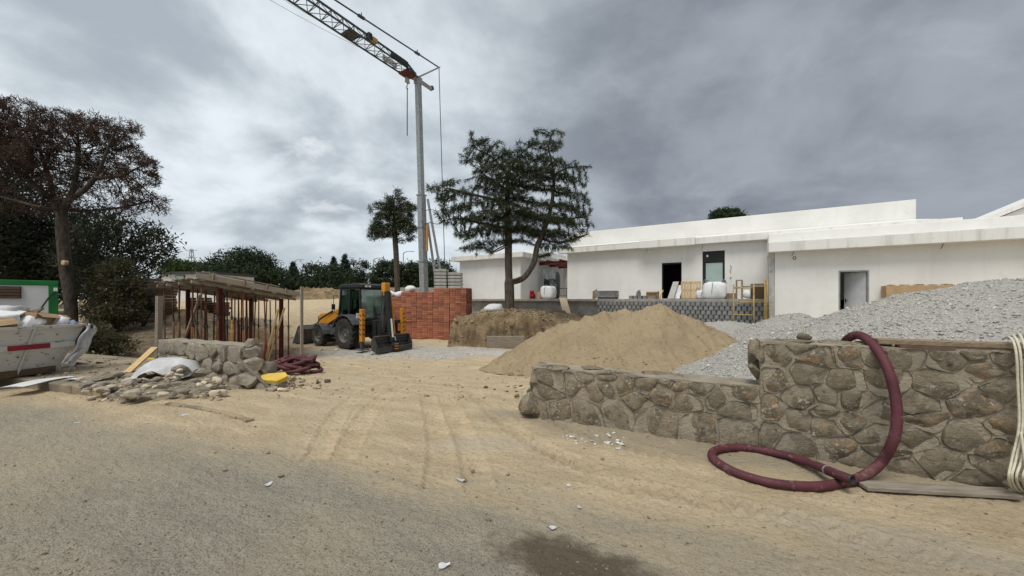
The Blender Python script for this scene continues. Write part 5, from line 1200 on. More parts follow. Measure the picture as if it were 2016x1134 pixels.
def film(i, j):
    k = j * 3; a = int(min(k, 2)); t = k - a; p = A[a].lerp(A[a + 1], t); w = wd[a] * (1 - t) + wd[a + 1] * t
    return p + Vector((.25, .97, 0)).normalized() * ((i - .2) * w * 2) + Vector((.05 * math.sin(i * 9 + j * 4) + .04 * math.sin(i * 17), .03 * math.sin(j * 13), .06 * math.sin(i * 7 + j * 5)))
b.grid(film, 12, 16); single('plastic_film', b, M['plastic_white'], 'limp white plastic film hanging off the skip corner', 'plastic sheet', smooth=True)
# ------------------------------------------------------------------ backhoe loader (local frame: x forward, y left, z up, origin under the rear axle)
def backhoe(loc, ang):
    r = thing('backhoe_loader', 'yellow and black backhoe loader with its digging arm folded at the rear', 'backhoe loader', loc, ang)
    def bld(b, n, m, p=None, **k): return b.build(n, M[m], p or r, local=True, **k)
    def wheel(x, y, R_, w, lugs):
        s = 1 if y > 0 else -1; c = Vector((x, y, R_)); ax = Vector((0, s, 0)); b = MB(); h = w / 2
        b.lathe([(R_ * .56, -h * .85), (R_ * .80, -h), (R_ * .93, -h * .92), (R_ * .955, -h * .5), (R_ * .955, h * .5), (R_ * .93, h * .92), (R_ * .80, h), (R_ * .56, h * .85), (R_ * .56, -h * .85)], c, ax, 32)
        for k in range(lugs):
            for sd in (-1, 1):
                a = 2 * math.pi * (k + (.5 if sd > 0 else 0)) / lugs; d = Vector((math.cos(a), 0, math.sin(a))); t = Vector((-math.sin(a), 0, math.cos(a)))
                e = (ax * sd + t * .7).normalized(); b.box(c + d * R_ * .975 + ax * sd * h * .5 + t * h * .2, (R_ * .07, h * 1.15, R_ * .075), frame(d, e, d.cross(e)))
        ty = bld(b, 'tyre', 'tyre', smooth='auto')
        b = MB(); b.lathe([(0, h * .30), (R_ * .12, h * .30), (R_ * .16, h * .45), (R_ * .30, h * .40), (R_ * .34, h * .18), (R_ * .50, h * .30), (R_ * .53, h * .80), (R_ * .575, h * .86), (R_ * .575, -h * .8)], c, ax, 28); rm = bld(b, 'rim', 'rim', ty, smooth='auto')
        for k in range(8):
            a = k * math.pi / 4; q = c + Vector((math.cos(a), 0, math.sin(a))) * R_ * .22 + ax * h * .42; b = MB(); b.cyl(q, q + ax * .04, .022, 6); bld(b, 'wheel_nut', 'dark_steel', rm)
    for y in (.90, -.90): wheel(0, y, .70, .44, 18); wheel(2.15, y * .98, .49, .33, 16)
    b = MB(); b.bb(-1.05, 3.1, -.42, .42, .62, 1.02); b.bb(-.2, .2, -.7, .7, .55, .85); b.bb(2.0, 2.3, -.75, .75, .38, .62); bld(b, 'chassis', 'black', bevel=.02)
    b = MB(); b.prism([(1.05, 1.0), (3.05, 1.0), (3.05, 1.38), (2.9, 1.5), (1.05, 1.72)], (1, 0, 0), (0, 0, 1), (0, -1, 0), (0, .46, 0), .92); bld(b, 'bonnet', 'machine_yellow', bevel=.04)
    b = MB(); b.bb(3.052, 3.16, -.42, .42, .95, 1.36); bld(b, 'grille', 'black', bevel=.01)
    b = MB(); b.cyl((1.45, -.35, 1.6), (1.45, -.35, 2.25), .05, 10); bld(b, 'exhaust', 'dark_steel')
    # steps and side tank
    b = MB(); b.bb(.75, 1.55, .46, .80, .55, 1.0); bld(b, 'fuel_tank', 'machine_grey', bevel=.04); b = MB(); b.bb(.75, 1.55, -.80, -.46, .55, 1.0); bld(b, 'battery_box', 'machine_grey', bevel=.04)
    b = MB(); b.bb(.7, 1.2, .5, .92, .42, .46); bld(b, 'step', 'black')
    # cab
    x0, x1, yw, z0, z1 = -.62, 1.02, .66, 1.08, 2.72
    b = MB(); b.bb(x0, x1, -yw, yw, z0 - .08, z0 + .22); b.bb(x0 + .02, x0 + .6, -yw + .02, yw - .02, z0 + .22, z0 + .26); bld(b, 'cab_floor', 'black', bevel=.02)
    b = MB()
    pil = [((x0 - .02, yw), (x0 + .10, yw * .95)), ((x0 - .02, -yw), (x0 + .10, -yw * .95)), ((x1, yw), (x1 - .16, yw * .95)), ((x1, -yw), (x1 - .16, -yw * .95)), ((.22, yw), (.20, yw * .95)), ((.22, -yw), (.20, -yw * .95))]
    for (a, c) in pil: b.bar((a[0], a[1], z0 + .15), (c[0], c[1], z1), .085, .085)
    b.bar((x0 - .01, -yw, z0 + .24), (x0 - .01, yw, z0 + .24), .09); b.bar((x0 + .10, -yw, z1 - .03), (x0 + .10, yw, z1 - .03), .08)
    for s in (-1, 1): b.bar((x0, yw * s, z0 + .24), (x1, yw * s, z0 + .24), .07); b.bar((x0 + .1, yw * .95 * s, z1 - .03), (x1 - .16, yw * .95 * s, z1 - .03), .07)
    bld(b, 'cab_frame', 'black', bevel=.015)
    b = MB(); b.prism([(x0 - .16, z1), (x1 - .02, z1), (x1 - .06, z1 + .10), (x1 - .3, z1 + .18), (x0 + .15, z1 + .20), (x0 - .12, z1 + .14)], (1, 0, 0), (0, 0, 1), (0, -1, 0), (0, yw + .05, 0), 2 * yw + .1); rf = bld(b, 'cab_roof', 'black', bevel=.04)
    for y in (-.52, -.34, .34, .52):
        b = MB(); b.bb(x0 - .195, x0 - .155, y - .075, y + .075, z1 + .02, z1 + .12); wl = bld(b, 'work_light', 'black', rf); b = MB(); b.bb(x0 - .205, x0 - .196, y - .06, y + .06, z1 + .03, z1 + .11)
        o = b.build('lens', M['stripe_white'], r, local=True)
    def pane(pts, n):
        b = MB(); b.add(pts, [tuple(range(len(pts)))]); o = bld(b, n, 'glass'); m = o.modifiers.new('Solid', 'SOLIDIFY'); m.thickness = .006
    e = .03
    pane([(x0 - .02, -yw + .05, z0 + .29), (x0 - .02, yw - .05, z0 + .29), (x0 + .10, yw * .95 - .05, z1 - .07), (x0 + .10, -yw * .95 + .05, z1 - .07)], 'rear_window')
    pane([(x1, -yw + .05, z0 + .29), (x1, yw - .05, z0 + .29), (x1 - .16, yw * .95 - .05, z1 - .07), (x1 - .16, -yw * .95 + .05, z1 - .07)], 'windscreen')
    for s in (-1, 1):
        pane([(x0 + .04, yw * s, z0 + .29), (.17, yw * s, z0 + .29), (.15, yw * .95 * s, z1 - .07), (x0 + .15, yw * .95 * s, z1 - .07)], 'side_window')
        pane([(.27, yw * s, z0 + .29), (x1 - .05, yw * s, z0 + .29), (x1 - .2, yw * .95 * s, z1 - .07), (.25, yw * .95 * s, z1 - .07)], 'door_window')
    b = MB(); b.box((.05, 0, z0 + .52), (.5, .5, .16)); b.box((.27, 0, z0 + .85), (.14, .48, .62), (0, .12, 0)); b.box((.30, 0, z0 + 1.25), (.10, .28, .2)); bld(b, 'seat', 'seat', bevel=.05)
    b = MB(); b.tube([(.62 + .06 * math.cos(a), .19 * math.sin(a), z0 + .78 + .17 * math.cos(a)) for a in np.linspace(0, 6.283, 18)[:-1]], .016, 6, closed=True); b.tube([(.85, 0, z0 + .2), (.63, 0, z0 + .78)], .04, 8); bld(b, 'steering_wheel', 'black')
    for y in (-.25, .25):
        b = MB(); b.tube([(-.38, y, z0 + .2), (-.36, y, z0 + .72)], .05, 8); b.tube([(-.36, y, z0 + .7), (-.38, y + .03, z0 + .95)], .018, 6); bld(b, 'control_lever', 'black')
    # rear mudguards
    for s in (-1, 1):
        b = MB(); pr = []
        for k in range(9):
            a = R(15 + k * 17); pr.append((math.cos(a) * .86 - .0, .70 + math.sin(a) * .84))
        pts = pr + [(x * .94, .7 + (z - .7) * .93) for x, z in pr[::-1]]
        b.prism(pts, (1, 0, 0), (0, 0, 1), (0, s, 0), (0, .64 * s, 0), .50); bld(b, 'mudguard', 'machine_grey', bevel=.015)
    b = MB(); b.bb(-.98, -.955, .76, 1.12, 1.40, 1.62); bld(b, 'white_plate', 'stripe_white')
    for s in (-1, 1):                                   # front mudguards
        b = MB(); pr = [(2.15 + math.cos(R(a)) * .60, .49 + math.sin(R(a)) * .60) for a in range(70, 171, 20)]; pts = pr + [(2.15 + (x - 2.15) * .93, .49 + (z - .49) * .93) for x, z in pr[::-1]]
        b.prism(pts, (1, 0, 0), (0, 0, 1), (0, s, 0), (0, .70 * s, 0), .38); bld(b, 'front_mudguard', 'machine_grey')
    # loader arms, rams and front bucket
    for s in (-1, 1):
        y = .56 * s; b = MB(); b.prism([(.95, 1.55), (1.2, 1.75), (1.55, 1.62), (2.75, .95), (3.35, .42), (3.25, .25), (3.05, .32), (2.5, .80), (1.3, 1.32)], (1, 0, 0), (0, 0, 1), (0, s, 0), (0, y - .05 * s, 0), .12); bld(b, 'loader_arm', 'machine_yellow', bevel=.01)
        b = MB(); b.cyl((1.2, y + .1 * s, 1.0), (1.9, y + .1 * s, .95), .055, 10); bld(b, 'lift_ram', 'black'); b = MB(); b.cyl((1.5, y + .1 * s, 1.66), (2.55, y + .1 * s, 1.25), .045, 10); b.cyl((2.55, y + .1 * s, 1.25), (3.05, y + .1 * s, .85), .028, 8); bld(b, 'tilt_ram', 'black')
    bk = MB(); sec = [(3.30, .05), (4.15, .02), (4.18, .05), (3.45, .12), (3.30, .30), (3.33, .68), (3.60, .90), (3.55, .94), (3.27, .74), (3.22, .25)]
    bk.prism(sec, (1, 0, 0), (0, 0, 1), (0, -1, 0), (0, 1.14, 0), 2.28); bo = bld(bk, 'front_bucket', 'bucket', bevel=.01)
    for s in (-1, 1):
        b = MB(); b.prism([(3.28, .08), (4.12, .06), (3.60, .90), (3.32, .72)], (1, 0, 0), (0, 0, 1), (0, s, 0), (0, 1.141 * s, 0), .03); bld(b, 'bucket_side', 'bucket', bo)
    b = MB(); b.bb(4.10, 4.22, -1.16, 1.16, .018, .05); bld(b, 'cutting_edge', 'rim', bo)
    # mirrors
    for s in (-1, 1):
        b = MB(); b.tube([(1.0, yw * s, 2.35), (1.12, (yw + .18) * s, 2.40), (1.13, (yw + .2) * s, 1.95)], .016, 6); b.tube([(1.02, yw * s, 1.5), (1.10, (yw + .16) * s, 1.6), (1.10, (yw + .16) * s, 1.8)], .014, 6); mr = bld(b, 'mirror_arm', 'black'); b = MB(); b.box((1.13, (yw + .2) * s, 1.86), (.06, .17, .26)); bld(b, 'mirror', 'black', mr, bevel=.02)
    # rear frame with slide rails
    b = MB(); b.bb(-1.28, -1.10, -1.02, 1.02, .58, .74); b.bb(-1.28, -1.10, -1.02, 1.02, 1.10, 1.26); b.bb(-1.16, -1.02, -.95, .95, .74, 1.10); bld(b, 'rear_frame', 'black', bevel=.015)
    for z in (.80, .98, 1.34): b = MB(); b.tube([(-1.2, -.85, z), (-1.28, -.2, z + .05), (-1.22, .4, z - .06), (-1.2, .8, z + .02)], .028, 6); bld(b, 'hydraulic_hose', 'black')
    for s in (-1, 1):                                    # stabilisers with warning chevrons
        y = 1.08 * s; b = MB(); b.bb(-1.40, -1.22, y - .085, y + .085, .42, 1.80); so = bld(b, 'stabiliser', 'machine_yellow', bevel=.02)
        b = MB(); b.bb(-1.37, -1.25, y - .065, y + .065, .14, .44); bld(b, 'inner_leg', 'dark_steel', so); b = MB(); b.box((-1.31, y, .10), (.42, .46, .06), None, .7); bld(b, 'foot_pad', 'machine_grey', so)
        for k in range(5):
            z = .72 + k * .20; b = MB(); b.prism([(-.06, -.05), (.06, .03), (.06, .08), (-.06, .0)], (0, s, 0), (0, 0, 1), (-1, 0, 0), (-1.4005, y, z), .004); bld(b, 'chevron', 'black', so)
            b = MB(); b.prism([(-.065, -.05), (.065, .03), (.065, .08), (-.065, .0)], (1, 0, 0), (0, 0, 1), (0, 1, 0), (-1.31, y + .0855 if s > 0 else y - .0895, z), .004); bld(b, 'chevron', 'black', so)
    # kingpost, boom, dipper, rear bucket
    y = .40
    b = MB(); b.bb(-1.55, -1.285, y - .2, y + .2, .50, 1.30); b.cyl((-1.62, y, .48), (-1.62, y, 1.32), .13, 14); bld(b, 'kingpost', 'black', bevel=.03)
    b = MB(); b.prism([(-1.58, .72), (-1.72, .68), (-1.88, 1.5), (-1.96, 2.45), (-1.92, 2.80), (-1.78, 2.84), (-1.78, 2.45), (-1.68, 1.5)], (1, 0, 0), (0, 0, 1), (0, 1, 0), (0, y - .13, 0), .16); bld(b, 'boom', 'machine_grey', bevel=.012)
    b = MB(); b.bb(-2.08, -1.84, y - .15, y + .13, 2.36, 2.92); bld(b, 'boom_head', 'machine_yellow', bevel=.03)
    b = MB(); b.bar((-2.12, y + .04, 2.55), (-2.40, y + .04, .42), .20, .20); dp = bld(b, 'dipper', 'black', bevel=.02)
    b = MB(); b.bar((-2.375, y + .04, 1.40), (-2.478, y + .04, .62), .08, .012); bld(b, 'reflective_stripe', 'stripe_white', dp)
    b = MB(); b.bar((-2.10, y - .12, 2.5), (-2.34, y - .12, .72), .06, .14); bld(b, 'dipper_side_plate', 'machine_yellow', dp)
    b = MB(); b.cyl((-1.75, y - .02, 1.3), (-1.98, y - .02, 2.2), .06, 10); bld(b, 'boom_ram', 'black')
    b = MB(); b.cyl((-1.42, y - .75, 1.50), (-1.7, y - .42, .55), .05, 8); b.tube([(-1.9, y - .2, 2.4), (-2.0, y - .42, 1.8), (-1.8, y - .5, 1.2), (-1.5, y - .5, .7)], .035, 6); bld(b, 'hose_guard', 'machine_yellow')
    b = MB(); b.tube(crom([(-1.95, y + .17, 2.55), (-2.0, y + .22, 2.0), (-1.9, y + .25, 1.4), (-1.6, y + .3, 1.0)], 6), .022, 6); bld(b, 'hydraulic_hose', 'black')
    b = MB(); b.cyl((-2.22, y - .16, .95), (-2.40, y - .16, .45), .045, 8); bld(b, 'bucket_ram', 'ram')
    wv = .90; c = MB(); sec = [(-2.28, .14), (-2.52, .04), (-2.56, .07), (-2.36, .19), (-2.26, .38), (-2.30, .58), (-2.40, .69), (-2.36, .73), (-2.24, .62), (-2.19, .38)]
    # shell opening towards the rear, tilted by its own weight
    c.prism(sec, (1, 0, 0), (0, 0, 1), (0, -1, 0), (0, y + wv, 0), wv * 2); rbk = bld(c, 'rear_bucket', 'bucket', bevel=.008)
    for s in (-1, 1):
        b = MB(); b.prism([(-2.28, .14), (-2.54, .05), (-2.60, .34), (-2.40, .70), (-2.25, .58), (-2.21, .38)], (1, 0, 0), (0, 0, 1), (0, s, 0), (0, y + (wv + .001) * s, 0), .025); bld(b, 'bucket_side', 'bucket', rbk)
    for z in (.30, .47, .60):
        b = MB(); b.bb(-2.33, -2.27, y - wv + .01, y + wv - .01, z - .008, z + .008); bld(b, 'bucket_rib', 'rim', rbk)
    b = MB(); b.bb(-2.62, -2.56, y - wv, y + wv, .06, .27); bld(b, 'cutting_blade', 'bucket', rbk)
    b = MB(); b.box((-2.60, y + .04, .24), (.22, .22, .34)); b.cyl((-2.6, y - .14, .30), (-2.6, y + .22, .30), .06, 10); qh = bld(b, 'quick_hitch', 'black', bevel=.04)
    for z in (.16, .27, .36): b = MB(); b.bb(-2.718, -2.711, y - .05, y + .13, z - .018, z + .018); bld(b, 'hitch_plate', 'machine_yellow', qh)
    return r
hd = math.atan2(.54, -.84)
bloc = Vector((-6.85, 17.5, 0)); bloc.z = g(bloc.x, bloc.y) + .01
backhoe(bloc, hd)

# ------------------------------------------------------------------ timber formwork on props
fA, fB, fC = Vector((-9.54, 11.5, 2.30)), Vector((-8.03, 13.92, 1.80)), Vector((-12.4, 13.3, 2.22))
fs, ft = fB - fA, fC - fA; fn = fs.cross(ft).normalized(); fn = fn if fn.z > 0 else -fn
def dk(s, t, h=0.): return fA + fs * s + ft * t + fn * h
deck = thing('formwork_deck', 'sloping grey timber formwork deck propped up behind the short stone wall', 'formwork', Vector((-10.2, 13.6, 2.0)), 0)
e1, e2 = fs.normalized(), ft.normalized(); e2p = fn.cross(e1); DF = frame(e1, e2p, fn)
npk = 18
for k in range(npk):
    t = (k + .5) / npk; ov = random.uniform(-.03, .05); a, c = dk(-.04 - ov, t, .014), dk(1.04 + random.uniform(-.02, .05), t, .014)
    b = MB(); b.bar(a, c, .175, .027, fn); b.build('plank', M['wood_grey'], deck, bevel=.004)
for s in (.02, .26, .50, .74, .98):
    b = MB(); b.bar(dk(s, -.03, -.026), dk(s, 1.03, -.026), .08, .05, fn); b.build('joist', M['wood'], deck)
for t in (.06, .36, .68, .95):
    b = MB(); b.bar(dk(-.05, t, -.098), dk(1.05, t, -.098), .07, .09, fn); b.build('bearer', M['wood_grey'], deck)
b = MB(); b.bar(dk(-.05, -.015, .10), dk(1.08, -.015, .10), .03, .15, fn); b.build('edge_board', M['wood_grey'], deck, bevel=.005)
b = MB(); b.bar(dk(1.02, -.02, .10), dk(1.02, .9, .10), .03, .13, fn); b.build('edge_board', M['wood_grey'], deck, bevel=.005)
for s in (.10, .40, .64, .86):
    b = MB(); q = dk(s, -.03, .12); b.bar(q - fn * .10, q + fn * .09, .07, .03); b.build('batten', M['wood'], deck)
for s0, s1 in ((.02, .55), (.3, .8)):
    b = MB(); b.bar(dk(s0, .03, .25), dk(s1, .03, .245), .11, .03, fn); b.build('loose_lath', M['wood_grey'], deck)
def deck_z(x, y, h=0.0):      # height of the deck's underside
    return fA.z - ((x - fA.x) * fn.x + (y - fA.y) * fn.y) / fn.z + h
for i, (s, t, l) in enumerate(((.22, .09, 'front red primed steel column beside the yellow props'), (.88, .09, 'red primed steel column beside the upright plank of the formwork'), (.15, .70, 'red primed steel column at the back corner of the formwork'), (.80, .62, 'red primed steel column deep under the low end of the formwork'))):
    q = dk(s, t); zb = g(q.x, q.y) - .03; zt = deck_z(q.x, q.y, -.15); root = thing('steel_column', l, 'column', (q.x, q.y, zb), .9, 'red steel columns under the formwork')
    for nm, bxs in (('flange', (-.055, -.045, -.055, .055)), ('flange', (.045, .055, -.055, .055)), ('web', (-.045, .045, -.005, .005))):
        b = MB(); b.bb(bxs[0], bxs[1], bxs[2], bxs[3], 0, zt - zb); b.build(nm, M['red_steel'], root, local=True)
    b = MB(); b.bb(-.14, .14, -.14, .14, -.01, .02); b.build('base_plate', M['red_steel'], root, local=True)
pn = 0
lab = {'rust_prop': 'rusty brown steel shoring prop under the timber formwork', 'yellow_prop': 'yellow painted steel shoring prop under the timber formwork', 'orange_prop': 'orange red steel shoring prop under the timber formwork'}
for t in (.02, .25, .48, .72, .97):
    for s in (.03, .12, .22, .33, .44, .55, .66, .77, .97):
        s2 = s + random.uniform(-.04, .04); t2 = t + random.uniform(-.03, .03); q = dk(s2, t2); q.z = 0
        if any(abs(s2 - a) + abs(t2 - c) < .09 for a, c in ((.22, .09), (.88, .09), (.15, .70), (.80, .62))): continue
        zt = deck_z(q.x, q.y, -.15); f_ = q + Vector((random.uniform(-.14, .14), random.uniform(-.14, .14), 0)) * (1 if random.random() < .4 else .3); zb = g(f_.x, f_.y); f_.z = zb; top = Vector((q.x, q.y, zt))
        m = random.choices(('rust_prop', 'yellow_prop', 'orange_prop'), (8, 1.5, 2))[0] if not (t < .1 and s in (.13, .33)) else 'yellow_prop'
        root = thing('shoring_prop', lab[m], 'prop', f_, 0, lab[m].split(' under')[0] + 's'); mid = f_.lerp(top, random.uniform(.5, .66))
        b = MB(); b.tube([f_, mid], .027, 9); b.build('outer_tube', M[m], root, True); b = MB(); b.tube([mid - (top - f_) * .02, top], .020, 8); b.build('inner_tube', M['rust_prop'] if random.random() < .6 else M[m], root, True)
        b = MB(); b.tube([mid - (top - f_).normalized() * .09, mid + (top - f_).normalized() * .03], .034, 9); b.tube([mid + Vector((-.09, 0, 0)), mid + Vector((.09, .02, -.02))], .009, 5); b.build('collar', M['dark_steel'], root)
        b = MB(); b.box(f_ + Z * .006, (.14, .14, .012)); b.build('base_plate', M[m], root); b = MB(); b.box(top, (.13, .13, .012)); b.build('head_plate', M[m], root); pn += 1
def stick(name, a, c, w, h, mat, label, cat='timber', bev=.004):
    a, c = Vector(a), Vector(c); b = MB(); b.bar(a, c, w, h); return single(name, b, M[mat], label, cat, None, False, bev)
q = dk(1.02, -.10); stick('upright_plank', (q.x, q.y, g(q.x, q.y)), (q.x, q.y, deck_z(q.x, q.y, .34)), .16, .04, 'wood_grey', 'pale upright plank nailed to the low end of the formwork')
q = Vector((gx(311, 8.95), 8.95, 0)); stick('wooden_post', (q.x, q.y, g(q.x, q.y) - .05), (q.x + .03, q.y, at(311, 583, 8.95).z), .13, .07, 'wood_grey', 'pale wooden post at the end of the short stone wall')
a = gp(250, 750, .1); stick('leaning_plank', Vector((gx(250, 8.0), 8.0, PV)), at(305, 684, 8.75), .14, .035, 'wood_new', 'yellowish plank leaning against the post at the wall end')
for k, (p0, p1, l) in enumerate((((522, 700, 13.3), (548, 608, 13.2), 'thin raw timber brace leaning under the low end of the formwork'), ((528, 700, 13.5), (560, 606, 13.6), 'second raw timber brace crossing beside the red column'), ((345, 672, 12.6), (395, 580, 12.4), 'slanting timber brace behind the yellow props'), ((402, 665, 14), (372, 585, 13.9), 'dark slanting brace between rusty props'))):
    a = at(*p0); a.z = g(a.x, a.y); stick('timber_brace', a, at(*p1), .07, .05, 'wood_new' if k < 2 else 'wood', l)
a = gp(532, 764); a2 = Vector((gx(476, 7.32), 7.16, .60)); stick('iron_bar', a, a2, .05, .04, 'wood_grey', 'grey batten leaning on the crumbling end of the short wall')
# ------------------------------------------------------------------ heaped hoses, foam, sheet, rubble beside the short wall
HR = .05
def hose_mesh(P, r=HR, seg=12, pitch=.02, amp=.0035, cap=False):
    L = [0.0]
    for a, c in zip(P[:-1], P[1:]): L.append(L[-1] + (c - a).length)
    n = int(L[-1] / (pitch / 2)); out = []; rad = []; j = 0
    for k in range(n + 1):
        s = L[-1] * k / n
        while j < len(L) - 2 and L[j + 1] < s: j += 1
        t = (s - L[j]) / max(1e-9, L[j + 1] - L[j]); out.append(P[j].lerp(P[j + 1], t)); rad.append(r + (amp if k % 2 else -amp))
    b = MB(); b.tube(out, rad, seg, cap); return b
hc = gp(560, 738); rs = random.Random(4)
for k in range(5):
    P = []; z = HR + .02 + .075 * k; ph = rs.uniform(0, 6)
    for i in range(16):
        a = ph + i * .62; rr = (.62 - .07 * k) * (1 + .28 * math.sin(i * 1.7 + k)); P.append(Vector((hc.x + .05 * k + math.cos(a) * rr, hc.y + .25 + math.sin(a) * rr * .62, hc.z + z + .05 * math.sin(i * 2.3 + k))))
    b = hose_mesh(crom(P, 7), .046, 9, .05, .003, True); single('coiled_hose', b, M['hose'], ['dark red corrugated hose at the bottom of the tangled heap', 'dark red hose looping through the middle of the tangled heap', 'dark red hose lying loosely over the tangled heap', 'short dark red hose loop near the top of the heap', 'dark red hose crowning the tangled heap'][k], 'hose', 'tangled red hoses', True)
b = MB(); q = Vector((gx(540, 7.45), 7.42, 0)); q.z = g(q.x, q.y); b.prism([(-.30, -.05), (.18, -.16), (.30, .02), (.16, .17), (-.26, .14)], (1, 0, .05), (0, .9, .35), (0, -.3, .9), q + Z * .12, .10); single('foam_block', b, M['foam'], 'broken slab of yellow insulation foam beside the red hoses', 'foam', bevel=.012)
b = MB(); c = Vector((gx(338, 7.75), 7.72, PV))
def sheet(i, j):
    x, y = (i - .5) * 1.15, (j - .5) * .8; rr = max(0, 1 - (x / .62) ** 2 - (y / .45) ** 2); h = .36 * rr ** .6 + .035 * float(fbm(x * 3, y * 3, 5, 1.2, 3)[0]) + .02
    return (c.x + x + .03 * float(fbm(x, y, 2, 6, 2)[0]), c.y + y + .06 * float(fbm(y, x, 3, 6, 2)[0]), c.z + max(h, .004))
b.grid(sheet, 44, 30); single('plastic_sheet', b, M['plastic_white'], 'crumpled white plastic sheet draped over rubble by the short wall', 'plastic sheet', smooth=True)
for k in range(150):
    t = rs.random(); px = 160 + 280 * t; py = 772 + 14 * math.sin(t * 3) + rs.uniform(-26, 14) - (10 if .35 < t < .8 else 0)
    sz = rs.choice((.035, .045, .05, .06, .07, .08, .10, .13, .16)); p = gp(px, py)
    z0 = PV if (p - KO).dot(KN) > .1 and (p - KO).dot(KD) < 3.0 else p.z
    if z0 == PV: p = gp(px, py, PV - 0)
    up = rs.random() * .16 * math.exp(-((px - 365) / 60) ** 2)
    b = MB(); b.rock((p.x, p.y, z0 + sz * .22 + up), (sz * 1.35, sz, sz * .75), k * .71, 2, .5, rs.uniform(0, 3)); single('rubble_stone', b, M['rubble' if k % 3 else 'stone_grey'], 'broken pale stone in the rubble spilled along the kerb', 'stone', 'rubble stones spilled along the kerb')
for k, (px, py, Y, d) in enumerate(((355, 748, 7.5, (.36, .26, .20)), (395, 752, 7.4, (.30, .24, .16)), (325, 752, 7.5, (.26, .2, .2)), (205, 762, 7.3, (.55, .2, .14)))):
    b = MB(); b.rock((gx(px, Y), Y, PV + d[2] * .33 + (.06 if k < 3 else 0)), d, k + 20.2, 3, .35, rs.uniform(0, 3)); single('rubble_stone', b, M['stone_grey'], ['big grey stone in front of the white plastic sheet', 'flat grey boulder between the plastic sheet and the short wall', 'grey stone leaning on the white plastic sheet', 'long dark slab of broken concrete beside the kerb'][k], 'stone')
# white panels lying on the pavement
for k, (p0, p1, w, l, lift) in enumerate((((20, 766), (150, 742), .34, 'long bent white panel lying at the kerb in front of the skip', .06), ((138, 752), (252, 737), .26, 'second white panel lying on the pavement behind the bent one', .02))):
    a, c = gp(*p0, PV + .02), gp(*p1, PV + .02); d = (c - a).normalized(); sd = Vector((-d.y, d.x, 0)); b = MB(); n = 16
    top = lambda i, j: a.lerp(c, i) + sd * ((j - .5) * w) + Z * (.03 + lift * math.sin(i * 2.6 + k) ** 2 * (1 - i) + .012 * math.sin(j * 3.1))
    b.grid(top, n, 5); o = len(b.v); b.grid(lambda i, j: top(i, j) - Z * .018, n, 5); single('sheet_metal', b, M['panel_white'], l, 'panel', smooth=True)
# timbers, pipes and boards behind the skip
for k, (p0, p1, Y0, Y1, w, h, m, l) in enumerate((((150, 730), (262, 722), 9.0, 9.3, .05, .05, 'hose', 'dark red pipe lying along the back of the pavement'), ((190, 735), (300, 700), 9.1, 10.2, .06, .05, 'wood_dark', 'dark batten lying behind the white panels'), ((225, 668), (310, 666), 12, 12.2, .14, .08, 'wood_dark', 'blackened beam lying on the dirt behind the skip'), ((255, 690), (318, 684), 11, 11.2, .10, .05, 'wood', 'short plank lying in the mud behind the wooden post'), ((330, 652), (395, 643), 14.5, 14.9, .16, .04, 'wood_new', 'pale plank on the ground under the formwork'), ((250, 735), (303, 716), 9, 9.6, .10, .04, 'wood', 'offcut board propped near the wooden post'), ((180, 668), (300, 695), 12.4, 11.4, .07, .05, 'wood', 'grey batten across the dirt behind the skip'))):
    a = Vector((gx(p0[0], Y0), Y0, 0)); c = Vector((gx(p1[0], Y1), Y1, 0)); a.z = max(g(a.x, a.y), PV if Y0 < 9.3 else -9) + h / 2 + .01; c.z = max(g(c.x, c.y), PV if Y1 < 9.3 else -9) + h / 2 + .01
    if m == 'hose': b = hose_mesh([a, (a + c) / 2 + Vector((0, .1, 0)), c], .035, 8, .05, .002, True); single('pipe', b, M[m], l, 'pipe', smooth=True)
    else: stick('loose_timber', a, c, w, h, m, l)
b = MB(); p = Vector((gx(282, 12.6), 12.6, 0)); p.z = g(p.x, p.y); b.box(p + Z * .10, (.9, .5, .16), .1); single('packing_crate', b, M['foam'], 'yellow slab of insulation lying on the dirt behind the skip', 'foam', bevel=.02)
pr = Vector((gx(203, 10.6), 10.6, 0)); pr.z = g(pr.x, pr.y); t_ = thing('orange_stool', 'orange block stand with a timber board on top beside the skip', 'stand', pr)
b = MB(); b.box(pr + Z * .16, (.26, .26, .34)); b.build('block', M['orange_prop'], t_, bevel=.02); b = MB(); b.box(pr + Z * .35, (.46, .34, .035), .1); b.build('board', M['wood_new'], t_)
# stacked pallets
def pallet_mesh_parts(root, flat=True):
    for y in (-.56, 0, .56):
        for x in (-.36, 0, .36):
            b = MB(); b.box((x, y, .06), (.10, .12, .085)); b.build('block', M['wood'], root, local=True)
    for x in (-.36, 0, .36):
        b = MB(); b.box((x, 0, .009), (.10, 1.2, .018)); b.build('bottom_board', M['wood_new'], root, local=True); b = MB(); b.box((x, 0, .112), (.10, 1.2, .018)); b.build('stringer_board', M['wood_new'], root, local=True)
    for k in range(7):
        b = MB(); b.box((0, -.555 + k * .185, .131), (.8, .12, .019)); b.build('deck_board', M['wood_new'], root, local=True)
pal0 = thing('pallet', 'fresh pine pallet standing upright against the white wall', 'pallet'); pallet_mesh_parts(pal0)
pu = fu(1360, -.75); up_ = fp(pu, -.60, TZ); 
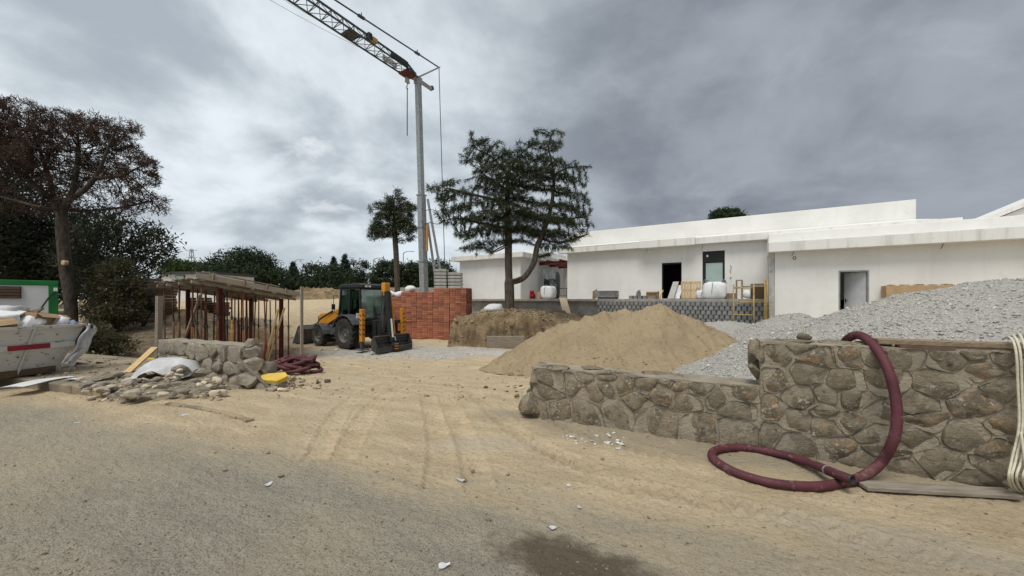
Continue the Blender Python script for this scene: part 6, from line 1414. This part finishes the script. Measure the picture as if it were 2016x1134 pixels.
# stand on its long edge: local z (deck) faces the camera, boards upright
Mx = frame(Z, U, -Nn); eu = (Matrix.Rotation(R(-8), 3, U) @ Mx).to_euler(); pal0.location = up_ + Z * .385 ; pal0.rotation_euler = eu; pal0.scale = (1.16, .80, 1)
pal0.location = up_ + Z * .46 - Nn * .1
def pallet_stack(px, Y, n, label, seed, rz):
    rs2 = random.Random(seed); x = gx(px, Y); z = g(x, Y)
    for k in range(n):
        root = thing('pallet', label, 'pallet', (x + rs2.uniform(-.04, .04), Y + rs2.uniform(-.04, .04), z + k * .145), rz + rs2.uniform(-.05, .05), label + 's')
        for j in range(5):
            if k == 0 and seed == 1: pass
            b = MB(); b.box((0, -.54 + j * .27, .131), (.8, .14, .019)); b.build('deck_board', M['wood' if seed != 2 else 'wood_grey'], root, local=True)
        for xx in (-.36, 0, .36): b = MB(); b.box((xx, 0, .061), (.10, 1.2, .118)); b.build('bearer', M['wood_dark'], root, local=True)
pallet_stack(288, 19.0, 15, 'weathered pallet in the tall stack beside the olive bush', 2, .3)
pallet_stack(312, 19.6, 12, 'grey pallet in the lower stack behind the wooden post', 3, -.2)
pallet_stack(395, 21.5, 8, 'brown pallet in the stack seen through the formwork props', 4, .5)
pallet_stack(425, 22.0, 6, 'dusty pallet in the short stack seen through the formwork props', 5, .1)
# sheds far behind
sh = thing('white_shed', 'low white shed with a dark flat roof behind the formwork', 'shed', (gx(372, 40), 40, g(gx(372, 40), 40)))
x0, x1 = gx(318, 40), gx(424, 40); b = MB(); b.bb(x0, x1, 40, 46, .6, at(0, 540, 40).z); b.build('wall', M['cabin_white'], sh); b = MB(); b.bb(x0 - .25, x1 + .25, 39.7, 46.2, at(0, 540, 40).z + .003, at(0, 535, 40).z); b.build('roof', M['dark_steel'], sh)
b = MB(); b.bb(gx(346, 40), gx(364, 40), 39.93, 39.997, at(0, 549, 40).z, at(0, 542, 40).z); w_ = b.build('window', M['frame_black'], sh); b = MB(); b.bb(gx(347, 40), gx(363, 40), 39.91, 39.928, at(0, 548.4, 40).z, at(0, 542.6, 40).z); b.build('pane', M['door_film'], w_)
bw_ = struct  # far boundary wall
b = MB(); b.bb(gx(700, 56), gx(905, 56), 56, 56.3, 1.0, at(0, 566, 56).z); single('boundary_wall', b, M['concrete'], 'low grey boundary wall behind the umbrella pine', 'wall')
b = MB(); b.bb(gx(726, 75), gx(760, 75), 75, 80, 1.0, at(0, 553, 75).z); single('far_house', b, M['cabin_white'], 'pale far house glimpsed between the skyline pines', 'building', bevel=.05)
# street lamps and pylon
for px, py, Y, s, l in ((583, 511, 90, 1, 'street lamp with a curved arm behind the lone spruce'), (738, 508, 80, 1, 'street lamp rising left of the umbrella pine'), (797, 495, 75, 1, 'street lamp between the umbrella pine and the crane mast')):
    x = gx(px, Y); gz = g(x, Y); t = at(px, py, Y).z; r_ = thing('street_lamp', l, 'street lamp', (x, Y, gz), 0, 'street lamps on the skyline'); b = MB(); b.tube(crom([(x - .3, Y, gz - .1), (x - .3, Y, t - 1.2), (x - .1, Y, t - .3), (x + .5, Y, t), (x + 1.2, Y, t + .02)], 6), .085, 6); b.build('pole', M['galv'], r_); b = MB(); b.box((x + 1.5, Y, t), (.8, .3, .12)); b.build('lamp_head', M['galv'], r_, bevel=.03)
PY = 260; px0 = gx(377, PY); zt = at(377, 490, PY).z; r_ = thing('power_pylon', 'lattice power pylon far behind the white shed', 'pylon', (px0, PY, 1.65)); b = MB(); hh = zt - 1.65
for sx in (-1, 1):
    for sy in (-1, 1): b.bar((px0 + sx * 3.0, PY + sy * 3.0, 1.0), (px0 + sx * .5, PY + sy * .5, zt), .28)
for k in range(9):
    t0, t1 = k / 9, (k + 1) / 9; w0, w1 = 3 - 2.5 * t0, 3 - 2.5 * t1
    for sy in (-1, 1): b.bar((px0 - w0, PY + sy * w0, 1.65 + hh * t0), (px0 + w1, PY + sy * w1, 1.65 + hh * t1), .16); b.bar((px0 + w0, PY + sy * w0, 1.65 + hh * t0), (px0 - w1, PY + sy * w1, 1.65 + hh * t1), .16)
b.build('tower', M['galv'], r_); b = MB()
for z in (zt - 1, zt - 6): b.bar((px0 - 4, PY, z), (px0 + 4, PY, z), .3)
b.build('cross_arms', M['galv'], r_)
# ------------------------------------------------------------------ things on the terrace
def tpos(px, n, dz=0.): u = fu(px, n); return fp(u, n, TZ - .02 + dz)
TA = math.atan2(U.y, U.x)
def big_bag(p, w, h, label, seed, rz=TA):
    root = thing('bulk_bag', label, 'bulk bag', p, rz, None); b = MB(); V, Fc = ICO[3]
    n = fbm(V[:, 0] * 1.0 + seed, V[:, 1], V[:, 2], 2.2, 3)
    P = np.sign(V) * np.abs(V) ** .38; P = P * (1 + .09 * n + .035 * fbm(V[:, 0] * 2 + seed, V[:, 1] * 2, V[:, 2] * .6, 5, 2))[:, None]; P[:, 0] *= w / 2; P[:, 1] *= w / 2; P[:, 2] = (P[:, 2] + 1) / 2 * h; P[:, :2] *= (1 + .07 * np.sin(np.clip(P[:, 2:3] / h, 0, 1) * 3.1) - .03)
    P[:, 2] = np.clip(P[:, 2], 0, 9)
    b.add(P, Fc); b.build('body', M['bag_white'], root, True, local=True)
    for sx, sy in ((-1, -1), (1, -1), (1, 1), (-1, 1)):
        b = MB(); x, y = sx * w * .40, sy * w * .40; b.tube(crom([(x - .07, y, h * .9), (x - .03, y, h + .09), (x + .05, y, h + .10), (x + .09, y, h * .9)], 4), .018, 5); b.build('lifting_loop', M['bag_blue'], root, local=True)
    b = MB(); b.tube(crom([(-.1, -w * .545, h * .35), (-.08, -w * .55, h * .6), (-.06, -w * .50, h * .88), (-.05, -w * .3, h * 1.0)], 5), .014, 5); b.build('seam_strap', M['bag_blue'], root, local=True)
    return root
big_bag(tpos(1407, -1.45), 1.05, .88, 'full white bulk bag in front of the filmed glass door', 1.1); 
q = big_bag(tpos(1386, -1.0), .7, .48, 'smaller slumped white bag leaning beside the full bulk bag', 4.2)
big_bag(tpos(1080, 2.0), 1.0, .98, 'white bulk bag standing in front of the wrapped dark unit', 7.2)
# pallet of grey slabs and concrete blocks
def slab_stack(p, w, d, n, h, label, mat='block', rz=TA):
    root = thing('paving_stack', label, 'paving stack', p, rz)
    for y in (-d * .35, d * .35): b = MB(); b.bb(-w / 2, w / 2, y - .05, y + .05, 0, .10); b.build('pallet_bearer', M['wood'], root, local=True)
    for k in range(n):
        b = MB(); b.bb(-w / 2 + random.uniform(-.01, .01), w / 2, -d / 2, d / 2, .102 + k * h, .102 + (k + 1) * h - .012); b.build('slab', M[mat], root, local=True, bevel=.008)
    return root
slab_stack(tpos(1197, -1.3), 1.05, .9, 5, .08, 'pallet of dark grey paving slabs by the white wall')
b = MB(); p = tpos(1171, -1.1); b.box(p + Z * .28, (.03, .8, .55), frame(U, (Nn + Z * .22).normalized(), Z)); single('plywood_board', b, M['plywood'], 'plywood board leaning beside the pallet of paving slabs', 'board')
def loose_block(p, label, rz, sz=(.38, .19, .19)):
    root = thing('concrete_block', label, 'concrete block', p, rz, 'loose concrete blocks on the terrace'); a, c, h = sz
    for nm, x0, x1, y0, y1 in (('face', -a / 2, a / 2, -c / 2, -c / 2 + .035), ('face', -a / 2, a / 2, c / 2 - .035, c / 2), ('web', -a / 2, -a / 2 + .035, -c / 2 + .035, c / 2 - .035), ('web', a / 2 - .035, a / 2, -c / 2 + .035, c / 2 - .035), ('web', -.018, .018, -c / 2 + .035, c / 2 - .035)):
        b = MB(); b.bb(x0, x1, y0, y1, 0, h); b.build(nm, M['block'], root, local=True)
for k, (px, n, z) in enumerate(((1243, -1.6, 0), (1252, -1.6, 0), (1261, -1.6, 0), (1270, -1.6, 0), (1257, -1.6, .19), (1290, -1.5, 0))): loose_block(tpos(px, n, z), 'grey hollow concrete block in the row on the terrace edge' if z == 0 and k < 4 else ('grey hollow concrete block set on top of the row' if z else 'single grey concrete block beside the cardboard box'), TA + random.uniform(-.1, .1) + R(90))
b = MB(); p = tpos(1257, -1.6, .40); b.rock(p + Z * .05, (.24, .2, .2), 3.3, 2, .4); single('cement_lump', b, M['concrete'], 'lump of hardened cement on the concrete blocks', 'lump', smooth=True)
carton(tpos(1285, -1.2, .22), (.62, .45, .42), (0, 0, TA), 'small open cardboard box between blocks and dark doorway')
for k, (p0, p1, w, m, l) in enumerate((((1320, -1.6), (1331, -.6), .30, 'pale_concrete', 'grey sheet leaning into the dark doorway'), ((1330, -1.2), (1337, -.6), .4, 'plastic_white', 'plastic wrapped panel standing by the dark doorway'))):
    a, c = tpos(*p0), tpos(*p1); b = MB(); d = (c + Z * (.95 if k == 0 else .75) - a); s_ = U; nn = d.normalized().cross(U).normalized()
    b.box((a + c + Z * (.95 if k == 0 else .75)) / 2 + Z * .02, (w, .04, d.length), frame(U, nn, d.normalized())); single('leaning_sheet', b, M[m], l, 'sheet')
b = MB(); a = tpos(1299, -1.2); b.tube(crom([a, a + Z * .25 + U * .06, a + Z * .5 + U * .14 + Nn * .2], 4), .03, 6); single('yellow_pipe', b, M['foam'], 'yellow pipe offcut leaning at the dark doorway', 'pipe')
b = MB(); p = tpos(1437, -1.2, .15); b.box(p, (.5, .4, .3), TA + .2); single('timber_crate', b, M['wood'], 'small timber crate between the bulk bag and the scaffold', 'crate', bevel=.01)
# trestle scaffold standing on the gravel in front of the block wall
sc = thing('scaffold_frame', 'yellow tubular scaffold trestles with a plank deck before the block wall', 'scaffold', fp(3.6, tw - .7, -.4), TA)
def scf(px0, px1, n, top, zb, mem):
    for px in (px0, px1):
        u = fu(px, n); b = MB(); b.tube([fp(u, n, zb), fp(u, n, fz(top, u, n))], .030, 8); b.build('upright', M['pallet_yellow'], sc, True)
    for py in mem:
        u0, u1 = fu(px0, n), fu(px1, n); b = MB(); z = fz(py, (u0 + u1) / 2, n); b.tube([fp(u0, n, z), fp(u1, n, z)], .024, 7); b.build('rail', M['pallet_yellow'], sc, True)
zg = -.5
scf(1444, 1484, tw - 1.5, 560, .10, (567, 594, 620, 648)); scf(1506, 1510, tw - .35, 548, -.35, (600, 625))
for py in (566, 598): 
    u0, u1 = fu(1444, tw - 1.5), fu(1506, tw - .35); b = MB(); b.tube([fp(u0, tw - 1.5, fz(py, u0, tw - 1.5)), fp(u1, tw - .35, fz(py - 4, u1, tw - .35))], .024, 7); b.build('ledger', M['pallet_yellow'], sc, True)
u0, u1 = fu(1462, tw - 1.0), fu(1503, tw - .4); 
for k in range(3):
    b = MB(); nn = tw - 1.25 + k * .28; b.bar(fp(u0, nn, fz(564, u0, nn) ), fp(u1, nn + .3, fz(564, u0, nn)), .25, .04); b.build('deck_plank', M['wood_grey'], sc)
b = MB(); a, c = fp(fu(1516, tw - .5), tw - .5, -.3), fp(fu(1508, tw - .25), tw - .25, fz(553, fu(1508, tw - .25), tw - .25)); b.bar(a, c, .06, .05); b.build('brace', M['wood_dark'], sc)
# A-frame, boxes behind the scaffold
fr_ = thing('trestle', 'small timber trestle frame on the terrace behind the scaffold', 'trestle', tpos(1460, -1.2), TA)
for px in (1450, 1461):
    b = MB(); q = tpos(px, -1.2); b.bar(q, q + Z * .95, .05, .06); b.build('post', M['wood'], fr_)
b = MB(); b.bar(tpos(1449, -1.2, .95), tpos(1462, -1.2, .95), .05, .06); b.build('rail', M['wood'], fr_)
b = MB(); p = tpos(1474, -1.1, .2); b.rock(p + Z * .04, (.55, .4, .44), 9.1, 3, .2, TA, facet=0); single('white_bucket_sack', b, M['bag_white'], 'white sack standing behind the scaffold deck', 'sack', smooth=True)
b = MB(); p = tpos(1492, -1.2, .30); b.box(p + Z * .08, (.62, .3, .72), frame(U, (Nn * .95 + Z * .25).normalized(), (Z - Nn * .25).normalized())); single('dark_board', b, M['wood_dark'], 'dark board leaning on the white wall behind the scaffold', 'board')
# passage: wrapped unit, red compressor, trestle table
wu = thing('wrapped_unit', 'tall dark unit wrapped in stretch film in the passage', 'wrapped unit', tpos(1087, 3.4), TA); b = MB(); V, Fc = ICO[3]
P = np.sign(V) * np.abs(V) ** .42; n = fbm(V[:, 0] * 2, V[:, 1] * 2, V[:, 2], 2.5, 3); P *= (1 + .07 * n)[:, None]; P[:, 0] *= .56; P[:, 1] *= .5; P[:, 2] = (P[:, 2] + 1) * 1.10; b.add(P, Fc); b.build('body', M['black_wrap'], wu, True, local=True)
b = MB(); b.bb(-.42, .02, -.56, -.50, .55, 1.45); b.build('opening', M['frame_black'], wu, local=True)
b = MB(); b.grid(lambda i, j: ((i - .5) * 1.12, -.545 - .02 * math.sin(i * 22), 1.55 + .72 * j + .04 * math.sin(i * 11)), 22, 8); b.build('film', M['wrap_grey'], wu, True, local=True)
rc = thing('compressor', 'small red compressor standing by the passage door', 'compressor', tpos(1045, 1.8), TA); b = MB(); b.cyl((-.32, 0, .22), (.32, 0, .22), .19, 16); b.build('tank', M['red_box'], rc, local=True, smooth='auto'); b = MB(); b.bb(-.22, .22, -.15, .15, .41, .62); b.build('motor', M['red_box'], rc, local=True, bevel=.04)
b = MB(); b.tube([(-.38, -.16, .5), (-.38, -.16, .72), (-.38, .16, .72), (-.38, .16, .5)], .015, 6); b.build('handle', M['black'], rc, local=True)
for s in (-1, 1): b = MB(); b.cyl((.2, .17 * s, .09), (.2, .23 * s, .09), .09, 14); b.build('wheel', M['black'], rc, local=True)
b = MB(); b.cyl((-.25, 0, 0), (-.25, 0, .06), .03, 8); b.build('foot', M['black'], rc, local=True)
tt = thing('work_table', 'dark steel work table in the passage beside the wrapped unit', 'table', tpos(1107, 3.6), TA)
b = MB(); b.bb(-.5, .5, -.3, .3, .80, .84); b.build('top', M['dark_steel'], tt, local=True); b = MB(); b.bb(-.47, .47, -.28, .28, .25, .28); b.build('shelf', M['dark_steel'], tt, local=True)
for sx in (-1, 1):
    for sy in (-1, 1): b = MB(); b.bb(sx * .47 - .02, sx * .47 + .02, sy * .27 - .02, sy * .27 + .02, 0, .80); b.build('leg', M['dark_steel'], tt, local=True)
b = MB(); p = tpos(1021, 1.6, .12); b.rock(p + Z * .06, (.7, .4, .35), 5.5, 3, .3, TA, facet=0); single('white_sack', b, M['bag_white'], 'flat white sack lying at the corner of the small white building', 'sack', smooth=True)
b = MB(); p = tpos(1062, 1.6, .2); b.box(p + Z * .06, (.28, .3, .5), TA); single('cardboard_carton', b, M['cardboard'], 'brown carton standing between the compressor and the bulk bag', 'box', bevel=.01)
# on the earth bank
def on_bank(px, Y): x = gx(px, Y); return Vector((x, Y, float(bank_z(np.array([x]), np.array([Y]))[0])))
p = on_bank(975, 19.6); b = MB(); b.rock(p + Z * .16, (.85, .5, .42), 2.8, 3, .35, .2, facet=2); single('white_sack', b, M['bag_white'], 'dusty white sack lying beside the cedar trunk', 'sack', smooth=True)
p = on_bank(985, 19.0); b = MB(); b.box(p + Z * .03, (1.3, .35, .03), (.05, -.12, .15)); single('grey_board', b, M['dark_steel'], 'grey metal sheet lying at the cedar roots', 'sheet')
a, c = on_bank(1131, 18.9), tpos(1108, tw + .1, .02); d = (c - a).normalized(); sd = d.cross(Z).normalized(); b = MB(); b.box((a + c) / 2 + Z * .05, ((c - a).length, .44, .03), frame(d, -sd, d.cross(-sd))); single('plank_ramp', b, M['plywood'], 'pale plank ramp sloping from the terrace down the earth bank', 'plank')
a = Vector((gx(958, 17.0), 17.0, g(-1, 17))); c = Vector((gx(1032, 17.0), 17.05, g(.6, 17))); d = (c - a).normalized(); b = MB(); b.box((a + c) / 2 + Z * .28 + Vector((0, .08, 0)), ((c - a).length, .05, .56), frame(d, Vector((0, .95, .3)).normalized(), Vector((0, -.3, .95)).normalized())); single('formwork_board', b, M['wood_grey'], 'grey board standing against the foot of the earth bank', 'board')
# carton stack by the right building
p = fp(fu(1765, rn - .35), rn - .42, RZ); q0, q1 = fu(1736, rn - .35), fu(1880, rn - .35); ztop = fz(563, q0, rn - .35)
cs = thing('insulation_stack', 'stack of brown cardboard wrapped panels against the low white building', 'panel stack', fp((q0 + q1) / 2, rn - .42, -.4), TA)
for k, (z0, z1) in enumerate(((-.4, .35), (.355, ztop - .46), (ztop - .455, ztop))):
    b = MB(); fbox(b, q0 + .02 * k, q1, rn - .75 + .012 * k, rn - .06, z0, z1); b.build('carton', M['cardboard'], cs, bevel=.02)
for k in range(6):
    u = q0 + .25 + k * .38; b = MB(); b.rock(fp(u, rn - .4, ztop + .015), (.3, .3, .07), k * 2.2, 1, .4); b.build('debris', M['wood'], cs)
# ------------------------------------------------------------------ hose over the tall wall, planks, rope, litter
def wl(px, off):                                          # depth of the wall face at a photo column, moved towards the camera by off
    k = (px - CX) / F; u = (k * RA.y - RA.x) / (rd.x - k * rd.y); p = RA + rd * u + rnn * off; return p.y
HR2 = .041
def hp(px, py, Y): return at(px, py, Y)
def hg_(px, py, z=HR2): Yh = (CH - z) * F / (py - HOR); return at(px, py, Yh)
P = [hp(1655, 690, wl(1655, -.62)), hp(1668, 668, wl(1668, -.42)), hp(1692, 660, wl(1692, -.22)), hp(1722, 682, wl(1722, .00)), hp(1746, 722, wl(1746, .14)), hp(1761, 772, wl(1761, .20)), hp(1766, 825, wl(1766, .24)), hp(1757, 872, wl(1757, .27)), hp(1733, 912, wl(1733, .24)), hg_(1700, 937, .07), hg_(1660, 950, HR2), hg_(1600, 958), hg_(1520, 951), hg_(1450, 931), hg_(1410, 908), hg_(1402, 893), hg_(1420, 884), hg_(1470, 882), hg_(1540, 895), hg_(1600, 914, .07), hg_(1648, 934, .125), hg_(1678, 945, .135)]
path = crom(P, 12); L = path
hs = thing('suction_hose', 'thick dark red corrugated hose hung over the wall and looped on the ground', 'hose', hg_(1560, 920, 0))
b = hose_mesh(path, HR2, 18, .014, .0022); b.build('hose', M['hose'], hs, True)
e, e2 = path[-1], path[-3]; d = (e - e2).normalized(); b = MB(); b.lathe([(.0, -.06), (.033, -.06), (.034, .004), (.042, .004), (.0435, -.01)], e, d, 18); b.build('hose_mouth', M['black'], hs, True)
b = MB(); q = path[-18]; dq = (path[-16] - path[-20]).normalized(); b.lathe([(.043, -.012), (.0455, -.008), (.0455, .008), (.043, .012)], q, dq, 18); b.build('clamp', M['galv'], hs)
# plank on the wall, plank at its foot
a, c = wall_uv(1732, 670)[0], RL - .05
for k, (n, z, m, l) in enumerate(((-.13, 0, 'wood', 'long weathered plank lying on top of the tall stone wall'),)):
    b = MB(); b.bar(RA + rd * (a + .0) + rnn * n + Z * (HIZ + .045), RA + rd * c + rnn * n + Z * (HIZ + .05), .17, .05); single('wall_plank', b, M[m], l, 'plank', bevel=.006)
b = MB(); b.bar(RA + rd * (a + .15) - rnn * .06 + Z * (HIZ + .005), RA + rd * c - rnn * .06 + Z * (HIZ + .0), .12, .03); single('thin_lath', b, M['wood_dark'], 'thin dark lath under the plank on the stone wall', 'lath')
a, c = hg_(1695, 955, .03), hg_(1995, 972, .03); b = MB(); b.bar(a, c, .15, .035); single('ground_plank', b, M['wood_grey'], 'weathered plank lying on the ground at the foot of the tall wall', 'plank', bevel=.006)
# rope hanks hanging at the right end
rp = thing('rope_coil', 'cream rope hank hanging over the right end of the stone wall', 'rope', hg_(2008, 968, 0))
for k, off in enumerate((0, 8, 19, 34)):
    px = 2000 + off; P = [hp(px - 26 + k * 3, 668 - k, wl(px, -.25)), hp(px - 12, 664 - 3 * k, wl(px, -.05)), hp(px, 690, wl(px, .10)), hp(px + 4, 760, wl(px, .11)), hp(px + 6 - k, 840, wl(px, .13)), hp(px - 8, 905, wl(px, .18)), hp(px - 14 - 2 * k, 942, wl(px, .22)), hg_(px - 4, 966 + k, .02), hg_(px + 14, 962, .02), hp(px + 20, 930, wl(px, .25)), hp(px + 10, 850, wl(px, .18))]
    b = MB(); b.tube(crom(P, 8), .0085, 8); b.build('strand', M['rope'], rp, True)
# litter: paper scraps, mortar splashes, stones
scr = [(905, 948, .05), (875, 1116, .038), (1085, 1040, .04), (1328, 870, .06), (1218, 884, .035), (1165, 868, .03), (290, 834, .03), (365, 817, .045), (152, 833, .03), (1120, 958, .03), (1140, 1000, .025), (530, 952, .04)]
for k, (px, py, s) in enumerate(scr):
    p = gp(px, py); z = float(ground_z(np.array([p.x]), np.array([p.y]), True)[0]); b = MB(); rr = random.Random(k); an = rr.uniform(0, 3)
    b.grid(lambda i, j: (p.x + math.cos(an) * (i - .5) * s * 1.9 - math.sin(an) * (j - .5) * s * (.8 + .5 * math.sin(i * 5)), p.y + math.sin(an) * (i - .5) * s * 1.9 + math.cos(an) * (j - .5) * s * (.8 + .5 * math.sin(i * 5)), z + .008 + .022 * s * 10 * abs(math.sin(i * 3.3 + k)) * j), 9, 6)
    o = single('paper_scrap', b, M['plastic_white'] if k != 3 else M['wood_grey'], 'crumpled pale scrap lying on the dusty road' if k != 3 else 'flat grey offcut lying below the low stone wall', 'scrap', 'pale scraps on the road' if k != 3 else None, True)
q = []
for k in range(46):
    c = random.choice(((1150, 868), (1190, 855), (1225, 870), (1130, 860), (1165, 880), (1200, 872))); p = gp(c[0] + random.gauss(0, 12), c[1] + random.gauss(0, 5)); q.append((p.x, p.y, float(ground_z(np.array([p.x]), np.array([p.y]), True)[0])))
tag(scatter('plaster_flakes', q, RNG.gamma(2, .008, 46) + .006, M['stripe_white'], flat=.25), 'white plaster flakes scattered on the ground below the low wall', 'plaster')
for k, (px, py, s) in enumerate(((443, 927, .028), (527, 892, .022), (552, 938, .03), (1185, 905, .022), (1000, 935, .02), (910, 945, .035), (930, 928, .02), (1230, 1075, .02), (740, 930, .025), (1338, 1000, .015))):
    p = gp(px, py); b = MB(); b.rock((p.x, p.y, p.z + s * .3), (s * 2.2, s * 1.7, s * 1.2), k + .5, 2, .5); single('road_stone', b, M['pebble'], 'brown stone lying loose on the dusty road', 'stone', 'loose stones on the road')
# churned dirt ridge at the wall end and by the foam
for px, py, n in ((1000, 765, 14), (1055, 735, 12), (600, 752, 16), (560, 765, 8)):
    for k in range(n):
        p = gp(px + random.gauss(0, 32), py + random.gauss(0, 10)); s = random.choice((.04, .05, .06, .08, .11)); b = MB(); b.rock((p.x, p.y, p.z + s * .25), (s * 1.5, s * 1.2, s * .8), k * 1.3 + px, 2, .5, random.uniform(0, 3)); single('dirt_clod', b, M['soil'] if k % 3 else M['rubble'], 'dry earth clod in the churned dirt of the site entrance', 'clod', 'earth clods at the site entrance')
# dirt and chippings trodden onto the pavement
q = []
while len(q) < 520:
    px, py = random.uniform(60, 330), random.uniform(700, 768); p = gp(px, py, PV)
    s_, n_ = (p - KO).dot(KD), (p - KO).dot(KN)
    if .2 < n_ < 2.7 and s_ < 1.5: q.append((p.x, p.y, PV + .004))
tag(scatter('pavement_chippings', q, RNG.gamma(1.5, .009, 520) + .005, M['pebble_stuff']), 'dirt and stone chippings trodden over the pavement beside the skip', 'stones')
